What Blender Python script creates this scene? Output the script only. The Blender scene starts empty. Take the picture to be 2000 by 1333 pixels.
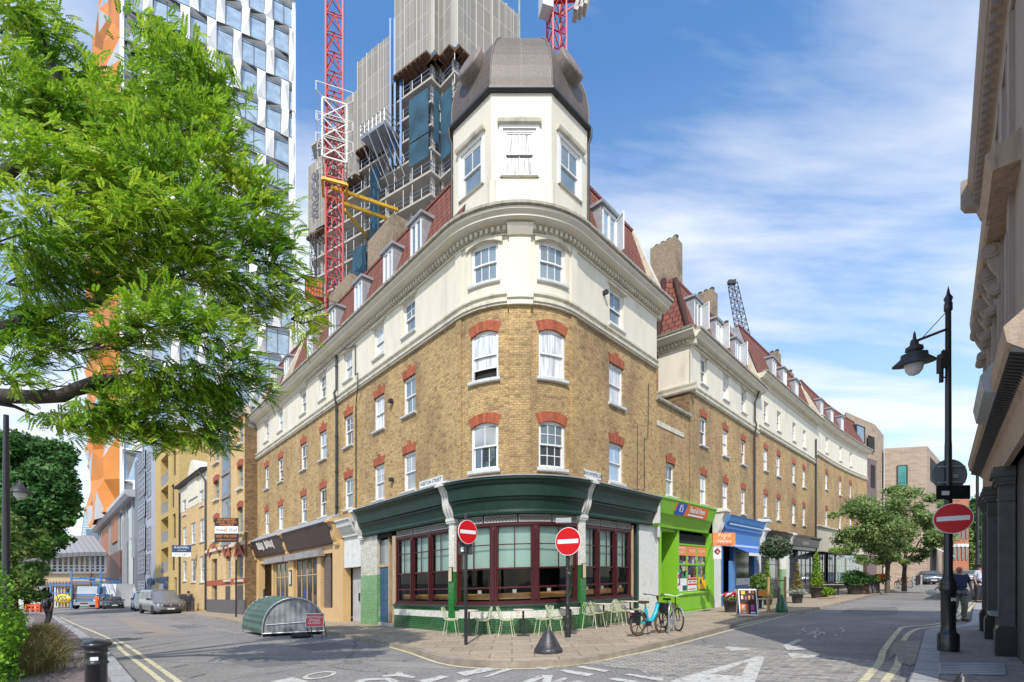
import bpy,math,random
import numpy as np
from mathutils import Vector,Matrix
R=math.radians
sc=bpy.context.scene
C=sc.collection
random.seed(7)
# ------------------------------------------------------------------ camera
EYE=1.55
F=940.0
cam_d=bpy.data.cameras.new("camera")
cam=bpy.data.objects.new("camera",cam_d);C.objects.link(cam)
cam.location=(0,0,EYE);cam.rotation_euler=(R(90),0,0)
cam_d.sensor_width=36;cam_d.lens=36*F/2000
cam_d.shift_y=(1138-666.5)/2000
cam_d.clip_start=0.1;cam_d.clip_end=3000
sc.camera=cam
# ------------------------------------------------------------------ light
SUN_EL,SUN_AZ=R(47),R(186)
sun_dir=Vector((math.sin(SUN_AZ)*math.cos(SUN_EL),math.cos(SUN_AZ)*math.cos(SUN_EL),math.sin(SUN_EL)))
sun_d=bpy.data.lights.new("sun",'SUN');sun_d.energy=3.35;sun_d.angle=R(0.5);sun_d.color=(1,.95,.86)
sun=bpy.data.objects.new("sun",sun_d);C.objects.link(sun)
sun.rotation_euler=(-sun_dir).to_track_quat('-Z','Y').to_euler()
sun.location=(0,-30,60)
world=bpy.data.worlds.new("World");sc.world=world;world.use_nodes=True
wn,wl=world.node_tree.nodes,world.node_tree.links
wn.clear()
def wnode(t,**k):
 n=wn.new(t)
 for a,b in k.items():setattr(n,a,b)
 return n
sky=wnode('ShaderNodeTexSky');sky.sky_type='NISHITA';sky.sun_disc=False
sky.sun_elevation=SUN_EL;sky.sun_rotation=SUN_AZ;sky.ozone_density=2.2;sky.dust_density=.6;sky.air_density=1.1
tc=wnode('ShaderNodeTexCoord')
sep=wnode('ShaderNodeSeparateXYZ');wl.new(tc.outputs['Generated'],sep.inputs[0])
zz=wnode('ShaderNodeMath',operation='MAXIMUM');wl.new(sep.outputs[2],zz.inputs[0]);zz.inputs[1].default_value=.03
za=wnode('ShaderNodeMath',operation='ADD');wl.new(zz.outputs[0],za.inputs[0]);za.inputs[1].default_value=.12
dx=wnode('ShaderNodeMath',operation='DIVIDE');wl.new(sep.outputs[0],dx.inputs[0]);wl.new(za.outputs[0],dx.inputs[1])
dy=wnode('ShaderNodeMath',operation='DIVIDE');wl.new(sep.outputs[1],dy.inputs[0]);wl.new(za.outputs[0],dy.inputs[1])
cmb=wnode('ShaderNodeCombineXYZ');wl.new(dx.outputs[0],cmb.inputs[0]);wl.new(dy.outputs[0],cmb.inputs[1])
mp=wnode('ShaderNodeMapping');wl.new(cmb.outputs[0],mp.inputs[0])
mp.inputs['Rotation'].default_value=(0,0,R(28));mp.inputs['Scale'].default_value=(.34,1.0,1);mp.inputs['Location'].default_value=(3.1,1.7,0)
n1=wnode('ShaderNodeTexNoise');wl.new(mp.outputs[0],n1.inputs['Vector'])
n1.inputs['Scale'].default_value=1.5;n1.inputs['Detail'].default_value=9;n1.inputs['Roughness'].default_value=.58;n1.inputs['Distortion'].default_value=.35
r1=wnode('ShaderNodeValToRGB');wl.new(n1.outputs[0],r1.inputs[0])
r1.color_ramp.elements[0].position=.43;r1.color_ramp.elements[0].color=(0,0,0,1)
r1.color_ramp.elements[1].position=.63;r1.color_ramp.elements[1].color=(1,1,1,1)
# more cloud low down, less overhead
hr=wnode('ShaderNodeMapRange');wl.new(sep.outputs[2],hr.inputs[0])
hr.inputs[1].default_value=.05;hr.inputs[2].default_value=.8;hr.inputs[3].default_value=.5;hr.inputs[4].default_value=-.05
ad=wnode('ShaderNodeMath',operation='ADD');ad.use_clamp=True
wl.new(r1.outputs[0],ad.inputs[0]);wl.new(hr.outputs[0],ad.inputs[1])
ml=wnode('ShaderNodeMath',operation='MULTIPLY');wl.new(ad.outputs[0],ml.inputs[0]);ml.inputs[1].default_value=.85
hs=wnode('ShaderNodeHueSaturation');wl.new(sky.outputs[0],hs.inputs['Color']);hs.inputs['Saturation'].default_value=1.22;hs.inputs['Value'].default_value=1.5
mx=wnode('ShaderNodeMix',data_type='RGBA')
wl.new(ml.outputs[0],mx.inputs[0]);wl.new(hs.outputs[0],mx.inputs[6]);mx.inputs[7].default_value=(5.9,6.2,6.5,1)
bg=wnode('ShaderNodeBackground');wl.new(mx.outputs[2],bg.inputs[0]);bg.inputs[1].default_value=.14
wo=wnode('ShaderNodeOutputWorld');wl.new(bg.outputs[0],wo.inputs[0])
sc.view_settings.view_transform='Standard';sc.view_settings.look='None'
sc.view_settings.exposure=0.36;sc.view_settings.gamma=1
sc.render.engine='CYCLES'
sc.cycles.max_bounces=6;sc.cycles.transparent_max_bounces=12
# ------------------------------------------------------------------ ground level: the streets climb gently to the right
def G(x,y=0):return .03*max(-90,min(90,x))
def H(px):return 1138-.03*(px-1000)
def W(px,py,D):return Vector(((px-1000)/F*D,D,EYE+(1138-py)/F*D))
def gp(px,py,drop=0.0):
 D=F*(EYE+drop)/(py-H(px));x=(px-1000)/F*D
 return Vector((x,D,G(x)-drop))
ROAD=.11
# ------------------------------------------------------------------ bookkeeping
ORG={}
def tag(o,label=None,cat=None,group=None,kind=None):
 if label:o['label']=label
 if cat:o['category']=cat
 if group:o['group']=group
 if kind:o['kind']=kind
 return o
def thing(name,label,cat,loc=(0,0,0),group=None,worldorg=True):
 """an Empty at the base of a thing; its parts are meshes parented to it"""
 o=bpy.data.objects.new(name,None);C.objects.link(o);o.empty_display_size=.3
 o.location=loc
 ORG[o]=Vector(loc)if worldorg else Vector((0,0,0))
 return tag(o,label,cat,group)
def dup(root,loc,rz=0,label=None,group=None,scale=None):
 def cp(o,par):
  c=o.copy();C.objects.link(c);c.parent=par
  for ch in list(o.children):cp(ch,c)
  return c
 r=cp(root,None);r.location=loc;r.rotation_euler=(0,0,rz)
 if scale:r.scale=scale
 if label:r['label']=label
 if group:r['group']=group
 return r
class MB:
 """collects faces and links them as ONE mesh object"""
 def __init__(s):s.v=[];s.f=[];s.uv=[];s.sm=[]
 def face(s,pts,uv=None,smooth=False):
  i=len(s.v);s.v+=[tuple(p)for p in pts];s.f.append(tuple(range(i,i+len(pts))))
  s.uv+=uv if uv else[(0,0)]*len(pts);s.sm.append(smooth);return s
 def raw(s,vs,fs,smooth=False):
  i=len(s.v);s.v+=[tuple(p)for p in vs]
  for f in fs:s.f.append(tuple(i+k for k in f));s.uv+=[(0,0)]*len(f);s.sm.append(smooth)
  return s
 def box(s,c,size,rz=0,rx=0,ry=0,M=None):
  hx,hy,hz=size[0]/2,size[1]/2,size[2]/2
  m=Matrix.Translation(c)@Matrix.Rotation(rz,4,'Z')@Matrix.Rotation(ry,4,'Y')@Matrix.Rotation(rx,4,'X')
  if M is not None:m=M@m
  p=[m@Vector((a*hx,b*hy,c_*hz))for a in(-1,1)for b in(-1,1)for c_ in(-1,1)]
  for f,(ua,va)in(((0,1,3,2),(1,2)),((4,6,7,5),(1,2)),((0,4,5,1),(0,2)),((2,3,7,6),(0,2)),((0,2,6,4),(0,1)),((1,5,7,3),(0,1))):
   q=[Vector((((k>>2)&1)*2*hx,((k>>1)&1)*2*hy,(k&1)*2*hz))for k in f]
   s.face([p[k]for k in f],[(w[ua]+c[0],w[va]+c[2])for w in q])
  return s
 def bar(s,a,b,w,h=None,up=Vector((0,0,1))):
  a,b=Vector(a),Vector(b);h=h or w;d=b-a;L=d.length
  if L<1e-6:return s
  d.normalize();x=d.cross(up)
  if x.length<1e-3:x=d.cross(Vector((1,0,0)))
  x.normalize();y=x.cross(d)
  q=[x*w/2+y*h/2,-x*w/2+y*h/2,-x*w/2-y*h/2,x*w/2-y*h/2]
  s.raw([a+k for k in q]+[b+k for k in q],[(0,1,2,3),(7,6,5,4),(0,4,5,1),(1,5,6,2),(2,6,7,3),(3,7,4,0)]);return s
 def tube(s,pts,r,n=8,caps=True,smooth=True):
  pts=[Vector(p)for p in pts];k=len(pts);rr=r if isinstance(r,(list,tuple))else[r]*k
  vs=[];px_=None
  for i,p in enumerate(pts):
   d=(pts[min(i+1,k-1)]-pts[max(i-1,0)])
   if d.length<1e-9:d=Vector((0,0,1))
   d.normalize()
   x=(px_-d*px_.dot(d))if px_ is not None else d.cross(Vector((0,0,1))if abs(d.z)<.9 else Vector((1,0,0)))
   if x.length<1e-4:x=d.orthogonal()
   x.normalize();px_=x;y=d.cross(x)
   for j in range(n):
    a=2*math.pi*j/n;vs.append(p+(x*math.cos(a)+y*math.sin(a))*rr[i])
  fs=[(i*n+j,i*n+(j+1)%n,(i+1)*n+(j+1)%n,(i+1)*n+j)for i in range(k-1)for j in range(n)]
  s.raw(vs,fs,smooth)
  if caps:s.raw(vs[:n],[tuple(range(n))[::-1]]);s.raw(vs[-n:],[tuple(range(n))])
  return s
 def lathe(s,c,prof,n=20,smooth=True,sx=1,sy=1,M=None,a0=0):
  vs=[]
  for r,z in prof:
   for j in range(n):
    a=2*math.pi*j/n+a0;p=Vector((r*math.cos(a)*sx,r*math.sin(a)*sy,z))
    vs.append((M@p if M is not None else p)+Vector(c))
  k=len(prof)
  s.raw(vs,[(i*n+j,i*n+(j+1)%n,(i+1)*n+(j+1)%n,(i+1)*n+j)for i in range(k-1)for j in range(n)],smooth)
  if prof[0][0]>1e-4:s.raw(vs[:n],[tuple(range(n))[::-1]])
  if prof[-1][0]>1e-4:s.raw(vs[-n:],[tuple(range(n))])
  return s
 def prism(s,poly,z0,z1,bottom=True):
  """poly: list of (x, y); z0, z1 numbers or functions of x, y"""
  f0=z0 if callable(z0)else(lambda x,y:z0);f1=z1 if callable(z1)else(lambda x,y:z1)
  a=[Vector((x,y,f0(x,y)))for x,y in poly];b=[Vector((x,y,f1(x,y)))for x,y in poly];n=len(poly)
  s.face(b,[(x,y)for x,y in poly])
  if bottom:s.face(a[::-1],[(x,y)for x,y in poly][::-1])
  u=0
  for i in range(n):
   j=(i+1)%n;L=(b[j]-b[i]).length
   s.face([a[i],a[j],b[j],b[i]],[(u,a[i].z),(u+L,a[j].z),(u+L,b[j].z),(u,b[i].z)]);u+=L
  return s
 def build(s,name,mat,parent=None,org=None,label=None):
  me=bpy.data.meshes.new(name)
  o0=Vector((0,0,0))
  if parent is not None:o0=ORG.get(parent,Vector((0,0,0)))
  elif org is not None:o0=Vector(org)
  v=[(a-o0.x,b-o0.y,c-o0.z)for a,b,c in s.v]
  me.from_pydata(v,[],s.f)
  ul=me.uv_layers.new(name="UVMap")
  ul.data.foreach_set('uv',np.array(s.uv,dtype=np.float32).ravel())
  me.polygons.foreach_set('use_smooth',s.sm)
  me.materials.append(mat);me.update()
  o=bpy.data.objects.new(name,me);C.objects.link(o)
  if parent is not None:o.parent=parent;ORG[o]=o0
  else:o.location=o0;ORG[o]=o0
  if label:o['label']=label
  return o
def text_mesh(txt,size=1.0,extrude=.003,shear=0,space=1.0,align='CENTER'):
 """flat lettering as vertices and faces, centred, in the x-z plane facing -y"""
 cu=bpy.data.curves.new('lettering','FONT');cu.body=txt;cu.size=size;cu.extrude=extrude
 cu.align_x=align;cu.align_y='CENTER';cu.shear=shear;cu.space_character=space;cu.resolution_u=3;cu.space_line=.85
 o=bpy.data.objects.new('lettering',cu);C.objects.link(o)
 dg=bpy.context.evaluated_depsgraph_get();me=bpy.data.meshes.new_from_object(o.evaluated_get(dg))
 vs=[v.co.copy()for v in me.vertices];fs=[tuple(p.vertices)for p in me.polygons]
 bpy.data.objects.remove(o);bpy.data.curves.remove(cu);bpy.data.meshes.remove(me)
 return vs,fs
# ------------------------------------------------------------------ materials
MATS={}
def mk(name,col,rough=.7,var=.12,scale=3,bump=.0,bscale=40,metal=0,spec=.5,stain=None,coat=0,stain_lo=.5,stain_hi=.75,stain_scale=.7,stretch=None,ior=None):
 if name in MATS:return MATS[name]
 m=bpy.data.materials.new(name);m.use_nodes=True;nt=m.node_tree;N,L=nt.nodes,nt.links
 b=N['Principled BSDF'];b.inputs['Roughness'].default_value=rough;b.inputs['Metallic'].default_value=metal
 b.inputs['Specular IOR Level'].default_value=spec;b.inputs['Coat Weight'].default_value=coat
 g=N.new('ShaderNodeNewGeometry')
 vec=g.outputs['Position']
 if stretch:
  mp=N.new('ShaderNodeMapping');L.new(vec,mp.inputs[0]);mp.inputs['Scale'].default_value=stretch;vec=mp.outputs[0]
 n=N.new('ShaderNodeTexNoise');L.new(vec,n.inputs['Vector']);n.inputs['Scale'].default_value=scale;n.inputs['Detail'].default_value=5
 r=N.new('ShaderNodeMapRange');L.new(n.outputs[0],r.inputs[0]);r.inputs[1].default_value=.3;r.inputs[2].default_value=.7
 r.inputs[3].default_value=1-var;r.inputs[4].default_value=1+var
 mu=N.new('ShaderNodeMix');mu.data_type='RGBA';mu.blend_type='MULTIPLY';mu.inputs[0].default_value=1
 mu.inputs[6].default_value=(*col,1)
 L.new(r.outputs[0],mu.inputs[7]);out=mu.outputs[2]
 if stain:
  n2=N.new('ShaderNodeTexNoise');L.new(vec,n2.inputs['Vector']);n2.inputs['Scale'].default_value=stain_scale;n2.inputs['Detail'].default_value=8;n2.inputs['Roughness'].default_value=.65
  r2=N.new('ShaderNodeMapRange');L.new(n2.outputs[0],r2.inputs[0]);r2.inputs[1].default_value=stain_lo;r2.inputs[2].default_value=stain_hi
  m2=N.new('ShaderNodeMix');m2.data_type='RGBA';L.new(r2.outputs[0],m2.inputs[0]);L.new(out,m2.inputs[6]);m2.inputs[7].default_value=(*stain,1);out=m2.outputs[2]
 L.new(out,b.inputs['Base Color'])
 if bump:
  nb=N.new('ShaderNodeTexNoise');L.new(g.outputs['Position'],nb.inputs['Vector']);nb.inputs['Scale'].default_value=bscale;nb.inputs['Detail'].default_value=4
  bp=N.new('ShaderNodeBump');L.new(nb.outputs[0],bp.inputs['Height']);bp.inputs['Strength'].default_value=bump;bp.inputs['Distance'].default_value=.02
  L.new(bp.outputs[0],b.inputs['Normal'])
 MATS[name]=m;return m
def brickmat(name,c1,c2,mortar,bw=.225,rh=.075,ms=.006,rough=.85,soot=(.07,.05,.035),soot_amt=.6,off=.5,bump=.35,coat=0,sootscale=.55,bias=0.0,squash=1.0,third=None,world_xy=False,lo=.48,hi=.78):
 m=bpy.data.materials.new(name);m.use_nodes=True;nt=m.node_tree;N,L=nt.nodes,nt.links
 b=N['Principled BSDF'];b.inputs['Roughness'].default_value=rough;b.inputs['Coat Weight'].default_value=coat;b.inputs['Coat Roughness'].default_value=.12
 g=N.new('ShaderNodeNewGeometry')
 if world_xy:vec=g.outputs['Position']
 else:
  u=N.new('ShaderNodeUVMap');vec=u.outputs[0]
 br=N.new('ShaderNodeTexBrick');L.new(vec,br.inputs['Vector'])
 br.inputs['Color1'].default_value=(*c1,1);br.inputs['Color2'].default_value=(*c2,1);br.inputs['Mortar'].default_value=(*mortar,1)
 br.inputs['Scale'].default_value=1;br.inputs['Mortar Size'].default_value=ms;br.inputs['Mortar Smooth'].default_value=.2;br.inputs['Bias'].default_value=bias
 br.inputs['Brick Width'].default_value=bw;br.inputs['Row Height'].default_value=rh;br.offset=off
 n=N.new('ShaderNodeTexNoise');L.new(g.outputs['Position'],n.inputs['Vector']);n.inputs['Scale'].default_value=14;n.inputs['Detail'].default_value=6;n.inputs['Roughness'].default_value=.75
 r=N.new('ShaderNodeMapRange');L.new(n.outputs[0],r.inputs[0]);r.inputs[1].default_value=.3;r.inputs[2].default_value=.7;r.inputs[3].default_value=.62;r.inputs[4].default_value=1.32
 mu=N.new('ShaderNodeMix');mu.data_type='RGBA';mu.blend_type='MULTIPLY';mu.inputs[0].default_value=1;L.new(br.outputs['Color'],mu.inputs[6]);L.new(r.outputs[0],mu.inputs[7]);out=mu.outputs[2]
 if third:
  v=N.new('ShaderNodeTexVoronoi');mp=N.new('ShaderNodeMapping');L.new(vec,mp.inputs[0]);mp.inputs['Scale'].default_value=(1/bw,1/rh,1);L.new(mp.outputs[0],v.inputs['Vector']);v.inputs['Scale'].default_value=1;v.inputs['Randomness'].default_value=.35
  sp=N.new('ShaderNodeSeparateColor');L.new(v.outputs['Color'],sp.inputs[0])
  rr=N.new('ShaderNodeMapRange');L.new(sp.outputs[0],rr.inputs[0]);rr.inputs[1].default_value=.74;rr.inputs[2].default_value=1.1
  m3=N.new('ShaderNodeMix');m3.data_type='RGBA';L.new(rr.outputs[0],m3.inputs[0]);L.new(out,m3.inputs[6]);m3.inputs[7].default_value=(*third,1);out=m3.outputs[2]
 n2=N.new('ShaderNodeTexNoise');mp2=N.new('ShaderNodeMapping');L.new(g.outputs['Position'],mp2.inputs[0]);mp2.inputs['Scale'].default_value=(1.5,1.5,.7)
 L.new(mp2.outputs[0],n2.inputs['Vector']);n2.inputs['Scale'].default_value=sootscale;n2.inputs['Detail'].default_value=9;n2.inputs['Roughness'].default_value=.7
 r2=N.new('ShaderNodeMapRange');L.new(n2.outputs[0],r2.inputs[0]);r2.inputs[1].default_value=lo;r2.inputs[2].default_value=hi;r2.inputs[4].default_value=soot_amt
 m2=N.new('ShaderNodeMix');m2.data_type='RGBA';L.new(r2.outputs[0],m2.inputs[0]);L.new(out,m2.inputs[6]);m2.inputs[7].default_value=(*soot,1)
 L.new(m2.outputs[2],b.inputs['Base Color'])
 bp=N.new('ShaderNodeBump');inv=N.new('ShaderNodeMath');inv.operation='SUBTRACT';inv.inputs[0].default_value=1;L.new(br.outputs['Fac'],inv.inputs[1])
 ad=N.new('ShaderNodeMath');ad.operation='MULTIPLY_ADD';L.new(n.outputs[0],ad.inputs[0]);ad.inputs[1].default_value=.6;L.new(inv.outputs[0],ad.inputs[2])
 L.new(ad.outputs[0],bp.inputs['Height']);bp.inputs['Strength'].default_value=bump;bp.inputs['Distance'].default_value=.012
 L.new(bp.outputs[0],b.inputs['Normal'])
 MATS[name]=m;return m
def glassmat(name,tint=(.02,.025,.03),refl=.5,transp=.0,rough=.03):
 """window glass: a mirror-like coat over a dark body, or partly clear"""
 m=bpy.data.materials.new(name);m.use_nodes=True;nt=m.node_tree;N,L=nt.nodes,nt.links
 b=N['Principled BSDF'];b.inputs['Base Color'].default_value=(*tint,1);b.inputs['Roughness'].default_value=rough
 b.inputs['Specular IOR Level'].default_value=refl;b.inputs['IOR'].default_value=1.5+refl*.5
 if transp:
  o=N['Material Output'];t=N.new('ShaderNodeBsdfTransparent');t.inputs[0].default_value=(.85,.9,.88,1)
  gl=N.new('ShaderNodeBsdfGlossy');gl.inputs['Roughness'].default_value=.02;gl.inputs['Color'].default_value=(.9,.95,1,1)
  lw=N.new('ShaderNodeFresnel');lw.inputs[0].default_value=1.5
  ma=N.new('ShaderNodeMath');ma.operation='ADD';L.new(lw.outputs[0],ma.inputs[0]);ma.operation='MULTIPLY';ma.inputs[1].default_value=.55
  mxs=N.new('ShaderNodeMixShader');L.new(ma.outputs[0],mxs.inputs[0]);L.new(t.outputs[0],mxs.inputs[1]);L.new(gl.outputs[0],mxs.inputs[2]);L.new(mxs.outputs[0],o.inputs[0])
 else:
  g=N.new('ShaderNodeNewGeometry');nb=N.new('ShaderNodeTexNoise');L.new(g.outputs['Position'],nb.inputs['Vector']);nb.inputs['Scale'].default_value=2.2
  bp=N.new('ShaderNodeBump');L.new(nb.outputs[0],bp.inputs['Height']);bp.inputs['Strength'].default_value=.08;bp.inputs['Distance'].default_value=.05;L.new(bp.outputs[0],b.inputs['Normal'])
  n2=N.new('ShaderNodeTexNoise');L.new(g.outputs['Position'],n2.inputs['Vector']);n2.inputs['Scale'].default_value=.9;n2.inputs['Detail'].default_value=3
  cr=N.new('ShaderNodeMix');cr.data_type='RGBA';L.new(n2.outputs[0],cr.inputs[0]);cr.inputs[6].default_value=(*[c*.5 for c in tint],1);cr.inputs[7].default_value=(*[c*2.2 for c in tint],1);L.new(cr.outputs[2],b.inputs['Base Color'])
 MATS[name]=m;return m
def curtainmat(name,col,folds=14):
 m=bpy.data.materials.new(name);m.use_nodes=True;nt=m.node_tree;N,L=nt.nodes,nt.links
 b=N['Principled BSDF'];b.inputs['Roughness'].default_value=.25;b.inputs['Coat Weight'].default_value=.8;b.inputs['Coat Roughness'].default_value=.04
 u=N.new('ShaderNodeUVMap');mp=N.new('ShaderNodeMapping');L.new(u.outputs[0],mp.inputs[0]);mp.inputs['Scale'].default_value=(folds,.8,1)
 n=N.new('ShaderNodeTexNoise');L.new(mp.outputs[0],n.inputs['Vector']);n.inputs['Scale'].default_value=1;n.inputs['Detail'].default_value=2
 cr=N.new('ShaderNodeMapRange');L.new(n.outputs[0],cr.inputs[0]);cr.inputs[1].default_value=.35;cr.inputs[2].default_value=.65;cr.inputs[3].default_value=.55;cr.inputs[4].default_value=1.1
 mu=N.new('ShaderNodeMix');mu.data_type='RGBA';mu.blend_type='MULTIPLY';mu.inputs[0].default_value=1;mu.inputs[6].default_value=(*col,1);L.new(cr.outputs[0],mu.inputs[7]);L.new(mu.outputs[2],b.inputs['Base Color'])
 bp=N.new('ShaderNodeBump');L.new(n.outputs[0],bp.inputs['Height']);bp.inputs['Strength'].default_value=.5;bp.inputs['Distance'].default_value=.03;L.new(bp.outputs[0],b.inputs['Normal'])
 MATS[name]=m;return m
def leafmat(name,c1,c2,c3,trans=.45,scale=1.2):
 m=bpy.data.materials.new(name);m.use_nodes=True;nt=m.node_tree;N,L=nt.nodes,nt.links
 o=N['Material Output'];b=N['Principled BSDF'];b.inputs['Roughness'].default_value=.5;b.inputs['Specular IOR Level'].default_value=.3
 g=N.new('ShaderNodeNewGeometry');n=N.new('ShaderNodeTexNoise');L.new(g.outputs['Position'],n.inputs['Vector']);n.inputs['Scale'].default_value=scale;n.inputs['Detail'].default_value=5
 mi=N.new('ShaderNodeMath');mi.operation='MULTIPLY_ADD';L.new(g.outputs['Random Per Island'],mi.inputs[0]);mi.inputs[1].default_value=.35;L.new(n.outputs[0],mi.inputs[2])
 cr=N.new('ShaderNodeValToRGB');L.new(mi.outputs[0],cr.inputs[0]);e=cr.color_ramp.elements
 e[0].position=.42;e[0].color=(*c1,1);e[1].position=.9;e[1].color=(*c3,1);k=cr.color_ramp.elements.new(.65);k.color=(*c2,1)
 L.new(cr.outputs[0],b.inputs['Base Color'])
 t=N.new('ShaderNodeBsdfTranslucent');L.new(cr.outputs[0],t.inputs[0]);ms=N.new('ShaderNodeMixShader');ms.inputs[0].default_value=trans
 L.new(b.outputs[0],ms.inputs[1]);L.new(t.outputs[0],ms.inputs[2]);L.new(ms.outputs[0],o.inputs[0])
 MATS[name]=m;return m
M={}
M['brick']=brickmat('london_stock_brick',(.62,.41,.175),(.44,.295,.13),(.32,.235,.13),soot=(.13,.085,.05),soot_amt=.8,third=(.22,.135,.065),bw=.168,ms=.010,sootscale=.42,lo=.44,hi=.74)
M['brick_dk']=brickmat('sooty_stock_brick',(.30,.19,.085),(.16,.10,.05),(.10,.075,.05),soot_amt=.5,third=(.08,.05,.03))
M['brick_lt']=brickmat('pale_yellow_brick',(.70,.49,.245),(.56,.37,.17),(.45,.34,.20),soot_amt=.2)
M['redarch']=brickmat('gauged_red_brick',(.45,.115,.05),(.30,.07,.032),(.24,.09,.05),bw=.075,rh=.4,off=0,ms=.004,soot_amt=.35,sootscale=1.5)
M['redbrick']=brickmat('red_brick',(.48,.17,.085),(.38,.12,.06),(.38,.25,.18),soot_amt=.15)
M['stucco']=mk('cream_painted_stucco',(.70,.65,.53),.6,.06,1.5,.25,60,stain=(.48,.43,.32),stain_lo=.56,stain_hi=.84,stretch=(1.6,1.6,.45),stain_scale=.9)
M['stucco2']=mk('cream_turret_stucco',(.66,.615,.505),.6,.05,1,.12,50,stain=(.47,.43,.34),stain_lo=.55,stain_hi=.9,stretch=(1.4,1.4,.4))
M['mould']=mk('weathered_cream_moulding',(.60,.56,.45),.7,.1,4,.3,50,stain=(.33,.29,.20),stain_lo=.52,stain_hi=.74,stain_scale=2.2)
M['gutter']=mk('weathered_gutter',(.36,.33,.27),.7,.2,8,stain=(.12,.11,.09),stain_scale=5)
M['tile']=brickmat('red_clay_roof_tile',(.25,.078,.05),(.18,.055,.038),(.05,.016,.012),bw=.30,rh=.30,ms=.022,off=.5,soot=(.10,.05,.04),soot_amt=.5,bump=1.0,sootscale=1.1)
M['lead']=mk('grey_lead_sheet',(.30,.31,.33),.5,.15,5,.1,10)
M['white']=mk('white_window_paint',(.74,.74,.73),.45,.04,4)
M['sill']=mk('grey_white_sill',(.58,.58,.56),.6,.12,9)
M['gl_dark']=glassmat('dark_window_glass',(.035,.045,.055),.9)
M['gl_mid']=glassmat('grey_window_glass',(.12,.15,.17),.8)
M['gl_blue']=glassmat('sky_blue_window_glass',(.22,.30,.38),1.0)
M['gl_shop']=glassmat('clear_shop_glass',transp=.96)
M['cur_w']=curtainmat('white_net_curtain_behind_glass',(.72,.74,.76),12)
M['cur_t']=curtainmat('sheer_curtain_in_turret',(.20,.22,.25),5)
M['cur_g']=curtainmat('grey_blind_behind_glass',(.42,.45,.46),.6)
M['aqua']=mk('pale_green_roller_blind',(.56,.72,.65),.8,.03)
M['chim']=mk('brown_pebbledash_chimney',(.29,.225,.15),.95,.25,9,.8,60,stain=(.12,.09,.06),stain_lo=.5,stain_hi=.7)
M['pot']=mk('dark_clay_pot',(.06,.05,.05),.8)
M['dome']=brickmat('brown_lead_dome',(.118,.095,.08),(.105,.083,.07),(.19,.155,.13),bw=.9,rh=1.32,ms=.012,off=0,soot=(.07,.055,.05),soot_amt=.6,bump=.15,rough=.55,sootscale=1.4)
M['pgreen']=mk('dark_green_fascia_paint',(.016,.042,.032),.42,.12,3,spec=.35)
M['pgreen2']=mk('dark_green_trim_paint',(.025,.055,.043),.4,.12,3)
M['plum']=mk('maroon_window_paint',(.062,.012,.016),.4,.1,4,spec=.35)
M['gtile']=brickmat('green_glazed_tile',(.008,.075,.022),(.014,.12,.032),(.14,.22,.13),bw=.15,rh=.075,ms=.005,rough=.15,soot=(.01,.07,.03),soot_amt=.5,coat=1,bump=.3,sootscale=2)
M['gtile_b']=brickmat('bright_green_pier_tile',(.012,.17,.025),(.010,.13,.02),(.04,.20,.05),bw=.15,rh=.075,ms=.003,rough=.15,soot=(.01,.16,.03),soot_amt=.4,coat=1,bump=.2)
M['wtile']=brickmat('white_glazed_tile',(.74,.73,.67),(.66,.65,.58),(.48,.46,.40),bw=.15,rh=.075,ms=.004,rough=.2,soot=(.45,.38,.28),soot_amt=.4,coat=.8,bump=.2)
M['wtile2']=brickmat('stained_white_glazed_brick',(.66,.64,.56),(.52,.49,.40),(.25,.22,.17),bw=.225,rh=.075,ms=.006,rough=.3,soot=(.25,.18,.11),soot_amt=.9,coat=.5,bump=.3,sootscale=1.6)
M['gtile_w']=brickmat('worn_green_glazed_tile',(.05,.25,.05),(.10,.32,.09),(.34,.38,.27),bw=.15,rh=.075,ms=.008,rough=.3,soot=(.50,.48,.38),soot_amt=.9,coat=.5,lo=.55,hi=.7,sootscale=1.8)
M['corb']=mk('white_painted_console',(.66,.66,.63),.6,.08,6,.3,40,stain=(.34,.33,.31),stain_lo=.56,stain_hi=.78,stain_scale=3)
M['wood']=mk('pale_bare_timber',(.46,.33,.21),.6,.2,3,stretch=(6,6,.8))
M['counter']=mk('orange_wood_counter',(.66,.30,.10),.4,.2,3)
M['black']=mk('black_gloss_paint',(.014,.014,.016),.32,.2,6,coat=.3)
M['blackmatt']=mk('black_matt',(.018,.018,.02),.8,.2,6)
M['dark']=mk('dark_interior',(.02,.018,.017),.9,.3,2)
M['iron']=mk('black_cast_iron_pipe',(.028,.028,.03),.5,.2,6)
M['lace']=mk('white_fretwork_panel',(.50,.50,.47),.7,.1,5)
M['paleconc']=mk('pale_concrete',(.50,.47,.42),.85,.12,2,stain=(.28,.26,.23))
M['dkconc']=mk('grey_concrete',(.22,.22,.22),.8,.15,1)
M['grey']=mk('grey_paint',(.34,.35,.37),.5,.06,2)
M['blue_d']=mk('dark_blue_door_paint',(.03,.085,.155),.4,.1,3)
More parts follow.
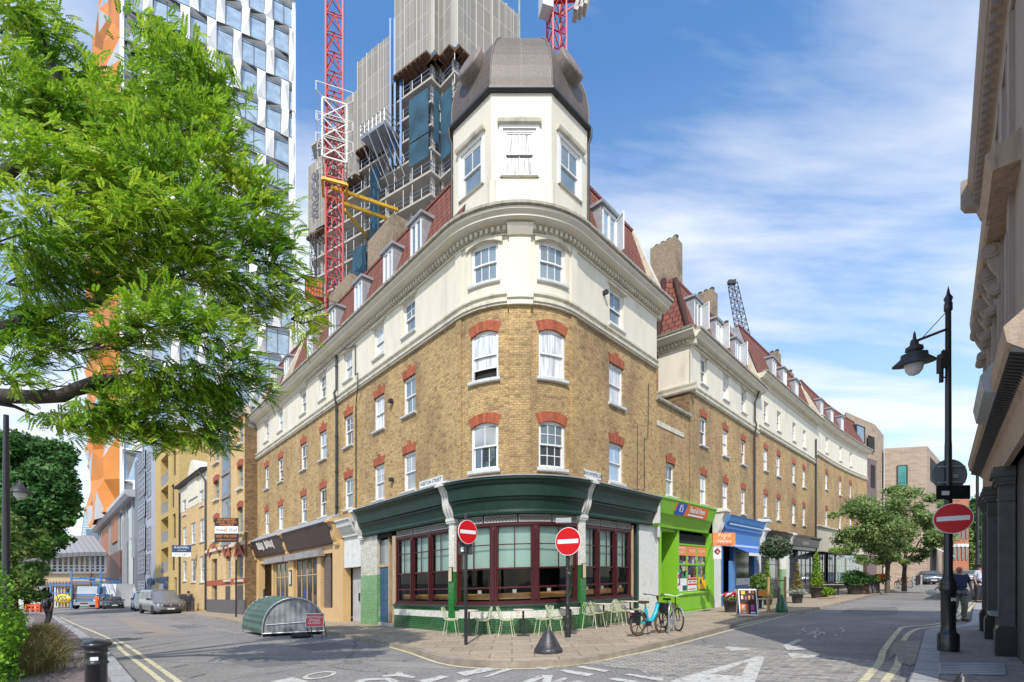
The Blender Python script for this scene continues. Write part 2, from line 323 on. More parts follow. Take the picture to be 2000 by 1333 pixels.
# ------------------------------------------------------------------ building lines
class Path:
 """a building line in plan; P(t, d, h): t metres along it, d metres out from it, h metres above the pavement"""
 def __init__(s,segs,level=None):
  s.segs=segs;s.level=level
 def seg(s,t):
  for g in s.segs:
   if t<=g[2]+1e-9:return g
  return s.segs[-1]
 def xy(s,t,d):
  g=s.seg(t)
  if g[0]=='L':
   u=g[4];n=Vector((u.y,-u.x));p=g[3]+u*(t-g[1]);return p+n*d
  ph=t/g[4];return g[3]+Vector((math.sin(ph),-math.cos(ph)))*(g[4]+d)
 def P(s,t,d,h):
  q=s.xy(t,d)
  if s.level is not None:return Vector((q.x,q.y,s.level+h))
  b=s.xy(t,0);return Vector((q.x,q.y,G(b.x)+h))
 def dirn(s,t):
  a,b=s.xy(t-.01,0),s.xy(t+.01,0);return(b-a).normalized()
 def steps(s,t0,t1,extra=()):
  ts={t0,t1}
  for g in s.segs:
   for e in(g[1],g[2]):
    if t0<e<t1:ts.add(e)
   if g[0]=='A':
    k=g[1]
    while k<g[2]:
     if t0<k<t1:ts.add(k)
     k+=.2
  for e in extra:
   if t0<e<t1:ts.add(e)
  o=sorted(ts);r=[o[0]]
  for x in o[1:]:
   if x-r[-1]>1e-4:r.append(x)
  return r
 def T(s,px,d=0.0,lo=None,hi=None):
  """where along the line something seen at photo column px stands"""
  lo=s.segs[0][1]if lo is None else lo;hi=s.segs[-1][2]if hi is None else hi
  for _ in range(50):
   m=(lo+hi)/2;q=s.xy(m,d)
   if 1000+F*q.x/q.y<px:lo=m
   else:hi=m
  return(lo+hi)/2
 def h(s,px,py,d=0.0):
  q=s.xy(s.T(px,d),d);return EYE+(1138-py)*q.y/F-G(q.x)
def mould(mb,p,t0,t1,prof,caps=True,smooth=False,extra=()):
 """sweep a profile of (d, h) points along the building line; closed section"""
 ts=p.steps(t0,t1,extra);k=len(prof)
 for i in range(len(ts)-1):
  a,b=ts[i],ts[i+1]
  for j in range(k):
   (d0,h0),(d1,h1)=prof[j],prof[(j+1)%k]
   mb.face([p.P(a,d0,h0),p.P(b,d0,h0),p.P(b,d1,h1),p.P(a,d1,h1)],[(a,h0+d0),(b,h0+d0),(b,h1+d1),(a,h1+d1)],smooth)
 if caps:
  for t in(t0,t1):mb.face([p.P(t,d,h)for d,h in prof],[(t+d,h)for d,h in prof])
 return mb
def pbox(mb,p,t0,t1,d0,d1,h0,h1):return mould(mb,p,t0,t1,[(d0,h0),(d1,h0),(d1,h1),(d0,h1)])
def wall(mb,p,t0,t1,h0,h1,ops=(),d=0.0,rev=.13):
 hs=sorted({h0,h1}|{min(max(v,h0),h1)for o in ops for v in o[2:4]});ts=p.steps(t0,t1,[v for o in ops for v in o[:2]])
 for i in range(len(ts)-1):
  a,b=ts[i],ts[i+1];m=(a+b)/2
  for j in range(len(hs)-1):
   c,e=hs[j],hs[j+1];n=(c+e)/2
   if e-c<1e-5 or any(o[0]<m<o[1]and o[2]<n<o[3]for o in ops):continue
   mb.face([p.P(a,d,c),p.P(b,d,c),p.P(b,d,e),p.P(a,d,e)],[(a,c),(b,c),(b,e),(a,e)])
 for(a,b,c,e)in[o[:4]for o in ops]:
  for t in(a,b):mb.face([p.P(t,d,c),p.P(t,d-rev,c),p.P(t,d-rev,e),p.P(t,d,e)],[(t,c),(t+rev,c),(t+rev,e),(t,e)])
  tt=p.steps(a,b)
  for i in range(len(tt)-1):
   for hv in(c,e):mb.face([p.P(tt[i],d,hv),p.P(tt[i+1],d,hv),p.P(tt[i+1],d-rev,hv),p.P(tt[i],d-rev,hv)],[(tt[i],hv),(tt[i+1],hv),(tt[i+1],hv+rev),(tt[i],hv+rev)])
 return mb
def patch(mb,p,t0,t1,h0,h1,d):
 ts=p.steps(t0,t1);L=t1-t0;HH=h1-h0
 for a,b in zip(ts,ts[1:]):mb.face([p.P(a,d,h0),p.P(b,d,h0),p.P(b,d,h1),p.P(a,d,h1)],[(a,h0),(b,h0),(b,h1),(a,h1)])
 return mb
def red_arch(mb,p,t0,t1,hs,rise=.0,th=.32,key=True,fan=.07,pr=.012):
 """gauged red brick head over a window, optional segmental curve and raised key"""
 n=8
 def bot(k):x=2*k/n-1;return hs+rise*(1-x*x)
 for k in range(n):
  a0,a1=t0+(t1-t0)*k/n,t0+(t1-t0)*(k+1)/n
  A0,A1=(t0-fan)+(t1-t0+2*fan)*k/n,(t0-fan)+(t1-t0+2*fan)*(k+1)/n
  extra=.13 if key and k in(3,4)else 0
  b0,b1=bot(k),bot(k+1)
  if rise==0:c0=c1=hs+th+extra
  else:c0,c1=b0+th,b1+th
  lo0,lo1,hi1,hi0=p.P(a0,pr,b0),p.P(a1,pr,b1),p.P(A1,pr,c1),p.P(A0,pr,c0)
  mb.face([lo0,lo1,hi1,hi0],[(a0,0.02),(a1,.02),(a1,.36),(a0,.36)])
  mb.face([p.P(a0,-.12,b0),p.P(a1,-.12,b1),lo1,lo0],[(a0,0),(a1,0),(a1,.02),(a0,.02)])
  q1,q0=p.P(A1,0,c1),p.P(A0,0,c0);mb.face([hi0,hi1,q1,q0],[(a0,.3),(a1,.3),(a1,.31),(a0,.31)])
  if rise:
   mb.face([p.P(a0,-.005,b0-0),p.P(a1,-.005,b1),p.P(a1,-.005,hs+rise+.02),p.P(a0,-.005,hs+rise+.02)],[(a0,.02),(a1,.02),(a1,.3),(a0,.3)])
 return mb
WINS=0
def sash(parent,p,t0,t1,h0,h1,d=-.1,up=(2,1),lowr=(1,1),pane='gl_dark',pane2=None,fr=.06,paint='white',sill=True,open_=0.0,sill_l=.07,rail=None,name='window',sill_h=.1,sill_pr=.1,mat_sill='sill',bar=.024):
 """box sash window: frame and sashes, upper and lower panes, sill"""
 f=MB();pm=M[paint]
 pbox(f,p,t0,t0+fr,d-.05,d+.03,h0,h1);pbox(f,p,t1-fr,t1,d-.05,d+.03,h0,h1)
 pbox(f,p,t0+fr,t1-fr,d-.05,d+.03,h1-fr,h1);pbox(f,p,t0+fr,t1-fr,d-.05,d+.03,h0,h0+fr*.7)
 a,b=t0+fr,t1-fr;mid=rail if rail is not None else(h0+h1)/2;st=.035
 def leaf(l,h,dd,nx,ny):
  pbox(f,p,a,a+st,dd-.02,dd+.012,l,h);pbox(f,p,b-st,b,dd-.02,dd+.012,l,h)
  pbox(f,p,a+st,b-st,dd-.02,dd+.012,l,l+.045);pbox(f,p,a+st,b-st,dd-.02,dd+.012,h-.045,h)
  for i in range(1,nx):x=a+(b-a)*i/nx;pbox(f,p,x-bar/2,x+bar/2,dd-.012,dd+.006,l+.045,h-.045)
  for i in range(1,ny):z=l+(h-l)*i/ny;pbox(f,p,a+st,b-st,dd-.012,dd+.009,z-bar/2,z+bar/2)
 leaf(mid-.02,h1-fr,d,*up);lo=h0+fr*.7+open_
 leaf(lo,mid+.02+open_,d-.04,*lowr)
 w=f.build(name,pm,parent)
 g=MB();patch(g,p,a,b,mid,h1-fr,d-.006);patch(g,p,a,b,lo,mid+.02+(open_ if open_ else 0),d-.046)
 if not pane2:g.build('pane',M[pane],w)
 else:
  g=MB();patch(g,p,a,b,mid,h1-fr,d-.006);g.build('pane',M[pane],w)
  g=MB();patch(g,p,a,b,lo,mid+.02,d-.046);g.build('pane',M[pane2],w)
 if open_:g=MB();patch(g,p,a,b,h0,lo+.02,d-.12);g.build('opening',M['dark'],w)
 if sill:
  s_=MB();mould(s_,p,t0-sill_l,t1+sill_l,[(-.08,h0-sill_h),(sill_pr-.02,h0-sill_h),(sill_pr,h0-sill_h+.03),(sill_pr,h0-.025),(-.08,h0)]);s_.build('sill',M[mat_sill],w)
 return w
def L2(p0,p1,t0=0.0):
 p0,p1=Vector(p0),Vector(p1);L=(p1-p0).length
 return Path([('L',t0,t0+L,p0,(p1-p0)/L)])
def wbox(mb,poly,z0,z1):return mb.prism(poly,z0,z1)
def console(mb,p,t0,t1,h1,h0,dtop=.5,dbot=.12,n=5):
 """fluted S-shaped shopfront bracket"""
 k=10;w=t1-t0
 prof=[]
 for i in range(k+1):
  x=i/k;d=dtop-(dtop-dbot)*(x*x*(3-2*x))-.07*math.sin(x*2*math.pi)*1.0
  prof.append((d,h1-(h1-h0)*x))
 for j in range(n):
  a,b=t0+w*j/n,t0+w*(j+1)/n
  e=.035 if j%2==0 else 0.0
  mould(mb,p,a,b,[(-.05,h0)]+[(-.05,h1)]+[(d+e,h)for d,h in prof])
 pbox(mb,p,t0-.07,t1+.07,-.05,dtop+.12,h1,h1+.09)
 mould(mb,p,t0-.04,t1+.04,[(-.05,h1+.09),(dtop+.09,h1+.09),(dtop,h1+.17),(-.05,h1+.22)])
 pbox(mb,p,t0-.03,t1+.03,-.05,dbot+.05,h0-.1,h0);pbox(mb,p,t0-.015,t1+.015,-.05,dbot+.03,h0-.16,h0-.1)
 return mb
def dormer(parent,p,t,hb,w=.95,hh=1.55,d=-.35,back=1.1,name='dormer',pane='gl_mid',leaf=0,casement=True):
 """lead-cheeked dormer with a white window, flat lead top"""
 b=MB();a,c=t-w/2,t+w/2
 pbox(b,p,a,a+.05,d-back,d,hb,hb+hh);pbox(b,p,c-.05,c,d-back,d,hb,hb+hh)
 mould(b,p,a-.08,c+.08,[(d-back,hb+hh),(d+.10,hb+hh),(d+.12,hb+hh+.09),(d-back,hb+hh+.17)])
 pbox(b,p,a,c,d-back,d+.03,hb-.12,hb)
 o=b.build(name,M['lead'],parent)
 f=MB();x0,x1,z0,z1=a+.06,c-.06,hb+.02,hb+hh-.02;q=d+.012
 for(i,j,k,l)in((x0,x0+.07,z0,z1),(x1-.07,x1,z0,z1),(x0,x1,z1-.1,z1),(x0,x1,z0,z0+.08)):pbox(f,p,i,j,q-.06,q,k,l)
 xm=(x0+x1)/2;pbox(f,p,xm-.035,xm+.035,q-.05,q-.003,z0+.08,z1-.1)
 for(i,j)in((x0+.07,xm-.035),(xm+.035,x1-.07)):
  pbox(f,p,i,i+.03,q-.04,q-.01,z0+.08,z1-.1);pbox(f,p,j-.03,j,q-.04,q-.01,z0+.08,z1-.1)
 if leaf:
  th=leaf;L=w*.46
  for zz in(z0+.1,z1-.16):f.bar(p.P(x1-.05,q+.02,zz+.03),p.P(x1-.05-L*math.cos(th),q+.02+L*math.sin(th),zz+.03),.04,.05)
  for k in(0,1):tt,dd=x1-.05-L*math.cos(th)*k,q+.02+L*math.sin(th)*k;f.bar(p.P(tt,dd,z0+.1),p.P(tt,dd,z1-.1),.045,.045)
 f.build('casement',M['white'],o)
 g=MB();patch(g,p,x0+.05,x1-.05,z0+.05,z1-.05,q-.035);g.build('pane',M[pane],o)
 if leaf:
  g=MB();tt,dd=x1-.05-L*math.cos(th),q+.02+L*math.sin(th)
  g.face([p.P(x1-.05,q+.02,z0+.12),p.P(tt,dd,z0+.12),p.P(tt,dd,z1-.13),p.P(x1-.05,q+.02,z1-.13)]);g.build('pane',M['cur_w'],o)
 return o
def chimney(parent,p,t0,t1,d0,d1,h0,h1,pots=4,mat='chim'):
 c=MB();pbox(c,p,t0,t1,d0,d1,h0,h1)
 o=c.build('chimney',M[mat],parent)
 q=MB()
 for k in range(pots):
  if(t1-t0)>abs(d1-d0):tt,dd=t0+(t1-t0)*(k+.5)/pots,(d0+d1)/2
  else:tt,dd=(t0+t1)/2,d0+(d1-d0)*(k+.5)/pots
  q.lathe(p.P(tt,dd,h1),[(.13,-.02),(.13,.16),(.15,.2),(.15,.26),(.05,.34),(0,.34)],10)
 if pots:q.build('chimney_pots',M['pot'],o)
 return o
# ------------------------------------------------------------------ the corner terrace (pub, wine shop) on its two streets
AR=2.595;AT=2.12
ul=Vector((.683,-.730));ur=Vector((.685,.728))
Lc,Rc=Vector((-1.753,15.4)),Vector((2.03,15.4))
PL=21.55;PR=18.6
pub=Path([('L',-AT-PL,-AT,Lc-ul*PL,ul),('A',-AT,AT,Vector((.1385,17.176)),AR),('L',AT,AT+PR,Rc,ur)])
TL,TE=-AT-PL,AT+5.54
cb=thing('corner_building','tall cream and yellow brick corner building with domed turret above the green pub front','building',(0.1,17.5,G(0.1)))
T=pub.T
def upper(parent,p,t0,t1,wins3,wins2,wins1,hb=4.5,wall_top=12.3,arcs=(),stucco='stucco',brick='brick',hs=9.95,cornice=12.05):
 """three upper floors: brick with openings, stucco band, string course"""
 ops=[(a,b,c,e)for(a,b,c,e,k)in wins1+wins2]
 w=MB();wall(w,p,t0,t1,hb,hs+.02,ops);w.build('brick_wall',M[brick],parent)
 w=MB();wall(w,p,t0,t1,hs+.02,wall_top,[o[:4]for o in wins3],d=.02);w.build('stucco_wall',M[stucco],parent)
 s=MB();mould(s,p,t0,t1,[(-.05,hs),(.09,hs),(.09,hs+.05),(.13,hs+.07),(.13,hs+.15),(.06,hs+.17),(.06,hs+.28),(.12,hs+.30),(.12,hs+.36),(-.05,hs+.40)]);s.build('string_course',M['mould'],parent)
panes_cycle=['gl_dark','gl_mid','cur_w','gl_dark','gl_blue','gl_mid','cur_g','gl_dark','gl_blue','cur_w']
def pk():return random.choice(panes_cycle)
lw=[802,743,683,633,595,550,523];hw=.43
l3=[];l2=[];l1=[]
for px in lw:
 t=T(px,-.06);l3.append((t-hw,t+hw,10.72,11.95,0));l2.append((t-hw,t+hw,7.8,9.15,0));l1.append((t-hw,t+hw,5.02,6.4,0))
b3=[(-1.5,-.56,10.8,11.98,1),(.68,1.64,10.8,11.98,1)]
b2=[(-1.5,-.56,7.82,9.3,1),(.68,1.64,7.82,9.3,1)]
b1=[(-1.5,-.56,5.05,6.48,1),(.68,1.64,5.05,6.48,1)]
tr=T(1201,-.06);r3=[(tr-.48,tr+.48,10.55,11.85,0)];r2=[(tr-.48,tr+.48,7.8,9.2,0)];r1=[(tr-.48,tr+.48,5.02,6.4,0)]
upper(cb,pub,TL,TE,l3+b3+r3,l2+b2+r2,l1+b1+r1)
# pilaster strip between the two bay windows, and stepped edges of the bay
q=MB();pbox(q,pub,-.22,.42,0,.07,4.6,9.95)
q.build('pilaster',M['brick'],cb)
for a,b in((-AT-.02,-AT+.24),(AT-.24,AT+.02)):pbox(MB(),pub,a,b,-.01,.05,4.6,9.95).build('pilaster',M['brick'],cb)
q=MB();pbox(q,pub,-.22,.42,0,.09,10.3,12.1);mould(q,pub,-.27,.47,[(0,9.9),(.17,9.9),(.17,10.05),(.22,10.08),(.22,10.3),(.15,10.4),(0,10.42)])
mould(q,pub,-.26,.46,[(0,12.0),(.14,12.0),(.3,12.25),(0,12.25)])
for a,b in((-AT-.03,-AT+.26),(AT-.26,AT+.03)):pbox(q,pub,a,b,0,.06,10.3,12.1)
q.build('pilaster',M['stucco'],cb)
# cornice with dentils
q=MB();mould(q,pub,TL-.25,TE+.3,[(-.1,12.05),(.07,12.05),(.07,12.12),(-.0,12.14),(.08,12.14),(.08,12.27),(.34,12.32),(.42,12.36),(.42,12.42),(.52,12.5),(.52,12.58),(-.1,12.6)]);q.build('cornice',M['stucco2'],cb)
q=MB();mould(q,pub,TL-.25,TE+.32,[(.3,12.585),(.56,12.585),(.6,12.6),(.6,12.68),(.3,12.70)]);q.build('gutter',M['gutter'],cb)
q=MB();t=T(600)
while t<TE+.1:
 pbox(q,pub,t,t+.085,.07,.2,12.13,12.265);t+=.17
q.build('dentils',M['mould'],cb)
# panels and hoods round the top-floor windows
for(a,b,c,e,k)in l3+r3:mould(MB(),pub,a-.12,b+.12,[(.0,e+.02),(.09,e+.02),(.11,e+.1),(.0,e+.13)]).build('window_hood',M['mould'],cb)
for(a,b,c,e,k)in b3:
 n=8;q=MB()
 for j in range(n):
  x0,x1=-1+2*j/n,-1+2*(j+1)/n;m=(a+b)/2;w_=(b-a)/2+.14
  y0,y1=e-.12+.14*(1-x0*x0),e-.12+.14*(1-x1*x1)
  u0,u1=m+x0*w_,m+x1*w_
  for(dd,hh0,hh1)in((.1,0,.1),):
   q.face([pub.P(u0,dd,y0),pub.P(u1,dd,y1),pub.P(u1,dd,y1+.14),pub.P(u0,dd,y0+.14)]);q.face([pub.P(u0,-.1,y0),pub.P(u1,-.1,y1),pub.P(u1,dd,y1),pub.P(u0,dd,y0)]);q.face([pub.P(u0,.02,y0+.18),pub.P(u1,.02,y1+.18),pub.P(u1,dd,y1+.14),pub.P(u0,dd,y0+.14)])
 q.build('window_hood',M['mould'],cb)
for(a,b,c,e,k)in l2+l1+r2+r1:red_arch(MB(),pub,a,b,e,0,.3).build('brick_arch',M['redarch'],cb)
for(a,b,c,e,k)in b2+b1:red_arch(MB(),pub,a,b,e-.12,.12,.3,False,.1).build('brick_arch',M['redarch'],cb)
# windows: the left row, then the bay, then the right side
for i,(a,b,c,e,k)in enumerate(l3+l2+l1):sash(cb,pub,a,b,c,e,-.1,up=(2,1)if i%3 else(2,2),lowr=(2,1)if i%2 else(1,1),pane=pk(),open_=.18 if i in(1,12)else 0)
for j,(a,b,c,e,k)in enumerate(b3):sash(cb,pub,a,b,c,e,-.08,up=(3,1),lowr=(3,1),pane='gl_mid',sill_h=.13)
sash(cb,pub,*b2[0][:4],-.08,up=(2,1),lowr=(2,1),pane='cur_w',open_=.3,sill_h=.14);sash(cb,pub,*b2[1][:4],-.08,up=(2,1),lowr=(2,1),pane='cur_w',sill_h=.14)
sash(cb,pub,*b1[0][:4],-.08,up=(2,1),lowr=(3,1),pane='cur_g',pane2='gl_dark',sill_h=.14);sash(cb,pub,*b1[1][:4],-.08,up=(3,2),lowr=(3,2),pane='gl_mid',pane2='gl_dark',sill_h=.14)
sash(cb,pub,*r3[0][:4],-.1,up=(2,1),lowr=(1,1),pane='gl_mid',open_=.15);sash(cb,pub,*r2[0][:4],-.1,up=(2,1),lowr=(1,1),pane='cur_w',sill_h=.13);sash(cb,pub,*r1[0][:4],-.1,up=(2,1),lowr=(1,1),pane='gl_blue',sill_h=.13)
# mansard
def mansard(parent,p,t0,t1,h0=12.6,h1=16.1,run=1.15,back=6.0,mat='tile',d0=.05,dz=0):
 q=MB();ts=p.steps(t0,t1);q2=MB()
 sl=math.hypot(run,h1-h0)
 for a,b in zip(ts,ts[1:]):q.face([p.P(a,d0,h0),p.P(b,d0,h0),p.P(b,d0-run,h1),p.P(a,d0-run,h1)],[(a,0),(b,0),(b,sl),(a,sl)])
 o=q.build('roof',M[mat],parent)
 mould(q2,p,t0+.01,t1-.01,[(d0-.03,h0-.1),(d0-run-.03,h1),(-back,h1+.12+dz),(-back,h0-3)]);q2.build('roof_deck',M['lead'],parent)
 q3=MB();mould(q3,p,t0,t1,[(d0-run+.05,h1-.06),(d0-run+.05,h1+.08),(d0-run-.2,h1+.10),(d0-run-.2,h1)]);q3.build('ridge',M['tile'],o)
 return o
mansard(cb,pub,TL,-AT-.1);mansard(cb,pub,AT+.1,TE+.05,dz=.03)
for tt in(T(573,-.5),T(1262,-.5),TL):mould(MB(),pub,tt-.14,tt+.14,[(.35,12.4),(.35,12.72),(-1.15,16.35),(-6.2,16.4),(-6.2,12.4)]).build('parapet_wall',M['mould'],cb)
for i,px in enumerate((815,760,702,651,607,561,538)):
 dormer(cb,pub,T(px,-.35),13.35,w=.86,hh=1.65,d=-.3,pane=('gl_mid','cur_g','gl_blue')[i%3])
dormer(cb,pub,T(1188,-.3),13.2,w=1.05,hh=1.6,d=-.25,pane='gl_blue',leaf=R(62))
chimney(cb,pub,T(718,-2.4),T(768,-2.4),-3.4,-2.4,13,pub.h(745,440,-2.4),0);chimney(cb,pub,T(643,-2.4),T(683,-2.4),-3.4,-2.4,13,pub.h(665,551,-2.4),4)
chimney(cb,pub,TE-.35,TE+.05,-1.5,-1.1,13,15.9,0,'mould')
# flank wall at the right end
q=MB();e0=pub.xy(TE,.02);iv=Vector((-ur.y,ur.x))
q.face([pub.P(TE,.02,9.97),pub.P(TE,-6,9.97),pub.P(TE,-6,12.4),pub.P(TE,.02,12.4)]);q.build('stucco_wall',M['stucco'],cb)
q=MB();q.face([pub.P(TE,0,4),pub.P(TE,-6,4),pub.P(TE,-6,9.97),pub.P(TE,0,9.97)],[(0,4),(6,4),(6,9.97),(0,9.97)]);q.face([pub.P(TL,0,0),pub.P(TL,-6,0),pub.P(TL,-6,12.4),pub.P(TL,0,12.4)],[(0,0),(6,0),(6,12.4),(0,12.4)]);q.build('side_wall',M['brick'],cb)
# back walls: light must not leak through the block
q=MB();a,b=pub.P(TL,-6,0),pub.P(TE,-6,0);c_=Vector((.14,25.5,0));
for x,y in((a,c_),(c_,b)):q.face([x,y,Vector((y.x,y.y,14)),Vector((x.x,x.y,14))],[(0,0),(9,0),(9,14),(0,14)])
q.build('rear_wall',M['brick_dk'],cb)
# ---- turret
z0,z1=12.6,16.78
oct_=[(-.65,14.92),(1.22,14.92),(2.53,16.2),(2.53,18.05),(1.22,19.35),(-.65,19.35),(-1.98,18.05),(-1.98,16.2)]
oc=Vector((.28,17.13))
def octp(k,off=0.0,zz=0.0):
 v=Vector(oct_[k%8])-oc;v=v*(1+off/v.length);return Vector((oc.x+v.x,oc.y+v.y,zz))
facets=[]
for k in range(8):
 a,b=oct_[k],oct_[(k+1)%8];L=math.dist(a,b);facets.append(Path([('L',0,L,Vector(a),(Vector(b)-Vector(a))/L)],level=0))
q=MB();q2=MB();tw=[]
wsp={0:(983,1052,262,350),1:(1093,1130,0,0),7:(905,942,0,0)}
for k,fp in enumerate(facets):
 L=fp.segs[0][2];ops=[]
 if k in wsp:
  c0={0:(.47*L),1:.5*L,7:.5*L}[k];w_=.52
  ops=[(c0-w_,c0+w_,14.15,15.62)];tw.append((fp,ops[0],k))
 wall(q,fp,0,L,z0,z1,ops,rev=.1)
q.build('turret_wall',M['stucco2'],cb)
for fp,(a,b,c,e),k in tw:
 sash(cb,fp,a,b,c,e,-.05,up=(2,1),lowr=(1,1)if k else(2,1),pane='cur_t' if k==0 else 'gl_mid',fr=.09,sill_h=.05,sill_pr=.07,mat_sill='mould',rail=c+.72)
 f=MB();pbox(f,fp,a-.1,a,0,.025,c-.05,e+.12);pbox(f,fp,b,b+.1,0,.025,c-.05,e+.12);pbox(f,fp,a-.1,b+.1,.0,.03,e,e+.12);f.build('architrave',M['white'],cb)
 f=MB();mould(f,fp,a-.16,b+.16,[(0,e+.12),(.12,e+.12),(.15,e+.2),(.15,e+.24),(0,e+.26)]);f.build('hood',M['mould'],cb)
# ledge under the turret
q=MB()
prof=[(.0,12.62),(.30,12.72),(.34,12.78),(.34,12.9),(.22,12.98),(.22,13.08),(.1,13.16),(.0,13.16)]
for k in range(8):
 for j in range(len(prof)-1):
  (d0,h0),(d1,h1)=prof[j],prof[j+1]
  q.face([octp(k,d0,h0),octp(k+1,d0,h0),octp(k+1,d1,h1),octp(k,d1,h1)])
q.build('turret_ledge',M['mould'],cb)
# soft corners of the turret plaster below the windows
for k in(0,1):q=MB();q.tube([octp(k,-.12,13.1),octp(k,-.12,14.0)],.16,10);q.build('corner_flare',M['stucco2'],cb)
# gutter
q=MB()
prof=[(.0,z1-.06),(.10,z1-.06),(.15,z1-.02),(.15,z1+.06),(.0,z1+.06)]
for k in range(8):
 for j in range(len(prof)-1):
  (d0,h0),(d1,h1)=prof[j],prof[j+1]
  q.face([octp(k,d0,h0),octp(k+1,d0,h0),octp(k+1,d1,h1),octp(k,d1,h1)])
q.tube([octp(7,.14,z1),octp(7,.14,z1-.3),octp(7,.05,z1-.5),octp(7,.05,12.9)],.04,8)
q.tube([octp(2,.14,z1),octp(2,.14,z1-.3),octp(2,.05,z1-.5),octp(2,.05,12.9)],.04,8)
q.build('gutter',M['iron'],cb)
# dome: eight swelling lead facets up to a flat top
q=MB();dp=[(.02,0),(.04,.35),(.01,.75),(-.07,1.15),(-.2,1.55),(-.4,1.95),(-.68,2.3),(-1.02,2.56),(-1.35,2.68),(-2.42,2.74)]
for k in range(8):
 L=(octp(k)-octp(k+1)).length;sacc=0
 for j in range(len(dp)-1):
  (d0,h0),(d1,h1)=dp[j],dp[j+1];ds=math.hypot(d1-d0,h1-h0)
  a,b,c,e=octp(k,d0,z1+.06+h0),octp(k+1,d0,z1+.06+h0),octp(k+1,d1,z1+.06+h1),octp(k,d1,z1+.06+h1)
  w0,w1=(a-b).length/2,(c-e).length/2
  q.face([a,b,c,e],[(-w0,sacc),(w0,sacc),(w1,sacc+ds),(-w1,sacc+ds)],True);sacc+=ds
dm=q.build('dome',M['dome'],cb)
q=MB()
for k in range(8):q.tube([octp(k,d+.015,z1+.06+h)for d,h in dp],.022,6)
q.build('seam',M['dome'],dm)
for k in(1,7,3,5):
 a,b=octp(k,.1),octp(k+1,.1);m=(a+b)/2;n=Vector((m.x-oc.x,m.y-oc.y,0)).normalized();tdir=(b-a).normalized()
 c0=m+Vector((0,0,z1+1.42))-n*.16;up=(Vector((0,0,1))-n*.42).normalized();nn=tdir.cross(up).normalized()
 if nn.dot(n)<0:nn=-nn
 q=MB();mt=Matrix(((tdir.x,up.x,nn.x),(tdir.y,up.y,nn.y),(tdir.z,up.z,nn.z)));mt4=mt.to_4x4()
 q.lathe(c0,[(.5,-.3),(.52,.16),(.5,.2),(.42,.23),(0,.25)],28,M=mt4);q.build('lead_disc',M['dome'],dm)
q=MB();q.tube([(.28,16.9,z1+2.6),(.26,16.9,z1+3.1),(.25,16.9,z1+8)],[.09,.05,.035],8);q.lathe((.28,16.9,z1+2.7),[(.14,0),(.14,.1),(.06,.18),(.06,.3),(.1,.38),(.04,.5)],12)
q.build('flagpole',mk('verdigris_metal',(.20,.27,.25),.6,.2,6),dm)
# ---- fascia and brackets
t_a,t_b,t_c,t_d=T(697,.3),-AT-.30,AT+.12,T(1283,.35)
q=MB()
for a,b in((t_a+.2,t_b-.1),(t_b+.32,t_c-.0),(t_c+.34,t_d)):
 mould(q,pub,a,b,[(-.12,3.62),(.16,3.62),(.18,3.68),(.17,3.75),(.24,4.02),(.28,4.04),(.28,4.10),(.36,4.12),(.42,4.46),(.48,4.50),(.50,4.56),(.57,4.60),(.57,4.66),(-.12,4.72)])
q.build('fascia',M['pgreen'],cb)
q=MB()
for a,b in((t_a+.2,t_b-.1),(t_b+.32,t_c),(t_c+.34,t_d)):mould(q,pub,a,b,[(.2,4.68),(.60,4.665),(.60,4.70),(-.05,4.84)])
q.build('fascia_flashing',M['lead'],cb)
for a,b in((t_a-.14,t_a+.14),(t_b-.08,t_b+.30),(t_c-.02,t_c+.33)):
 q=MB();console(q,pub,a,b,4.62,3.66,.46,.12);q.build('console',M['corb'],cb)
# piers under the brackets: white glazed above, green below
for i,(a,b,zb)in enumerate(((t_b-.02,t_b+.26,1.95),(t_c+.02,t_c+.30,2.05))):
 q=MB();pbox(q,pub,a,b,-.3,.1,zb,3.5);o=q.build('tiled_pier',M['wtile'],cb)
 q=MB();pbox(q,pub,a-.01,b+.01,-.3,.115,0,zb);q.build('green_base',M['gtile_b'],o)
 q=MB();m=(a+b)/2;pbox(q,pub,m-.1,m+.1,.11,.15,1.62,2.1);f=q.build('menu_frame',M['black'],cb)
 q=MB();pbox(q,pub,m-.08,m+.08,.15,.155,1.64,2.08);q.build('menu_sheet',mk('menu_paper',(.62,.52,.36)if i==0 else(.62,.40,.08),.7),f)
q=MB();a,b=T(706,0),T(737,0);pbox(q,pub,a,b,-.12,.02,2.02,3.66);o=q.build('tiled_pier',M['wtile2'],cb);q=MB();pbox(q,pub,a-.01,b+.01,-.12,.03,0,2.02);q.build('green_base',M['gtile_w'],o)
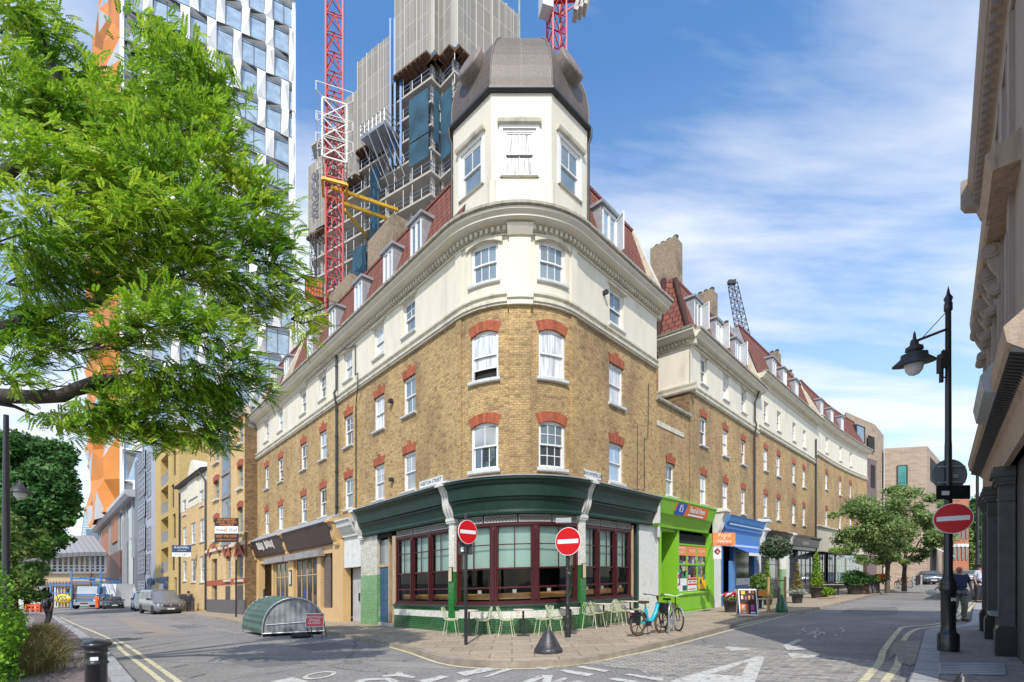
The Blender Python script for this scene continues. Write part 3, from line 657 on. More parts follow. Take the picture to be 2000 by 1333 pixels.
# ---- ground-floor pub windows
def pubwin(t0,t1,muls,nx,d=-.05,hb=.88,ht=3.36):
 """t0..t1 with mullions; each light has a two-by-two upper sash over two plain ones"""
 fr=MB();e=[t0]+muls+[t1]
 pbox(fr,pub,t0,t1,d-.06,d+.06,ht-.07,ht);pbox(fr,pub,t0-.02,t1+.02,d-.08,d+.09,hb,hb+.06)
 for i,m in enumerate(e):
  w_=.09 if 0<i<len(e)-1 else .07
  pbox(fr,pub,m-w_,m+w_,d-.07,d+.05,hb+.06,ht-.07)
  if 0<i<len(e)-1:mould(fr,pub,m-.03,m+.03,[(d+.05,hb+.1),(d+.09,hb+.14),(d+.09,ht-.2),(d+.05,ht-.12)])
 sf=MB()
 for a,b in zip(e,e[1:]):
  a+=.09;b-=.09;z=[hb+.06,hb+.06+.62,1.98,ht-.07]
  for(l,h,dd)in((1.96,ht-.07,d+.0),(1.38,2.0,d-.03),(hb+.06,1.42,d+.0)):
   pbox(sf,pub,a,a+.045,dd-.02,dd+.02,l,h);pbox(sf,pub,b-.045,b,dd-.02,dd+.02,l,h);pbox(sf,pub,a,b,dd-.022,dd+.022,l,l+.05);pbox(sf,pub,a,b,dd-.022,dd+.022,h-.045,h)
  for k in range(1,nx):x=a+(b-a)*k/nx;pbox(sf,pub,x-.014,x+.014,d-.012,d+.016,1.98,ht-.08)
  if nx==2 or True:pbox(sf,pub,a,b,d-.012,d+.018,2.7,2.73)
  g_=MB();patch(g_,pub,a+.02,b-.02,hb+.08,ht-.1,d-.035)
  yield_.append(g_)
 o=fr.build('pub_window',M['plum'],cb);sf.build('sashes',M['plum'],o)
 for g_ in yield_:g_.build('pane',M['gl_shop'],o)
 yield_.clear()
 bl=MB()
 for a,b in zip(e,e[1:]):mould(bl,pub,a+.12,b-.12,[(d-.16,1.98),(d-.14,1.98),(d-.14,ht),(d-.16,ht)])
 bl.build('roller_blind',M['aqua'],o)
 lc=MB()
 pbox(lc,pub,t0,t1,-.12,-.02,ht,3.62);o2=lc.build('transom_board',M['blackmatt'],cb)
 lc=MB();n=max(2,round((t1-t0)/1.05))
 for k in range(n):
  a,b=t0+(t1-t0)*k/n+.03,t0+(t1-t0)*(k+1)/n-.03;h0,h1=ht+.03,3.6
  for(i,j,kk,l)in((a,b,h0,h0+.015),(a,b,h1-.015,h1),(a,a+.015,h0,h1),(b-.015,b,h0,h1)):pbox(lc,pub,i,j,-.015,.0,kk,l)
  x=a-.2
  while x<b:
   for s_ in(1,-1):
    pts=[(x+(y if s_>0 else .2-y),h0+y)for y in(0,.05,.1,.15,.2)];pts=[(u,v)for u,v in pts if a<=u<=b and v<=h1]
    if len(pts)>1:lc.bar(pub.P(pts[0][0],-.008,pts[0][1]),pub.P(pts[-1][0],-.008,pts[-1][1]),.016,.012)
   x+=.1
 lc.build('fretwork',M['lace'],o2)
yield_=[]
wl0,wl1=T(772,0),t_b-.02
pubwin(wl0+.05,wl1-.03,[T(806,-.05),T(841,-.05)],2)
pubwin(t_b+.28,t_c-.02,[T(964,-.02),T(1046,-.02)],2)
wr0,wr1=t_c+.32,T(1233,0)
pubwin(wr0,wr1-.04,[T(1167,-.05),T(1201,-.05)],2)
# stall riser under the windows: green tile with a white band
for(a,b)in((wl0,t_b-.02),(t_b+.26,t_c+.02),(t_c+.30,wr1)):
 q=MB();pbox(q,pub,a,b,-.3,.05,0,.46);pbox(q,pub,a,b,-.3,.05,.68,.80);o=q.build('stall_riser',M['gtile'],cb)
 q=MB();pbox(q,pub,a,b,-.3,.052,.46,.68);q.build('white_band',M['wtile'],o)
 q=MB();mould(q,pub,a,b,[(-.3,.80),(.09,.80),(.12,.82),(.12,.86),(.03,.885),(-.3,.885)]);q.build('ledge',M['pgreen2'],o)
# interior seen through the glass
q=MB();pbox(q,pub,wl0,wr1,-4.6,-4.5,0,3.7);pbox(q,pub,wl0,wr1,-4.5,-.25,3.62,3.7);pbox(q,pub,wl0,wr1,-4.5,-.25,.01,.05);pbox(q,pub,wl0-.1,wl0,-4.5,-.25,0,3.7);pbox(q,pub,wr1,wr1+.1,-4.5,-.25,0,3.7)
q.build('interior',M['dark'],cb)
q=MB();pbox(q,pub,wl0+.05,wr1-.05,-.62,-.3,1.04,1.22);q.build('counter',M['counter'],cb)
# doorway left of the pub: blue panelled door between bare timber posts
q=MB();a,b=T(737,-.1),T(763,-.1)
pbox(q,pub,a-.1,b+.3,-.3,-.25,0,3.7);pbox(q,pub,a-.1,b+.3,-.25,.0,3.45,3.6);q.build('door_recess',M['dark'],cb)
da,db=T(741.5,-.12),T(760,-.12)
q=MB();pbox(q,pub,da,db,-.17,-.12,.12,2.32)
for(u0,u1)in((.1,.45),(.55,.9)):
 for(v0,v1)in((.3,.85),(1.0,1.55),(1.7,2.15)):pbox(q,pub,da+(db-da)*u0,da+(db-da)*u1,-.12,-.105,v0,v1)
o=q.build('door',M['blue_d'],cb);q=MB();q.lathe(pub.P(db-.1,-.08,1.1),[(.0,-.03),(.03,0),(0,.03)],8);q.build('handle',mk('brass',(.6,.45,.2),.3,metal=1),o)
q=MB();pbox(q,pub,da-.08,da,-.2,-.08,.1,3.45);pbox(q,pub,db,db+.08,-.2,-.08,.1,3.45);pbox(q,pub,da,db,-.2,-.08,2.32,2.42);pbox(q,pub,wl0-.16,wl0+.05,-.1,.04,.05,3.45);q.build('door_frame',M['wood'],cb)
q=MB();patch(q,pub,da,db,2.42,3.4,-.15);q.build('fanlight',M['gl_mid'],cb)
q=MB();pbox(q,pub,da-.1,wl0,-.2,-.02,0,.12);q.build('door_step',M['paleconc'],cb)
# white side front with console and grey door
a,b=T(672,0),T(706,0);a2=T(677,-.2)
q=MB();mould(q,pub,a+.1,b-.25,[(-.1,3.75),(.12,3.75),(.14,3.9),(.2,3.92),(.3,4.1),(.3,4.15),(.38,4.17),(.42,4.35),(.5,4.42),(.5,4.48),(-.1,4.55)]);pbox(q,pub,a+.06,b-.02,-.3,.02,2.42,3.75);q.build('fascia',M['corb'],cb)
q=MB();pbox(q,pub,a+.12,b-.05,-.42,-.36,.02,2.4);m=(a+b)/2+.1;pbox(q,pub,m-.012,m+.012,-.36,-.35,.05,2.38);o=q.build('door',mk('grey_steel_door',(.42,.42,.43),.5),cb)
q=MB();pbox(q,pub,m-.16,m-.11,-.36,-.3,.95,1.3);pbox(q,pub,m+.1,m+.14,-.36,-.3,.9,1.5);pbox(q,pub,m+.3,m+.5,-.36,-.345,.55,1.9);q.build('handle',M['iron'],o)
# cream wine-shop front
cream=mk('ochre_cream_shop_paint',(.60,.40,.19),.55,.06,2,stain=(.45,.30,.15),stain_lo=.6,stain_hi=.9)
brown=mk('dark_brown_fascia',(.055,.032,.028),.4,.2,2,spec=.6)
s0,s1=T(498,0),T(668,0);c1,c2=T(562,.1),T(640,.1)
q=MB();pbox(q,pub,s0+.0,s0+.55,-.3,.06,0,3.7);pbox(q,pub,s1-.9,s1+.25,-.3,.06,0,3.72);pbox(q,pub,T(533)-.25,T(533),-.3,.0,0,3.4);pbox(q,pub,T(563,0),T(573,0),-.3,.0,0,3.4);pbox(q,pub,T(619,0),T(626,0),-.3,.0,0,3.4)
pbox(q,pub,s0,s1,-.28,-.02,0,.6);pbox(q,pub,s0,s1,-.3,-.02,3.2,3.75);q.build('shopfront',cream,cb)
q=MB();mould(q,pub,s0,s1-.35,[(-.1,3.62),(.15,3.6),(.19,3.66),(.45,4.5),(.5,4.52),(.5,4.56),(-.1,4.6)]);o=q.build('fascia',brown,cb)
q=MB();mould(q,pub,s0,s1-.3,[(-.05,4.6),(.53,4.57),(.53,4.6),(.02,4.95),(-.05,4.95)]);q.build('fascia_flashing',M['lead'],cb)
for a,b in((s0-.05,s0+.22),(c1-.14,c1+.14),(s1-.5,s1-.12)):
 q=MB();console(q,pub,a,b,4.5,3.62,.46,.14);q.build('console',cream,cb)
q=MB();mould(q,pub,T(524),T(560),[(-.1,3.1),(.26,3.1),(.26,3.4),(.0,3.5),(-.1,3.5)]);mould(q,pub,T(565),T(632),[(-.1,3.1),(.26,3.1),(.26,3.4),(.0,3.5),(-.1,3.5)]);q.build('shutter_box',mk('galvanised_box',(.34,.31,.30),.5,.2,3,metal=.3),cb)
def shopwin(parent,p,t0,t1,h0,h1,d,paint,nx,ys=(),pane='gl_dark',fr=.07,bar=.035,name='shop_window'):
 q=MB();pbox(q,p,t0,t0+fr,d-.05,d+.04,h0,h1);pbox(q,p,t1-fr,t1,d-.05,d+.04,h0,h1);pbox(q,p,t0+fr,t1-fr,d-.05,d+.04,h1-fr,h1);pbox(q,p,t0+fr,t1-fr,d-.05,d+.05,h0,h0+fr)
 for k in range(1,nx):x=t0+(t1-t0)*k/nx;pbox(q,p,x-bar/2,x+bar/2,d-.03,d+.02,h0+fr,h1-fr)
 for y in ys:pbox(q,p,t0+fr,t1-fr,d-.03,d+.025,y-bar/2,y+bar/2)
 o=q.build(name,paint,parent);q=MB();patch(q,p,t0+.02,t1-.02,h0+.02,h1-.02,d-.01);q.build('pane',M[pane]if isinstance(pane,str)else pane,o);return o
def blotchy(name,cols,scale=3.0,dark=(.02,.02,.025),thr=.5):
 """things on display behind a shop window: blocky patches of several colours"""
 m=bpy.data.materials.new(name);m.use_nodes=True;nt=m.node_tree;N,L=nt.nodes,nt.links;b=N['Principled BSDF'];b.inputs['Roughness'].default_value=.12
 u=N.new('ShaderNodeUVMap');v=N.new('ShaderNodeTexVoronoi');v.inputs['Scale'].default_value=scale;L.new(u.outputs[0],v.inputs['Vector']);v.distance='CHEBYCHEV'
 s_=N.new('ShaderNodeSeparateColor');L.new(v.outputs['Color'],s_.inputs[0]);cr=N.new('ShaderNodeValToRGB');cr.color_ramp.interpolation='CONSTANT';L.new(s_.outputs[0],cr.inputs[0])
 e=cr.color_ramp.elements;e[0].color=(*dark,1);e[1].position=thr;e[1].color=(*cols[0],1)
 for i,c in enumerate(cols[1:]):k=e.new(thr+(1-thr)*(i+1)/len(cols));k.color=(*c,1)
 L.new(cr.outputs[0],b.inputs['Base Color']);return m
wine=blotchy('bottles_behind_glass',[(.09,.02,.02),(.015,.04,.22),(.03,.04,.03),(.10,.085,.06)],1.6,thr=.6)
shopwin(cb,pub,T(535,0),T(562,0),.62,3.2,-.12,cream,3,(2.25,),wine)
shopwin(cb,pub,T(575,0),T(618,0),.62,3.2,-.12,cream,4,(2.25,),wine)
q=MB();a,b=T(627,0),T(639,0);pbox(q,pub,a,b,-.2,-.16,.1,3.2)
for k in range(40):mould(q,pub,a,b,[(-.16,.1+k*.075),(-.12,.1+k*.075),(-.16,.15+k*.075)])
q.build('louvre',mk('brown_grey_louvre',(.20,.15,.13),.6),cb)
q=MB();a=T(567,.02);pbox(q,pub,a-.15,a+.2,.0,.05,1.75,2.6);o=q.build('menu_frame',M['black'],cb);q=MB();pbox(q,pub,a-.1,a+.15,.05,.055,1.82,2.5);q.build('menu_sheet',mk('pale_paper',(.6,.6,.58),.7),o)
q=MB();a=T(518,.06);pbox(q,pub,a-.2,a+.02,.06,.12,1.1,1.6);q.build('entry_panel',M['iron'],cb)
# script lettering on the brown fascia: a run of loops
def squiggle(p,t0,t1,h0,h1,dfun,seed,n=9,r=.012):
 rnd=random.Random(seed);q=MB();pts=[]
 for i in range(n*6):
  x=i/(n*6-1);a=i*2*math.pi/6;amp=(.25+.25*rnd.random())*(1.6 if i%13<3 else 1)
  hh=(h0+h1)/2+math.sin(a)*amp*(h1-h0);tt=t0+(t1-t0)*x+.045*math.cos(a);pts.append(p.P(tt,dfun(hh),hh))
 q.tube(pts,r,5);return q
fas_d=lambda h:.19+(h-3.66)*(.26/.84)+.015
squiggle(pub,T(505,.3),T(517,.3),3.95,4.45,fas_d,3,6,.016).build('lettering',M['white'],o:=bpy.data.objects['fascia.001']if 'fascia.001' in bpy.data.objects else cb)
squiggle(pub,T(520,.3),T(536,.3),3.95,4.45,fas_d,5,7,.016).build('lettering',M['white'],cb)
# right-hand end: shadowed doorway with timber post, pale rendered pier
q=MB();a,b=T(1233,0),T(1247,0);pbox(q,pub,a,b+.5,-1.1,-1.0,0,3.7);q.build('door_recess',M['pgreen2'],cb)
q=MB();pbox(q,pub,a,a+.09,-.2,.04,.02,3.55);q.build('door_post',M['wood'],cb);q=MB();pbox(q,pub,b-.16,b,-.3,.02,.02,3.62);q.build('door_post',M['pgreen2'],cb)
q=MB();pbox(q,pub,b,TE+.12,-.4,.03,0,3.7);pbox(q,pub,t_d,T(1287.5,.4),-.3,.45,3.7,4.68);pbox(q,pub,TE-.1,TE+.1,-.3,.12,3.2,3.75);q.build('rendered_pier',M['corb'],cb)
# drainpipes, cables, small fixings
q=MB();tp=T(657,.1);q.tube([pub.P(tp,.1,h)for h in(4.7,7,9.8)],.055,8);q.tube([pub.P(tp,.1,9.8),pub.P(tp,.2,10.4),pub.P(tp,.1,10.6),pub.P(tp,.1,12.2)],.055,8)
for h in(5.2,6.8,8.4,9.6,11.6):q.lathe(pub.P(tp,.1,h),[(.075,0),(.075,.08)],8)
tp2=T(695,.05);q.tube([pub.P(tp2,.05,4.8),pub.P(tp2,.05,9.3),pub.P(tp2+.5,.2,9.9),pub.P(tp2+.5,.2,10.5),pub.P(tp2,.08,10.6),pub.P(tp2,.08,11.9),pub.P(tp2-1,.1,12.05)],.022,6)
tp3=T(1245,.03);q.tube([pub.P(tp3,.03,4.8),pub.P(tp3,.03,7.4)],.012,5);tp4=T(1258,.03);q.tube([pub.P(tp4-.9,.04,4.9),pub.P(tp4,.04,4.95),pub.P(tp4,.04,7.0),pub.P(tp4+.3,.04,7.1),pub.P(tp4+.35,.04,9.2)],.014,5)
q.build('drainpipe',M['iron'],cb)
q=MB()
for(px,h)in((766,5.6),(765,8.6),(1180,11.4)):t=T(px,.05);q.box(pub.P(t,.1,h),(.12,.18,.12),R(45));q.tube([pub.P(t,.0,h-.05),pub.P(t,.16,h)],.03,6)
q.build('camera_bracket',M['iron'],cb)
# ------------------------------------------------------------------ ground
asphalt=mk('worn_asphalt',(.235,.222,.212),.9,.10,.8,.6,90,stain=(.155,.15,.15),stain_lo=.45,stain_hi=.75,stain_scale=.5)
def speckle(m,sc_,amt):
 nt=m.node_tree;N,L=nt.nodes,nt.links;b=N['Principled BSDF'];src=b.inputs['Base Color'].links[0].from_socket;g=N.new('ShaderNodeNewGeometry');v=N.new('ShaderNodeTexVoronoi');v.inputs['Scale'].default_value=sc_;L.new(g.outputs['Position'],v.inputs['Vector'])
 s_=N.new('ShaderNodeSeparateColor');L.new(v.outputs['Color'],s_.inputs[0]);r=N.new('ShaderNodeMapRange');r.inputs[3].default_value=1-amt;r.inputs[4].default_value=1+amt;L.new(s_.outputs[0],r.inputs[0]);mu=N.new('ShaderNodeMix');mu.data_type='RGBA';mu.blend_type='MULTIPLY';mu.inputs[0].default_value=1;L.new(src,mu.inputs[6]);L.new(r.outputs[0],mu.inputs[7])
 w=N.new('ShaderNodeTexVoronoi');w.feature='DISTANCE_TO_EDGE';w.inputs['Scale'].default_value=.22;d=N.new('ShaderNodeTexNoise');d.inputs['Scale'].default_value=1.2;L.new(g.outputs['Position'],d.inputs['Vector']);a=N.new('ShaderNodeMix');a.data_type='VECTOR';a.inputs[0].default_value=.35;L.new(g.outputs['Position'],a.inputs[4]);L.new(d.outputs['Color'],a.inputs[5]);L.new(a.outputs[1],w.inputs['Vector'])
 k=N.new('ShaderNodeMapRange');k.inputs[1].default_value=.0;k.inputs[2].default_value=.008;k.inputs[3].default_value=.6;L.new(w.outputs['Distance'],k.inputs[0]);m2=N.new('ShaderNodeMix');m2.data_type='RGBA';m2.blend_type='MULTIPLY';m2.inputs[0].default_value=1;L.new(mu.outputs[2],m2.inputs[6]);L.new(k.outputs[0],m2.inputs[7]);L.new(m2.outputs[2],b.inputs['Base Color'])
speckle(asphalt,38,.28)
def slabmat(name,c1,c2,w,h,mort=(.12,.10,.08),ms=.012,soot_amt=.45):
 return brickmat(name,c1,c2,mort,bw=w,rh=h,ms=ms,rough=.85,soot=(.18,.15,.12),soot_amt=soot_amt,bump=.4,world_xy=True,sootscale=.8)
M['slab']=slabmat('buff_york_stone_slabs',(.40,.32,.235),(.32,.26,.19),.95,.62)
M['slab_g']=slabmat('grey_paving_slabs',(.27,.245,.225),(.22,.20,.19),.42,.42,(.09,.085,.085),.008)
M['slab_p']=slabmat('purple_brick_paving',(.19,.15,.15),(.155,.12,.125),.21,.105,(.10,.085,.08),.006,.2)
M['kerb']=mk('granite_kerb',(.30,.255,.20),.85,.18,5,.5,60,stain=(.18,.15,.12))
M['kerb_g']=brickmat('grey_granite_kerb',(.36,.36,.37),(.30,.30,.31),(.12,.12,.12),bw=.9,rh=.9,ms=.02,rough=.8,soot=(.2,.2,.2),soot_amt=.3)
M['sett']=brickmat('granite_setts',(.40,.375,.335),(.29,.275,.255),(.20,.18,.155),bw=.22,rh=.12,ms=.012,rough=.75,soot=(.13,.12,.12),soot_amt=.45,bump=.9,third=(.11,.11,.13),world_xy=True)
M['wline']=mk('worn_white_road_paint',(.50,.49,.46),.8,.08,12,stain=(.26,.25,.24),stain_lo=.52,stain_hi=.6,stain_scale=9)
M['yline']=mk('worn_yellow_road_paint',(.56,.51,.33),.8,.08,12,stain=(.27,.25,.22),stain_lo=.52,stain_hi=.64,stain_scale=8)
q=MB()
xs=[-1200,-90,-60,-30,-15,0,15,30,60,90,1200];ys=[-200,0,20,60,200,1500]
for a,b in zip(xs,xs[1:]):
 for c,e in zip(ys,ys[1:]):q.face([(a,c,G(a)-ROAD),(b,c,G(b)-ROAD),(b,e,G(b)-ROAD),(a,e,G(a)-ROAD)])
tag(q.build('road',asphalt),kind='structure')
def sheet(name,poly,mat,lift=0.0,road=True,kerb=None,kind='structure'):
 base=-ROAD if road else 0
 q=MB();ps=[(p[0],p[1])for p in poly]
 if not road and kerb is not None:
  q.prism(ps,lambda x,y:G(x)-.2,lambda x,y:G(x)+lift,bottom=False)
 else:q.face([(x,y,G(x)+base+lift)for x,y in ps],[(x,y)for x,y in ps])
 o=q.build(name,mat);return tag(o,kind=kind)
def line(name,pts,w,mat,lift=.008,dash=None):
 """painted line along ground points"""
 q=MB();pts=[Vector((p[0],p[1]))for p in pts];acc=0
 L=[]
 for i,p in enumerate(pts):
  d=(pts[min(i+1,len(pts)-1)]-pts[max(i-1,0)]).normalized();n=Vector((-d.y,d.x))*w/2;L.append((p+n,p-n))
 for(a,b),(c,e)in zip(L,L[1:]):
  q.face([(v.x,v.y,G(v.x)-ROAD+lift)for v in(a,b,e,c)])
 return q.build(name,mat)
def smooth(pts,n=6):
 """Catmull-Rom through ground points"""
 P_=[Vector((p[0],p[1]))for p in pts];o=[]
 for i in range(len(P_)-1):
  a,b,c,e=P_[max(i-1,0)],P_[i],P_[i+1],P_[min(i+2,len(P_)-1)]
  for k in range(n):
   t=k/n;o.append(.5*((2*b)+(-a+c)*t+(2*a-5*b+4*c-e)*t*t+(-a+3*b-3*c+e)*t**3))
 o.append(P_[-1]);return o
g3=lambda L:[tuple(gp(x,y,0)[:2])for x,y in L]
kerb_main=[(-48,62)]+g3([(300,1190),(358,1196),(420,1206),(463,1214),(500,1221)])+g3([(600,1229),(637,1234),(698,1244),(779,1260),(861,1283),(901,1290),(960,1294),(1032,1294),(1112,1290),(1200,1275),(1299,1253),(1365,1237),(1430,1220),(1457,1210),(1540,1196),(1597,1187),(1650,1175),(1704,1162)])+[(31,39.2),(37.4,45.6),(50,60),(62,75)]
ks=smooth(kerb_main,5)
inner=[(70,85),(40,60),(30,48),(0,24),(-30,52),(-45,68),(-56,72)]
sheet('pavement',[(p.x,p.y)for p in ks]+inner,M['slab'],0,road=False,kerb=1)
def kerbstrip(name,pts,mat,w=.15,side=1,top=.006,inset=0.0):
 q=MB();L=[]
 for i,p in enumerate(pts):
  d=(pts[min(i+1,len(pts)-1)]-pts[max(i-1,0)]).normalized();n=Vector((-d.y,d.x))*side;L.append((p-n*.012,p+n*w))
 acc=0
 for(a,b),(c,e)in zip(L,L[1:]):
  l=(c-a).length;uv=[(acc,0),(acc+l,0),(acc+l,w),(acc,w)]
  z=lambda v,k:(v.x,v.y,G(v.x)+k)
  q.face([z(a,top),z(c,top),z(e,top),z(b,top)],uv);q.face([z(a,-.2),z(c,-.2),z(c,top),z(a,top)],[(acc,0),(acc+l,0),(acc+l,.2),(acc,.2)]);acc+=l
 return tag(q.build(name,mat),kind='structure')
kerbstrip('kerb',ks,M['kerb'],.16)
# left footway with granite kerb, grey slabs and purple brick
kl=smooth(g3([(430,1560),(330,1420),(264.5,1333),(244,1309),(216,1277),(182,1249),(159,1233),(124,1213),(105,1203)])+[(-48,48),(-75,66)],6)
sheet('pavement',[(p.x,p.y)for p in kl]+[(-90,75),(-90,3.0),(-3,3.0)],M['slab_g'],0,road=False,kerb=1)
kerbstrip('kerb',kl,M['kerb_g'],.3,1,.006)
def offs(pts,w):
 o=[]
 for i,p in enumerate(pts):
  d=(pts[min(i+1,len(pts)-1)]-pts[max(i-1,0)]).normalized();o.append(p+Vector((-d.y,d.x))*w)
 return o
pv=offs(kl,.3);pv2=offs(kl,1.25)
q=MB()
for(a,b),(c,e)in zip(zip(pv,pv2),zip(pv[1:],pv2[1:])):q.face([(v.x,v.y,G(v.x)+.004)for v in(a,b,e,c)],[(v.x,v.y)for v in(a,b,e,c)])
tag(q.build('pavement',M['slab_p']),kind='structure')
# right footway
kr=smooth(g3([(1650,1560),(1740,1400),(1775,1333),(1787,1300),(1800,1255),(1809,1232),(1835,1226),(1892,1217),(1899,1200),(1904,1183),(1917,1168)])+[(34,34.5),(45,45),(56,57)],5)
sheet('pavement',[(p.x,p.y)for p in kr][::-1]+[(2.2,2),(90,2),(90,70)],M['slab_g'],.0,road=False,kerb=1)
kerbstrip('kerb',kr,M['kerb_g'],.3,-1,.006)
# setts at the mouth of the right-hand street
sheet('cobbles',[gp(x,y,ROAD)[:2]for x,y in((1090,1292),(1180,1277),(1290,1262),(1395,1262),(1500,1268),(1600,1280),(1722,1292),(1760,1300),(1745,1420),(1600,1480),(1400,1400),(1250,1310))],M['sett'],.006)
# patches in the tarmac
M['patch']=mk('dark_tarmac_patch',(.15,.147,.15),.9,.15,3,.5,90)
M['patch2']=mk('brownish_tarmac_patch',(.26,.22,.19),.9,.15,2,.5,90)
sheet('road_patch',[gp(x,y,ROAD)[:2]for x,y in((228,1207),(262,1206),(350,1238),(288,1244))],M['patch2'],.004)
sheet('road_patch',[gp(x,y,ROAD)[:2]for x,y in((1640,1198),(1660,1188),(1752,1186),(1755,1200),(1700,1203))],M['patch'],.004)
for pl_,m_ in((((560,1262),(640,1256),(700,1262),(610,1270)),'patch'),(((440,1290),(520,1284),(600,1296),(500,1305)),'patch'),(((1240,1340),(1700,1322),(1640,1345),(1300,1352)),'patch'),(((700,1290),(840,1296),(900,1308),(740,1303)),'patch3'),(((1500,1222),(1560,1214),(1600,1217),(1540,1226)),'patch3'),(((330,1222),(380,1219),(410,1225),(350,1229)),'patch')):M.setdefault('patch3',mk('pale_tarmac_patch',(.255,.24,.225),.9,.12,3,.5,90));sheet('road_patch',[gp(x,y,ROAD)[:2]for x,y in pl_],M[m_],.003)
# ---- painted markings
def group(name,label,cat,loc=(0,0,0)):return thing(name,label,cat,loc)
def dbl(pts,name,label,off=.13,w=.09):
 s_=smooth(pts,8)
 a=line('double_yellow_line',offs(s_,off),w,M['yline']);b=line('double_yellow_line',offs(s_,-off),w,M['yline'])
 tag(a,kind='structure');tag(b,kind='structure')
g2=lambda L,dr=ROAD:[tuple(gp(x,y,dr)[:2])for x,y in L]
dbl(g2([(645,1238),(720,1252),(800,1272),(870,1295),(940,1304),(1010,1305),(1100,1300),(1200,1283),(1300,1262),(1400,1236),(1500,1210),(1560,1196),(1618,1184)]),'','')
s_=smooth(g2([(118,1206),(149.5,1221),(184,1235),(218.5,1251),(239,1272),(276,1300),(317,1333),(420,1420)]),6)
tag(line('double_yellow_line',s_,.1,M['yline']),kind='structure')
s_=smooth(g2([(225,1249),(253,1265),(299,1297),(345,1330),(450,1410)]),6);tag(line('double_yellow_line',s_,.1,M['yline']),kind='structure')
s_=smooth(g2([(1610,1420),(1688,1330),(1718,1294),(1727,1270),(1754,1234),(1769,1225),(1841,1217),(1877,1195),(1904,1171),(1916,1163)]),6)
tag(line('double_yellow_line',s_,.11,M['yline']),kind='structure')
s_=smooth(g2([(1670,1420),(1733,1327),(1754,1297),(1763,1255),(1787,1231),(1841,1222),(1884,1200),(1907,1176),(1921,1165)]),6)
tag(line('double_yellow_line',s_,.11,M['yline']),kind='structure')
def poly_mark(pxs,name='road_marking',mat='wline',lift=.011):return sheet(name,[gp(x,y,ROAD)[:2]for x,y in pxs],M[mat],lift)
for qd in(((890,1315),(956,1304),(970,1309),(908,1322)),((940,1325),(990,1306),(1000,1309),(955,1323)),((1022,1300),(1032,1299),(1077,1305),(1064,1310)),((1092,1312),(1102,1309),(1162,1318),(1146,1323)),((1124,1304),(1136,1302),(1193,1311),(1180,1314)),((1188,1328),(1200,1325),(1300,1340),(1280,1346)),((1218,1319),(1230,1317),(1299,1328),(1288,1332)),((815,1331),(862,1321),(879,1323),(835,1336))):poly_mark(qd)
# give way triangle and arrows on the setts
poly_mark(((1362,1316),(1478,1284),(1494,1284),(1470,1345),(1440,1352),(1290,1338)));poly_mark(((1388,1318),(1462,1294),(1447,1322)),mat='sett',lift=.014)
poly_mark(((1415,1266),(1425,1264),(1472,1269),(1455,1271),(1428,1273)));poly_mark(((1537,1277),(1550,1277),(1600,1282),(1585,1286),(1548,1287)))
poly_mark(((1529,1262),(1556,1250),(1569,1251),(1545,1263),(1560,1262),(1580,1270),(1538,1271)))
# lettering NO ENTRY and the cycle symbol, painted to be read from the other street
def ground_text(txt,p,ang,size,sy,mat='wline',lift=.012,r=.0,bold=.0):
 vs,fs=text_mesh(txt,size,0);q=MB();ca,sa=math.cos(ang),math.sin(ang)
 vv=[Vector((p[0]+ca*v.x-sa*v.y*sy,p[1]+sa*v.x+ca*v.y*sy,0))for v in vs]
 q.raw([(v.x,v.y,G(v.x)-ROAD+lift)for v in vv],fs);return tag(q.build('road_lettering',M[mat]),kind='structure')
# ellipse O, and other visible ends of letters
def ring(px,py,a,b,w,n=28):
 q=MB();c=gp(px,py,ROAD)
 for k in range(n):
  t0,t1=2*math.pi*k/n,2*math.pi*(k+1)/n
  pts=[(c.x+math.cos(t)*r_,c.y+math.sin(t)*r2)for t,r_,r2 in((t0,a,b),(t1,a,b),(t1,a-w,b-w*1.4),(t0,a-w,b-w*1.4))]
  q.face([(x,y,G(x)-ROAD+.011)for x,y in pts])
 return tag(q.build('road_lettering',M['wline']),kind='structure')
ring(625,1320,.28,.40,.085)
for qd in(((530,1332),(572,1324),(600,1332),(618,1345),(590,1345),(572,1334),(560,1345),(515,1345)),((745,1321),(772,1318),(776,1314),(784,1313),(788,1318),(813,1323),(806,1326),(775,1322),(748,1324)),((692,1333),(708,1327),(762,1325),(780,1332),(766,1336),(752,1329),(716,1331),(705,1338)),((1018,1334),(1055,1320),(1080,1320),(1076,1334),(1100,1325),(1110,1326),(1075,1345),(1055,1345),(1062,1325),(1030,1340)),((1112,1334),(1130,1331),(1142,1334),(1130,1345),(1105,1345)),((870,1338),(905,1328),(922,1328),(890,1345))):poly_mark(qd,'road_lettering')
# cycle symbol with its cycle lane box
q=MB();cc=gp(1606,1238,ROAD)
def gtube(pts,w):
 s2=[Vector(p)for p in pts]
 for a,b in zip(s2,s2[1:]):
  d=(b-a).normalized();n=Vector((-d.y,d.x))*w/2;q.face([(v.x,v.y,G(v.x)-ROAD+.011)for v in(a-n,b-n,b+n,a+n)])
def gcirc(px,py,a,b,w=.06):c=gp(px,py,ROAD);gtube([(c.x+a*math.cos(t),c.y+b*math.sin(t))for t in[k*math.pi/9 for k in range(19)]],w)
gcirc(1577,1240,.2,.36);gcirc(1612,1240,.2,.36)
for seg in(((1577,1240),(1590,1234),(1606,1235),(1612,1240)),((1590,1234),(1594,1243),(1606,1235)),((1594,1243),(1577,1240)),((1594,1243),(1590,1247))):gtube([gp(x,y,ROAD)[:2]for x,y in seg],.06)
bx_=[(1566,1231),(1572,1227),(1640,1228),(1650,1232),(1644,1236),(1575,1235),(1566,1231)];gtube([gp(x,y,ROAD)[:2]for x,y in bx_],.05)
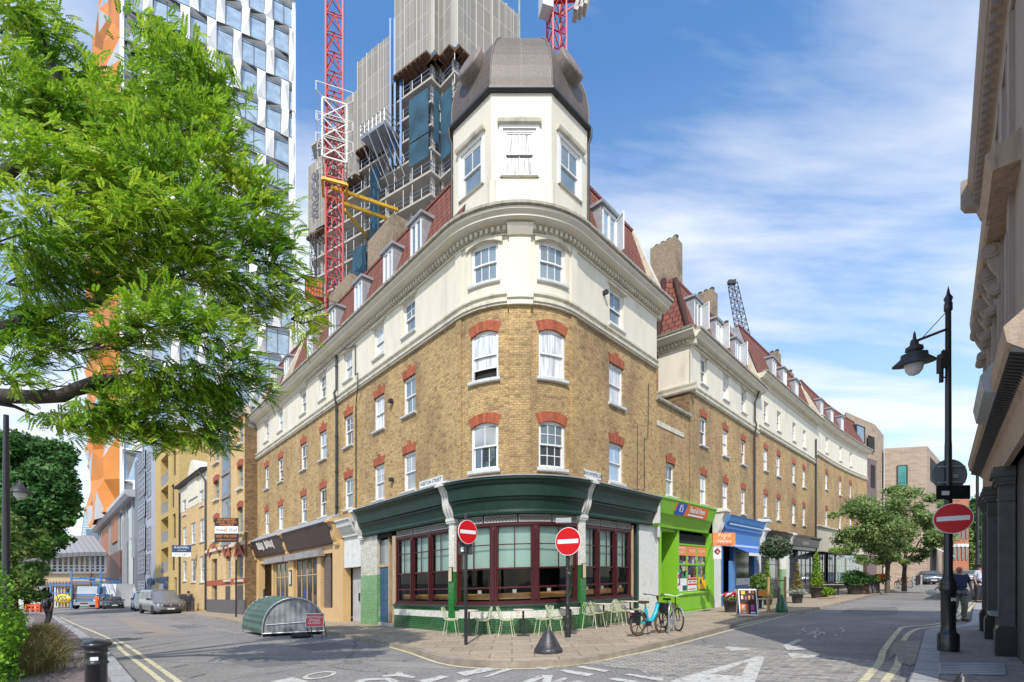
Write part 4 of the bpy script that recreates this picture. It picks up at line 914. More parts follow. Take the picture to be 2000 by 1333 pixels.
gtube([gp(x,y,ROAD)[:2]for x,y in((1582,1231),(1596,1229),(1598,1232),(1590,1233))],.05);gtube([gp(x,y,ROAD)[:2]for x,y in((1612,1232),(1626,1231),(1628,1233),(1616,1234))],.05)
tag(q.build('cycle_symbol',M['wline']),kind='structure')
# dashes of the parking bay on the left
dp_=smooth([gp(x,y,ROAD)[:2]for x,y in((320,1212),(365,1220),(415,1228),(470,1238))],14)
for k in range(0,len(dp_)-1,2):tag(line('road_marking',dp_[k:k+2],.07,M['wline']),kind='structure')
tag(line('road_marking',[gp(x,y,ROAD)[:2]for x,y in((470,1239),(515,1243),(635,1241))],.07,M['wline']),kind='structure')
# thin marks far away on the right
tag(line('road_marking',[gp(x,y,ROAD)[:2]for x,y in((1640,1182),(1755,1186))],.1,M['wline']),kind='structure')
# puddle beside the kerb with green slime
wet=mk('wet_algae',(.02,.032,.01),.35,.5,9,.5,25,spec=.3,stain=(.12,.12,.12),stain_lo=.5,stain_hi=.58,stain_scale=5)
sheet('puddle',[gp(x,y,ROAD)[:2]for x,y in((1745,1262),(1762,1252),(1799,1253),(1796,1292),(1778,1302),(1755,1294))],wet,.012)
sheet('puddle',[gp(x,y,ROAD)[:2]for x,y in((1742,1262),(1756,1250),(1762,1255),(1750,1278),(1735,1290))],wet,.014)
# covers set in the ground
def cover(pxs,name,label,mat,lift=.006,drop=0.0):
 ps=[gp(x,y,drop)for x,y in pxs];q=MB();c=sum((Vector((p.x,p.y,0))for p in ps),Vector())/4
 q.face([(p.x,p.y,G(p.x)-drop+lift)for p in ps]);n=7;a,b,d,e=ps
 for k in range(1,n):t=k/n;s0_,s1_=a.lerp(b,t),e.lerp(d,t);q.bar((s0_.x,s0_.y,G(s0_.x)-drop+lift+.003),(s1_.x,s1_.y,G(s1_.x)-drop+lift+.003),.014,.006)
 for i,j in((a,b),(b,d),(d,e),(e,a)):q.bar((i.x,i.y,G(i.x)-drop+lift+.003),(j.x,j.y,G(j.x)-drop+lift+.003),.03,.008)
 return tag(q.build(name,mat,org=(c.x,c.y,G(c.x)-drop)),label,'cover')
steel=mk('worn_steel_cover',(.33,.34,.36),.45,.15,5,metal=.5)
M['steel']=mk('galvanised_steel',(.42,.43,.45),.4,.15,8,metal=.7)
cover(((72,1289),(75,1283),(150,1276),(149,1281)),'access_cover','long pale steel access cover set in the left footway',steel)
cover(((1836,1296),(1836,1317),(1962,1320),(1960,1296)),'access_cover','ribbed steel access cover in the footway beside the black columns',steel)
cover(((334,1305),(360,1297),(367,1299),(340,1305)),'drain_cover','small square drain cover in the road, the farther of two',asphalt,drop=ROAD)
cover(((361,1320),(390,1314),(400,1318),(370,1325)),'drain_cover','small square drain cover in the road, the nearer of two',asphalt,drop=ROAD)
# ------------------------------------------------------------------ right-hand terrace
tb=thing('terrace_building','brick terrace house with hipped red tile roof above the green and blue shops','building',(9.0,23.5,G(9)))
def block(parent,p,t0,t1,pxs,rt=0,dh=0.0,gut=0.0,dorm=(),chim=(),roofcap=True,dent=True,w=.4,extra1=(),ddp=-.3):
 hs=9.95+dh;l1=[];l2=[];l3=[]
 for px in pxs:
  t=p.T(px,-.05)
  l3.append((t-w,t+w,10.72+dh,12.0+dh,0));l2.append((t-w,t+w,7.8+dh*.8,9.15+dh*.8,0));l1.append((t-w,t+w,5.02+dh*.5,6.4+dh*.5,0))
 ops1=l1+l2;top=12.3+dh+gut
 q=MB();wall(q,p,t0,t1,4.3,hs+.02,ops1);q.build('brick_wall',M['brick'],parent)
 q=MB();wall(q,p,t0,t1,hs+.02,top,[o[:4]for o in l3],d=.02);q.build('stucco_wall',M['stucco'],parent)
 q=MB();mould(q,p,t0,t1,[(-.05,hs),(.09,hs),(.09,hs+.05),(.13,hs+.07),(.13,hs+.15),(.06,hs+.17),(.06,hs+.28),(.12,hs+.30),(.12,hs+.36),(-.05,hs+.40)]);q.build('string_course',M['mould'],parent)
 z=dh+gut
 q=MB();mould(q,p,t0-.1,t1,[(-.1,12.05+z),(.07,12.05+z),(.07,12.12+z),(.0,12.14+z),(.08,12.14+z),(.08,12.27+z),(.34,12.32+z),(.42,12.42+z),(.52,12.5+z),(.52,12.58+z),(-.1,12.6+z)]);q.build('cornice',M['stucco2'],parent)
 q=MB();mould(q,p,t0-.1,t1,[(.3,12.585+z),(.56,12.585+z),(.6,12.6+z),(.6,12.68+z),(.3,12.70+z)]);q.build('gutter',M['gutter'],parent)
 if dent:
  q=MB();t=t0
  while t<t1:pbox(q,p,t,t+.085,.07,.2,12.13+z,12.265+z);t+=.17
  q.build('dentils',M['mould'],parent)
  for(a,b,c,e,k)in l3:mould(MB(),p,a-.12,b+.12,[(.0,e+.02),(.09,e+.02),(.11,e+.1),(.0,e+.13)]).build('window_hood',M['mould'],parent)
 for(a,b,c,e,k)in l1+l2:red_arch(MB(),p,a,b,e,0,.3).build('brick_arch',M['redarch'],parent)
 for i,(a,b,c,e,k)in enumerate(l3+l2+l1):sash(parent,p,a,b,c,e,-.1,up=(2,1),lowr=(1,1)if i%2 else(2,1),pane=pk())
 mansard(parent,p,t0+rt,t1,h0=12.6+z,h1=15.9+z)
 for i,px in enumerate(dorm):dormer(parent,p,p.T(px,ddp),13.3+z,w=.95,hh=1.55,d=ddp,pane=('gl_mid','cur_w','gl_blue')[i%3],leaf=R(70)if i<3 and parent is tb else 0)
 for px,py in chim:t=p.T(px,-1.8);chimney(parent,p,t,t+.86,-3.2,-1.8,13,p.h(px,py,-1.8),4)
T1,T2=T(1347),AT+PR
block(tb,pub,T1,T2,(1372,1415,1450),.9,dorm=(1363,1404,1441),chim=((1319,462),(1391,565),(1467,631)))
q=MB();mould(q,pub,T2-.2,T2+.1,[(.45,12.4),(.45,12.75),(.2,13.2),(-1.15,16.35),(-6,16.4),(-6,12.4)]);q.build('parapet_wall',M['mould'],tb)
# chamfered corner and hip of this block
c0=pub.xy(T1,0);c1=c0+Vector((-1.14,.9));cp_=Path([('L',0,(c1-c0).length,c1,(c0-c1).normalized())]);LL=(c1-c0).length
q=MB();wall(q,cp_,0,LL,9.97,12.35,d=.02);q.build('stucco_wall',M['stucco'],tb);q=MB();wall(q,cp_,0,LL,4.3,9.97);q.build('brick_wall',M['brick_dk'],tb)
for nm,prof,mm in(('string_course',[(-.05,9.95),(.09,9.95),(.13,10.02),(.13,10.1),(.06,10.12),(.12,10.25),(.12,10.31),(-.05,10.35)],'mould'),('cornice',[(-.1,12.05),(.07,12.05),(.08,12.27),(.34,12.32),(.52,12.5),(.52,12.58),(-.1,12.6)],'stucco2'),('gutter',[(.3,12.585),(.56,12.585),(.6,12.68),(.3,12.70)],'gutter')):
 q=MB();mould(q,cp_,-.1,LL+.3,prof);q.build(nm,M[mm],tb)
q=MB();t=0
while t<LL:pbox(q,cp_,t,t+.085,.07,.2,12.13,12.265);t+=.17
q.build('dentils',M['mould'],tb)
bk=Vector((-.728,.685));c2=c1+bk*5
rp=Path([('L',0,5,c2,(c1-c2).normalized())])
q=MB();wall(q,rp,0,5,4.3,12.5);q.build('side_wall',M['brick'],tb)
q=MB();mould(q,rp,0,5,[(0,12.5),(.25,12.5),(.28,12.62),(0,12.66)]);q.build('eaves',M['gutter'],tb)
q=MB()
A,B,Cc=cp_.P(0,.1,12.6),cp_.P(LL,.1,12.6),rp.P(0,.1,12.6)
ap1,ap0=pub.P(T1+.9,-1.1,15.9),pub.P(T1+.55,-1.5,15.9);Cd=rp.P(0,-1.6,15.9)
def uvq(pts):o=pts[0];ux=(pts[1]-pts[0]).normalized();n=(pts[1]-pts[0]).cross(pts[-1]-pts[0]).normalized();vy=n.cross(ux);return[((p-o).dot(ux),(p-o).dot(vy))for p in pts]
for pts in([A,B,ap1,ap0],[Cc,A,ap0,Cd],[B,pub.P(T1+.92,.05,12.6),pub.P(T1+.92,-1.1,15.9),ap1],[ap0,ap1,Cd]):q.face(pts,uvq(pts))
q.build('roof',M['tile'],tb);q=MB();q.tube([A,ap0],.13,8);q.tube([B,ap1],.13,8);q.build('hip_tiles',M['tile'],tb)
q=MB();t=.6;q.tube([rp.P(4.4,.1,h)for h in(8.9,10.4,12.2)],.055,8);q.tube([rp.P(4.4,.1,9.6),rp.P(2.4,.1,9.4)],.04,8)
tp=T(1474,.1);q.tube([pub.P(tp,.1,h)for h in(4.8,8,9.8)],.055,8);q.tube([pub.P(tp,.1,9.8),pub.P(tp,.2,10.35),pub.P(tp,.12,10.6),pub.P(tp,.12,11.7),pub.P(tp+.15,.3,12.3)],.055,8);q.build('drainpipe',M['iron'],tb)
# two-storey link
a=T(1308,-.05);ops=[(a-.4,a+.4,5.02,6.4)]
q=MB();wall(q,pub,TE,T1,4.3,8.75,ops,d=-.03);wall(q,pub,TE,T1,4.3,8.74,(),d=-.6);q.build('brick_wall',M['brick'],tb)
q=MB();mould(q,pub,TE,T1,[(-.6,8.75),(.06,8.75),(.1,8.8),(.1,8.9),(-.6,8.93)]);q.build('coping',M['gutter'],tb);q=MB();pbox(q,pub,TE+.1,T1-.6,-.03,.0,7.75,7.95);q.build('string_course',M['mould'],tb)
q=MB();red_arch(q,pub,a-.4,a+.4,6.4,0,.3);q.build('brick_arch',M['redarch'],tb);sash(tb,pub,a-.4,a+.4,5.02,6.4,-.13,up=(2,1),lowr=(1,1),pane='gl_dark',pane2='cur_g')
q=MB();a,b=pub.P(TE,-6,0),pub.P(T2,-6,0);q.face([a,b,b+Vector((0,0,13)),a+Vector((0,0,13))]);q.build('rear_wall',M['brick_dk'],tb)
# green shop
lime=mk('lime_green_shop_paint',(.215,.50,.028),.45,.05,2)
g0,g1=T(1288,0),T(1393,0)
q=MB();mould(q,pub,T(1287,.4),T(1395,.4),[(-.1,3.62),(.12,3.62),(.14,3.72),(.28,4.08),(.32,4.12),(.36,4.14),(.5,4.66),(.54,4.70),(.54,4.76),(-.05,4.9)]);o_gf=q.build('fascia',lime,tb)
# sign panel lies on the sloping board
fd=lambda h:.36+(h-4.14)*(.14/.52)+.012
sg=thing('shop_sign','long orange and blue sign on the sloping lime green shop fascia','sign',pub.P(T(1350,.45),.4,4.2))
a,b=T(1319,.45),T(1382,.45);am=T(1339,.45)
q=MB();mould(q,pub,am,b,[(fd(4.16)-.01,4.16),(fd(4.16)+.012,4.16),(fd(4.64)+.012,4.64),(fd(4.64)-.01,4.64)]);mould(q,pub,a,a+.22,[(fd(4.3)-.01,4.3),(fd(4.3)+.008,4.3),(fd(4.64)+.008,4.64),(fd(4.64)-.01,4.64)]);q.build('sign_panel',mk('orange_sign',(.74,.17,.025),.4,.02),sg)
q=MB();q.face([pub.P(a,fd(4.16)+.011,4.16),pub.P(am-.12,fd(4.16)+.013,4.16),pub.P(am+.12,fd(4.64)+.013,4.64),pub.P(a+.2,fd(4.64)+.013,4.64)]);q.build('sign_panel',mk('blue_sign',(.015,.09,.46),.4,.02),sg)
def ptext(p,txt,tc_,hc,size,dfun,mat,parent,shear=.0,sx=1.0,space=1.0,name='lettering',bold=0,flip=False):
 vs,fs=text_mesh(txt,size,0,shear,space);q=MB()
 q.raw([p.P(tc_+v.x*sx,dfun(hc+v.y)if callable(dfun)else dfun,hc+v.y)for v in vs],fs)
 if bold:
  for ox,oy in((bold,0),(-bold,0),(0,bold),(0,-bold)):q.raw([p.P(tc_+v.x*sx+ox,(dfun(hc+v.y)if callable(dfun)else dfun)-.001,hc+v.y+oy)for v in vs],fs)
 return q.build(name,mat,parent)
f2=lambda h:fd(h)+.02
signw=mk('white_sign_paint',(.85,.85,.85),.5,.02)
ptext(pub,"K's",(a+am)/2+.06,4.42,.40,f2,signw,sg,.15,.75,bold=.012);ptext(pub,'Food & News',(am+b)/2-.0,4.45,.34,f2,signw,sg,.12,.86,bold=.012)
q=MB();q.face([pub.P(am+.3,f2(4.2),4.2),pub.P(b-.45,f2(4.2),4.2),pub.P(b-.45,f2(4.27),4.27),pub.P(am+.3,f2(4.27),4.27)]);q.build('white_strip',signw,sg)
# shopfront woodwork
w0,w1=T(1324,0),T(1383,0)
q=MB();pbox(q,pub,w1,g1,-.3,.05,0,3.65);pbox(q,pub,w0-.12,w0+.06,-.9,.03,0,3.65);pbox(q,pub,g0-.05,g0+.12,-.3,.03,0,3.65)
pbox(q,pub,w0,w1,-.3,.0,0,.78);mould(q,pub,w0-.02,w1+.02,[(0,.75),(.05,.75),(.07,.8),(.07,.84),(0,.87)]);pbox(q,pub,w0+.05,w1-.05,0,.015,.08,.12);pbox(q,pub,g0,w0,-.95,-.75,2.35,3.65);pbox(q,pub,g0+.02,w0,-.75,-.05,3.5,3.65)
pbox(q,pub,T(1302,-.8),w0,-.85,-.78,0,2.35)
pbox(q,pub,g0+.3,T(1315,-.7),-.75,-.72,2.5,2.56);pbox(q,pub,g0+.3,T(1315,-.7),-.75,-.72,3.3,3.36)
q.build('shopfront',lime,tb)
stock=blotchy('groceries_behind_glass',[(.35,.05,.05),(.55,.5,.45),(.05,.15,.30),(.10,.06,.16),(.5,.30,.05),(.06,.25,.20)],5,thr=.42)
gw=shopwin(tb,pub,w0+.06,w1,.84,3.05,-.1,lime,3,(2.13,),stock,bar=.08)
q=MB();patch(q,pub,w0+.1,w1-.02,3.05,3.5,-.12);q.build('transom_light',M['dark'],tb)
orange=mk('orange_window_film',(.80,.26,.08),.5,.03)
n3=(w1-w0-.06)/3
for k in range(3):
 a=w0+.06+n3*k+.06;b=a+n3-.12;q=MB();patch(q,pub,a,b,2.52,2.98,-.085);o=q.build('window_film',orange,gw)
ptext(pub,'NEWSPAPERS\n&\nTOBACCO',w0+.06+n3*.5,2.75,.115,-.08,signw,tb);ptext(pub,'GROCERY',w0+.06+n3*1.5,2.75,.14,-.08,signw,tb);ptext(pub,'OFF LICENCE',w0+.06+n3*2.5,2.75,.12,-.08,signw,tb)
paper={'white_poster':(.75,.75,.74),'red_poster':(.62,.04,.08),'yellow_poster':(.80,.45,.03),'navy_poster':(.03,.06,.14)}
for nm,c in paper.items():M[nm]=mk(nm,c,.6,.03)
for(k,u0,u1,h0,h1,m_)in((0,0,1,.92,1.5,'white_poster'),(0,.0,.3,1.2,1.5,'navy_poster'),(0,.55,1,.95,1.18,'navy_poster'),(1,0,1,.92,1.52,'white_poster'),(1,0,1,1.4,1.5,'red_poster'),(1,0,1,1.17,1.25,'red_poster'),(1,.1,.9,.97,1.02,'red_poster'),(1,.1,.42,1.3,1.36,'red_poster'),(1,.55,.9,1.3,1.36,'red_poster'),(2,.05,.62,.95,1.55,'yellow_poster'),(2,.62,1,.95,1.4,'yellow_poster')):
 a=w0+.06+n3*k+.06;b=n3-.12;q=MB();patch(q,pub,a+b*u0,a+b*u1,h0,h1,-.084+(.002 if 'white' not in m_ else 0));q.build('poster',M[m_],gw)
ptext(pub,'40',w0+.06+n3*2.36,1.3,.3,-.078,M['black'],tb,0,.8,bold=.012)
# door and notices in the recess
q=MB();a,b=T(1289,-.8),T(1302,-.8);pbox(q,pub,a,b,-.86,-.8,0,2.3);o=q.build('door',lime,tb);q=MB();pbox(q,pub,a+.08,b-.08,-.8,-.79,.95,2.1);q.build('pane',stock,o)
q=MB();pbox(q,pub,T(1307,-.75),T(1315,-.75),-.78,-.7,1.85,2.28);q.build('meter_box',M['white'],tb)
q=MB();a=T(1322,.04);pbox(q,pub,w0-.1,w0+.04,.03,.036,1.05,1.75);q.build('notice',M['white_poster'],tb);q=MB();pbox(q,pub,w0-.09,w0+.03,.036,.039,1.5,1.7);pbox(q,pub,w0-.09,w0+.03,.036,.039,1.18,1.3);q.build('notice',M['red_poster'],tb)
# pilaster + console between green and blue shops
for px0,px1,hx in((1395,1408,0),(1484,1490,0)):
 a,b=T(px0,.05),T(px1,.05);q=MB();pbox(q,pub,a,b,-.3,.06,0,3.6);q.build('rendered_pier',M['corb'],tb)
 q=MB();console(q,pub,a+.05,a+.5,4.72,3.6,.52,.12);q.build('console',M['corb'],tb)
# blue shop
sky_b=mk('cornflower_shop_paint',(.09,.25,.56),.45,.05,2);royal=mk('royal_blue_paint',(.045,.15,.42),.45,.05,2)
b0,b1=T(1408,0),T(1485,0)
q=MB();mould(q,pub,b0+.1,b1,[(-.1,3.1),(.10,3.1),(.12,3.2),(.08,3.25),(.18,3.95),(.26,3.98),(.28,4.08),(.20,4.1),(.26,4.3),(.36,4.34),(.40,4.44),(.46,4.62),(.5,4.66),(-.05,4.8)]);q.build('fascia',sky_b,tb)
q=MB();t=b0+.4
while t<b1-.1:pbox(q,pub,t,t+.07,.24,.33,4.2,4.29);t+=.14
q.build('dentils',mk('pale_blue_trim',(.35,.50,.70),.5),tb)
q=MB();pbox(q,pub,b0-.1,b0+.32,-.3,.0,0,3.1);pbox(q,pub,T(1428,-.2),T(1434,-.2),-.3,-.1,0,3.1);pbox(q,pub,T(1470,-.1),T(1475,-.1),-.3,.0,0,3.1);q.build('shopfront',royal,tb)
dw=T(1414,-.3),T(1424,-.3)
q=MB();pbox(q,pub,dw[0],dw[1],-.06,.0,.1,2.35);o=q.build('door',sky_b,tb)
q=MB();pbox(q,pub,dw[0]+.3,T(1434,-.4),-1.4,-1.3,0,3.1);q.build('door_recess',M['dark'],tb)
shopwin(tb,pub,T(1434,-.1),T(1471,-.1),.85,3.0,-.15,royal,1,(2.0,),blotchy('reflecting_shop_glass',[(.06,.05,.04),(.10,.09,.07),(.03,.06,.06)],2,thr=.4),fr=.12)
q=MB();patch(q,pub,T(1436,-.1),T(1466,-.1),1.0,1.4,-.14);q.build('window_film',mk('frosted_film',(.5,.52,.52),.5),tb)
q=MB();pbox(q,pub,T(1434,-.1),T(1483,-.1),-.3,-.05,0,.82);q.build('stall_riser',mk('pale_timber_board',(.46,.36,.26),.7,.15,5),tb)
q=MB();t0_,t1_=T(1432,.2),T(1486,.3)
q.face([pub.P(t0_,.12,3.15),pub.P(t1_,.12,3.15),pub.P(t1_,1.0,2.72),pub.P(t0_,1.0,2.72)]);q.face([pub.P(t0_,.12,3.12),pub.P(t1_,.12,3.12),pub.P(t1_,1.0,2.69),pub.P(t0_,1.0,2.69)]);aw=q.build('awning',mk('blue_awning_cloth',(.05,.13,.40),.8),tb)
q=MB();pbox(q,pub,t0_,t1_,.98,1.05,2.58,2.73);q.build('awning_rail',M['white'],aw);q=MB();pbox(q,pub,t0_,t1_,.05,.16,3.1,3.2);q.build('awning_box',M['white'],aw)
# farther curved terrace
e2=pub.xy(T2,0)
u2=Vector((.995,1)).normalized();p2=Path([('L',0,13.7,e2,u2)]);e3=p2.xy(13.7,0)
tb2=thing('terrace_building','brick and cream terrace house above the two black shopfronts','building',(e2.x+5,e2.y+5,G(e2.x+5)))
block(tb2,p2,0,13.7,(1494,1519,1549,1569),dh=.3,gut=.75,dorm=(1512,1533,1556),chim=((1519,687),(1566,727)),dent=False)
q=MB();mould(q,p2,13.6,13.9,[(.45,13.5),(.45,13.9),(-1.15,17.2),(-6,17.3),(-6,12.4)]);q.build('parapet_wall',M['mould'],tb2)
q=MB();pbox(q,p2,0,13.7,-6.1,-6,0,13);q.build('rear_wall',M['brick_dk'],tb2)
q=MB();t=p2.T(1594,.1);q.tube([p2.P(13.2,.1,h)for h in(0,5,9.8,12.2)],.06,8);q.build('drainpipe',M['iron'],tb2)
# third stretch curves gently: five short chords
pts=[e3];ang=math.atan2(1,1.04)
segs=[];tt=0;cur=e3.copy();a0=math.atan2(1,.99)
for k in range(6):
 an=a0-R(1.1)*k;u=Vector((math.cos(an),math.sin(an)));segs.append(('L',tt,tt+2.85,cur.copy(),u));cur=cur+u*2.85;tt+=2.85
p3=Path(segs);tb3=thing('terrace_building','farthest brick and cream terrace house with curved front behind the street trees','building',(e3.x+6,e3.y+6,G(e3.x+6)))
block(tb3,p3,0,17.1,(1613,1640,1660),dh=1.1,gut=.35,dorm=(1605,1625,1645),chim=(),dent=False)
q=MB();pbox(q,p3,0,17.1,-6.1,-6,0,13);q.face([p3.P(17.1,0,0),p3.P(17.1,-6,0),p3.P(17.1,-6,13.5),p3.P(17.1,0,13.5)]);q.build('rear_wall',M['brick_dk'],tb3)
# shopfronts under them
charcoal=mk('charcoal_shop_paint',(.035,.037,.042),.5,.1,2)
def simpleshop(parent,p,t0,t1,paint,fas,glass,nx=3,ys=(2.2,),sill=.6,hh=4.3,pier='corb'):
 q=MB();mould(q,p,t0+.35,t1-.1,[(-.1,3.3),(.1,3.3),(.12,3.5),(.2,3.55),(.3,4.1),(.42,4.2),(.45,hh),(-.05,hh+.1)]);q.build('fascia',fas,parent)
 q=MB();pbox(q,p,t0,t0+.35,-.3,.05,0,3.4);q.build('rendered_pier',M[pier],parent)
 q=MB();console(q,p,t0,t0+.36,hh-.1,3.4,.46,.1,3);q.build('console',M['corb'],parent)
 q=MB();pbox(q,p,t0+.35,t1,-.3,-.04,0,sill);pbox(q,p,t1-.2,t1,-.3,.0,0,3.4);dm_=t0+(t1-t0)*.36;pbox(q,p,dm_-.1,dm_+.05,-.3,0,0,3.4);q.build('shopfront',paint,parent)
 shopwin(parent,p,dm_+.05,t1-.2,sill,3.3,-.1,paint,nx,ys,glass);shopwin(parent,p,t0+.4,dm_-.1,.1,3.3,-.25,paint,1,(2.3,),glass,name='shop_door')
s1_,s2_=p2.T(1536,0),p2.T(1589,0)
simpleshop(tb2,p2,.1,s1_,charcoal,M['black'],'gl_dark',2);simpleshop(tb2,p2,s1_,13.6,charcoal,M['black'],'gl_dark',4)
ptext(p2,'ORIGIN',3.2,3.85,.42,.3,M['corb'],tb2,0,.9);ptext(p2,'LOCKSMITHS',s1_+3.6,3.78,.3,.3,M['corb'],tb2,0,.9)
q=MB();pbox(q,p2,s1_-1.15,s1_-.05,-.1,.02,0,1.9);q.build('green_base',M['gtile_w'],tb2);q=MB();pbox(q,p2,s1_-1.15,s1_-.05,-.1,.018,1.9,3.4);q.build('tiled_pier',M['wtile'],tb2)
stone=mk('pale_stone_render',(.52,.47,.38),.8,.06,2)
q=MB();wall(q,p3,0,17.1,3.3,5.45,d=.04);q.build('stone_band',stone,tb3)
q=MB();mould(q,p3,0,17,[(0,5.3),(.2,5.35),(.2,5.45),(0,5.5)]);q.build('string_course',M['mould'],tb3)
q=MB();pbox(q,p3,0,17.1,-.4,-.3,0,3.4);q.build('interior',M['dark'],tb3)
shopwin(tb3,p3,.8,3.4,.2,3.2,-.1,charcoal,3,(2.3,),'gl_dark',name='shop_door');shopwin(tb3,p3,4.2,6.6,.6,3.2,-.1,charcoal,3,(2.2,),'gl_mid');shopwin(tb3,p3,7.2,10,.6,3.2,-.1,mk('pale_green_shop_paint',(.42,.52,.40),.5),3,(2.2,),'gl_mid');shopwin(tb3,p3,10.6,16,.6,3.2,-.1,MATS['pale_green_shop_paint'],5,(2.2,),'gl_mid')
q=MB();t=.3
for i in range(2):
 a,b=(.3,4.9)[i],(4.4,8.0)[i]
q.face([p3.P(.5,.1,3.35),p3.P(5.2,.1,3.35),p3.P(5.2,1.5,2.95),p3.P(.5,1.5,2.95)]);q.face([p3.P(.5,.1,3.32),p3.P(5.2,.1,3.32),p3.P(5.2,1.5,2.92),p3.P(.5,1.5,2.92)]);aw=q.build('awning',M['blackmatt'],tb3);q=MB();pbox(q,p3,.5,5.2,1.48,1.56,2.78,2.96);q.build('awning_rail',M['corb'],aw)
# modern houses beyond
def facade_box(name,label,pts,z1,mat,cat='building',z0=-1):
 """a building from its plan polygon (world x, y)"""
 c=sum((Vector((x,y,0))for x,y in pts),Vector())/len(pts);g=G(c.x);o=thing(name,label,cat,(c.x,c.y,g))
 q=MB();q.prism(pts,g+z0,g+z1);q.build('walls',mat,o);return o
def X(px,D):return((px-1000)/F*D,D)
def rect_on(parent,a,b,z0,z1,mat,name='window',depth=.15,proud=.02,frame=None,recess=False):
 """window on a straight wall from a to b (plan points), heights absolute"""
 a,b=Vector(a),Vector(b);u=(b-a).normalized();n=Vector((u.y,-u.x));
 q=MB();k=n*proud
 p0,p1=a+k,b+k;q.face([(p0.x,p0.y,z0),(p1.x,p1.y,z0),(p1.x,p1.y,z1),(p0.x,p0.y,z1)],[(0,0),(1,0),(1,1),(0,1)])
 o=q.build(name if not frame else name,mat,parent)
 if frame:
  f=MB();ext=.06
  for(s,e,c,d)in((a,b,z0-ext,z0),(a,b,z1,z1+ext)):f.prism([tuple(s),tuple(e),tuple(e+n*(proud+.05)),tuple(s+n*(proud+.05))],c,d)
  for s in(a,b):f.prism([tuple(s-u*ext),tuple(s+u*ext),tuple(s+u*ext+n*(proud+.05)),tuple(s-u*ext+n*(proud+.05))],z0,z1)
  f.build('frame',frame,o)
 return o
def zat(py,D):return EYE+(1138-py)/F*D
buff=brickmat('buff_brown_brick',(.44,.34,.25),(.34,.25,.18),(.36,.30,.24),bw=.9,rh=.12,ms=.02,soot_amt=.15,third=(.26,.18,.13))
D1,D2=53,58
mod=facade_box('modern_house','buff brick house clad in brown panels at the end of the terrace',[X(1645,52),X(1652,50),X(1709,54),X(1726,58),X(1700,66),X(1650,62)],zat(832,54)-G(37),buff)
mh=facade_box('panel_bay','brown vertical panel front of the modern house next to the terrace end',[X(1655,49.6),X(1712,53.4),X(1706,55),X(1660,51)],zat(895,52)-G(36),mk('brown_metal_cladding',(.15,.095,.095),.5,.08,3,stretch=(3,3,.1)))
mh.name='cladding';mh.parent=mod;mh.location=Vector(mh.location)-Vector(mod.location);
for k_ in('label','category'):
 if k_ in mh:del mh[k_]
cl=mh.children[0];cl.parent=mod;cl.location=mh.location;cl.name='cladding';bpy.data.objects.remove(mh)
rect_on(mod,X(1664,50.3),X(1680,51.4),zat(866,51),zat(836,51),M['gl_mid'],frame=M['iron'],proud=.4);rect_on(mod,X(1694,52.6),X(1707,53.6),zat(882,53),zat(852,53),M['dark'],proud=.06);rect_on(mod,X(1698,52.7),X(1706,53.2),zat(950,52),zat(905,52),M['dark'],proud=.15);rect_on(mod,X(1683,51.6),X(1689,52),zat(930,52),zat(898,52),M['dark'],proud=.15)
md2=facade_box('modern_house','flat-roofed sand brick house with a green glass window above the street trees',[X(1727,57),X(1811,56),X(1840,64),X(1750,70)],zat(878,57)-G(48),buff)
tq=mk('teal_glass',(.05,.22,.20),.1,.2,1)
rect_on(md2,X(1752,56.7),X(1771,56.5),zat(952,56.5),zat(910,56.5),tq,frame=M['iron'],proud=.05);rect_on(md2,X(1816,57.4),X(1832,61.8),zat(944,59),zat(900,59),M['dark'],proud=.05)
rect_on(md2,X(1816,57.4),X(1828,60.7),zat(1130,58),zat(1070,58),M['dark'],proud=.05)
q=MB();u=Vector(X(1840,64))-Vector(X(1811,56));a,b=Vector(X(1818,57.9)),Vector(X(1830,61.2));n=Vector((u.y,-u.x)).normalized()
za=zat(1067,58)
q.face([(a.x,a.y,za),(b.x,b.y,za),(b.x+n.x*1.8,b.y+n.y*1.8,za-1.2),(a.x+n.x*1.8,a.y+n.y*1.8,za-1.2)]);q.build('awning',M['white'],md2)
rb=facade_box('red_brick_building','orange-red brick building with white lintels behind the right-hand sign',[X(1843,70),X(1892,70),X(1892,90),X(1840,90)],zat(978,70)-G(64),M['redbrick'])
for r_,(y0,y1)in enumerate(((1094,1068),(1052,1022))):
 for k in range(6):x=1846+k*8;rect_on(rb,X(x,69.9),X(x+4.5,69.9),zat(y0,70),zat(y1,70),M['gl_dark'],proud=.03);q=MB();q.box(Vector((*X(x+2.2,69.85),zat(y1-2.5,70))),(.5,.1,.4));q.build('lintel',M['white'],rb)
q=MB();pts=[X(1843,69.9),X(1876,69.9)];a,b=pts;q.face([(a[0],a[1],zat(978,70)),(b[0],b[1],zat(978,70)),(b[0]-.7,b[1],zat(948,70)+0),(a[0],a[1],zat(944,70))]);q.face([(b[0],b[1],zat(978,70)),(b[0]-.7,b[1],zat(948,70)),(b[0]+3,b[1]+8,zat(978,70))]);q.build('gable',M['redbrick'],rb)
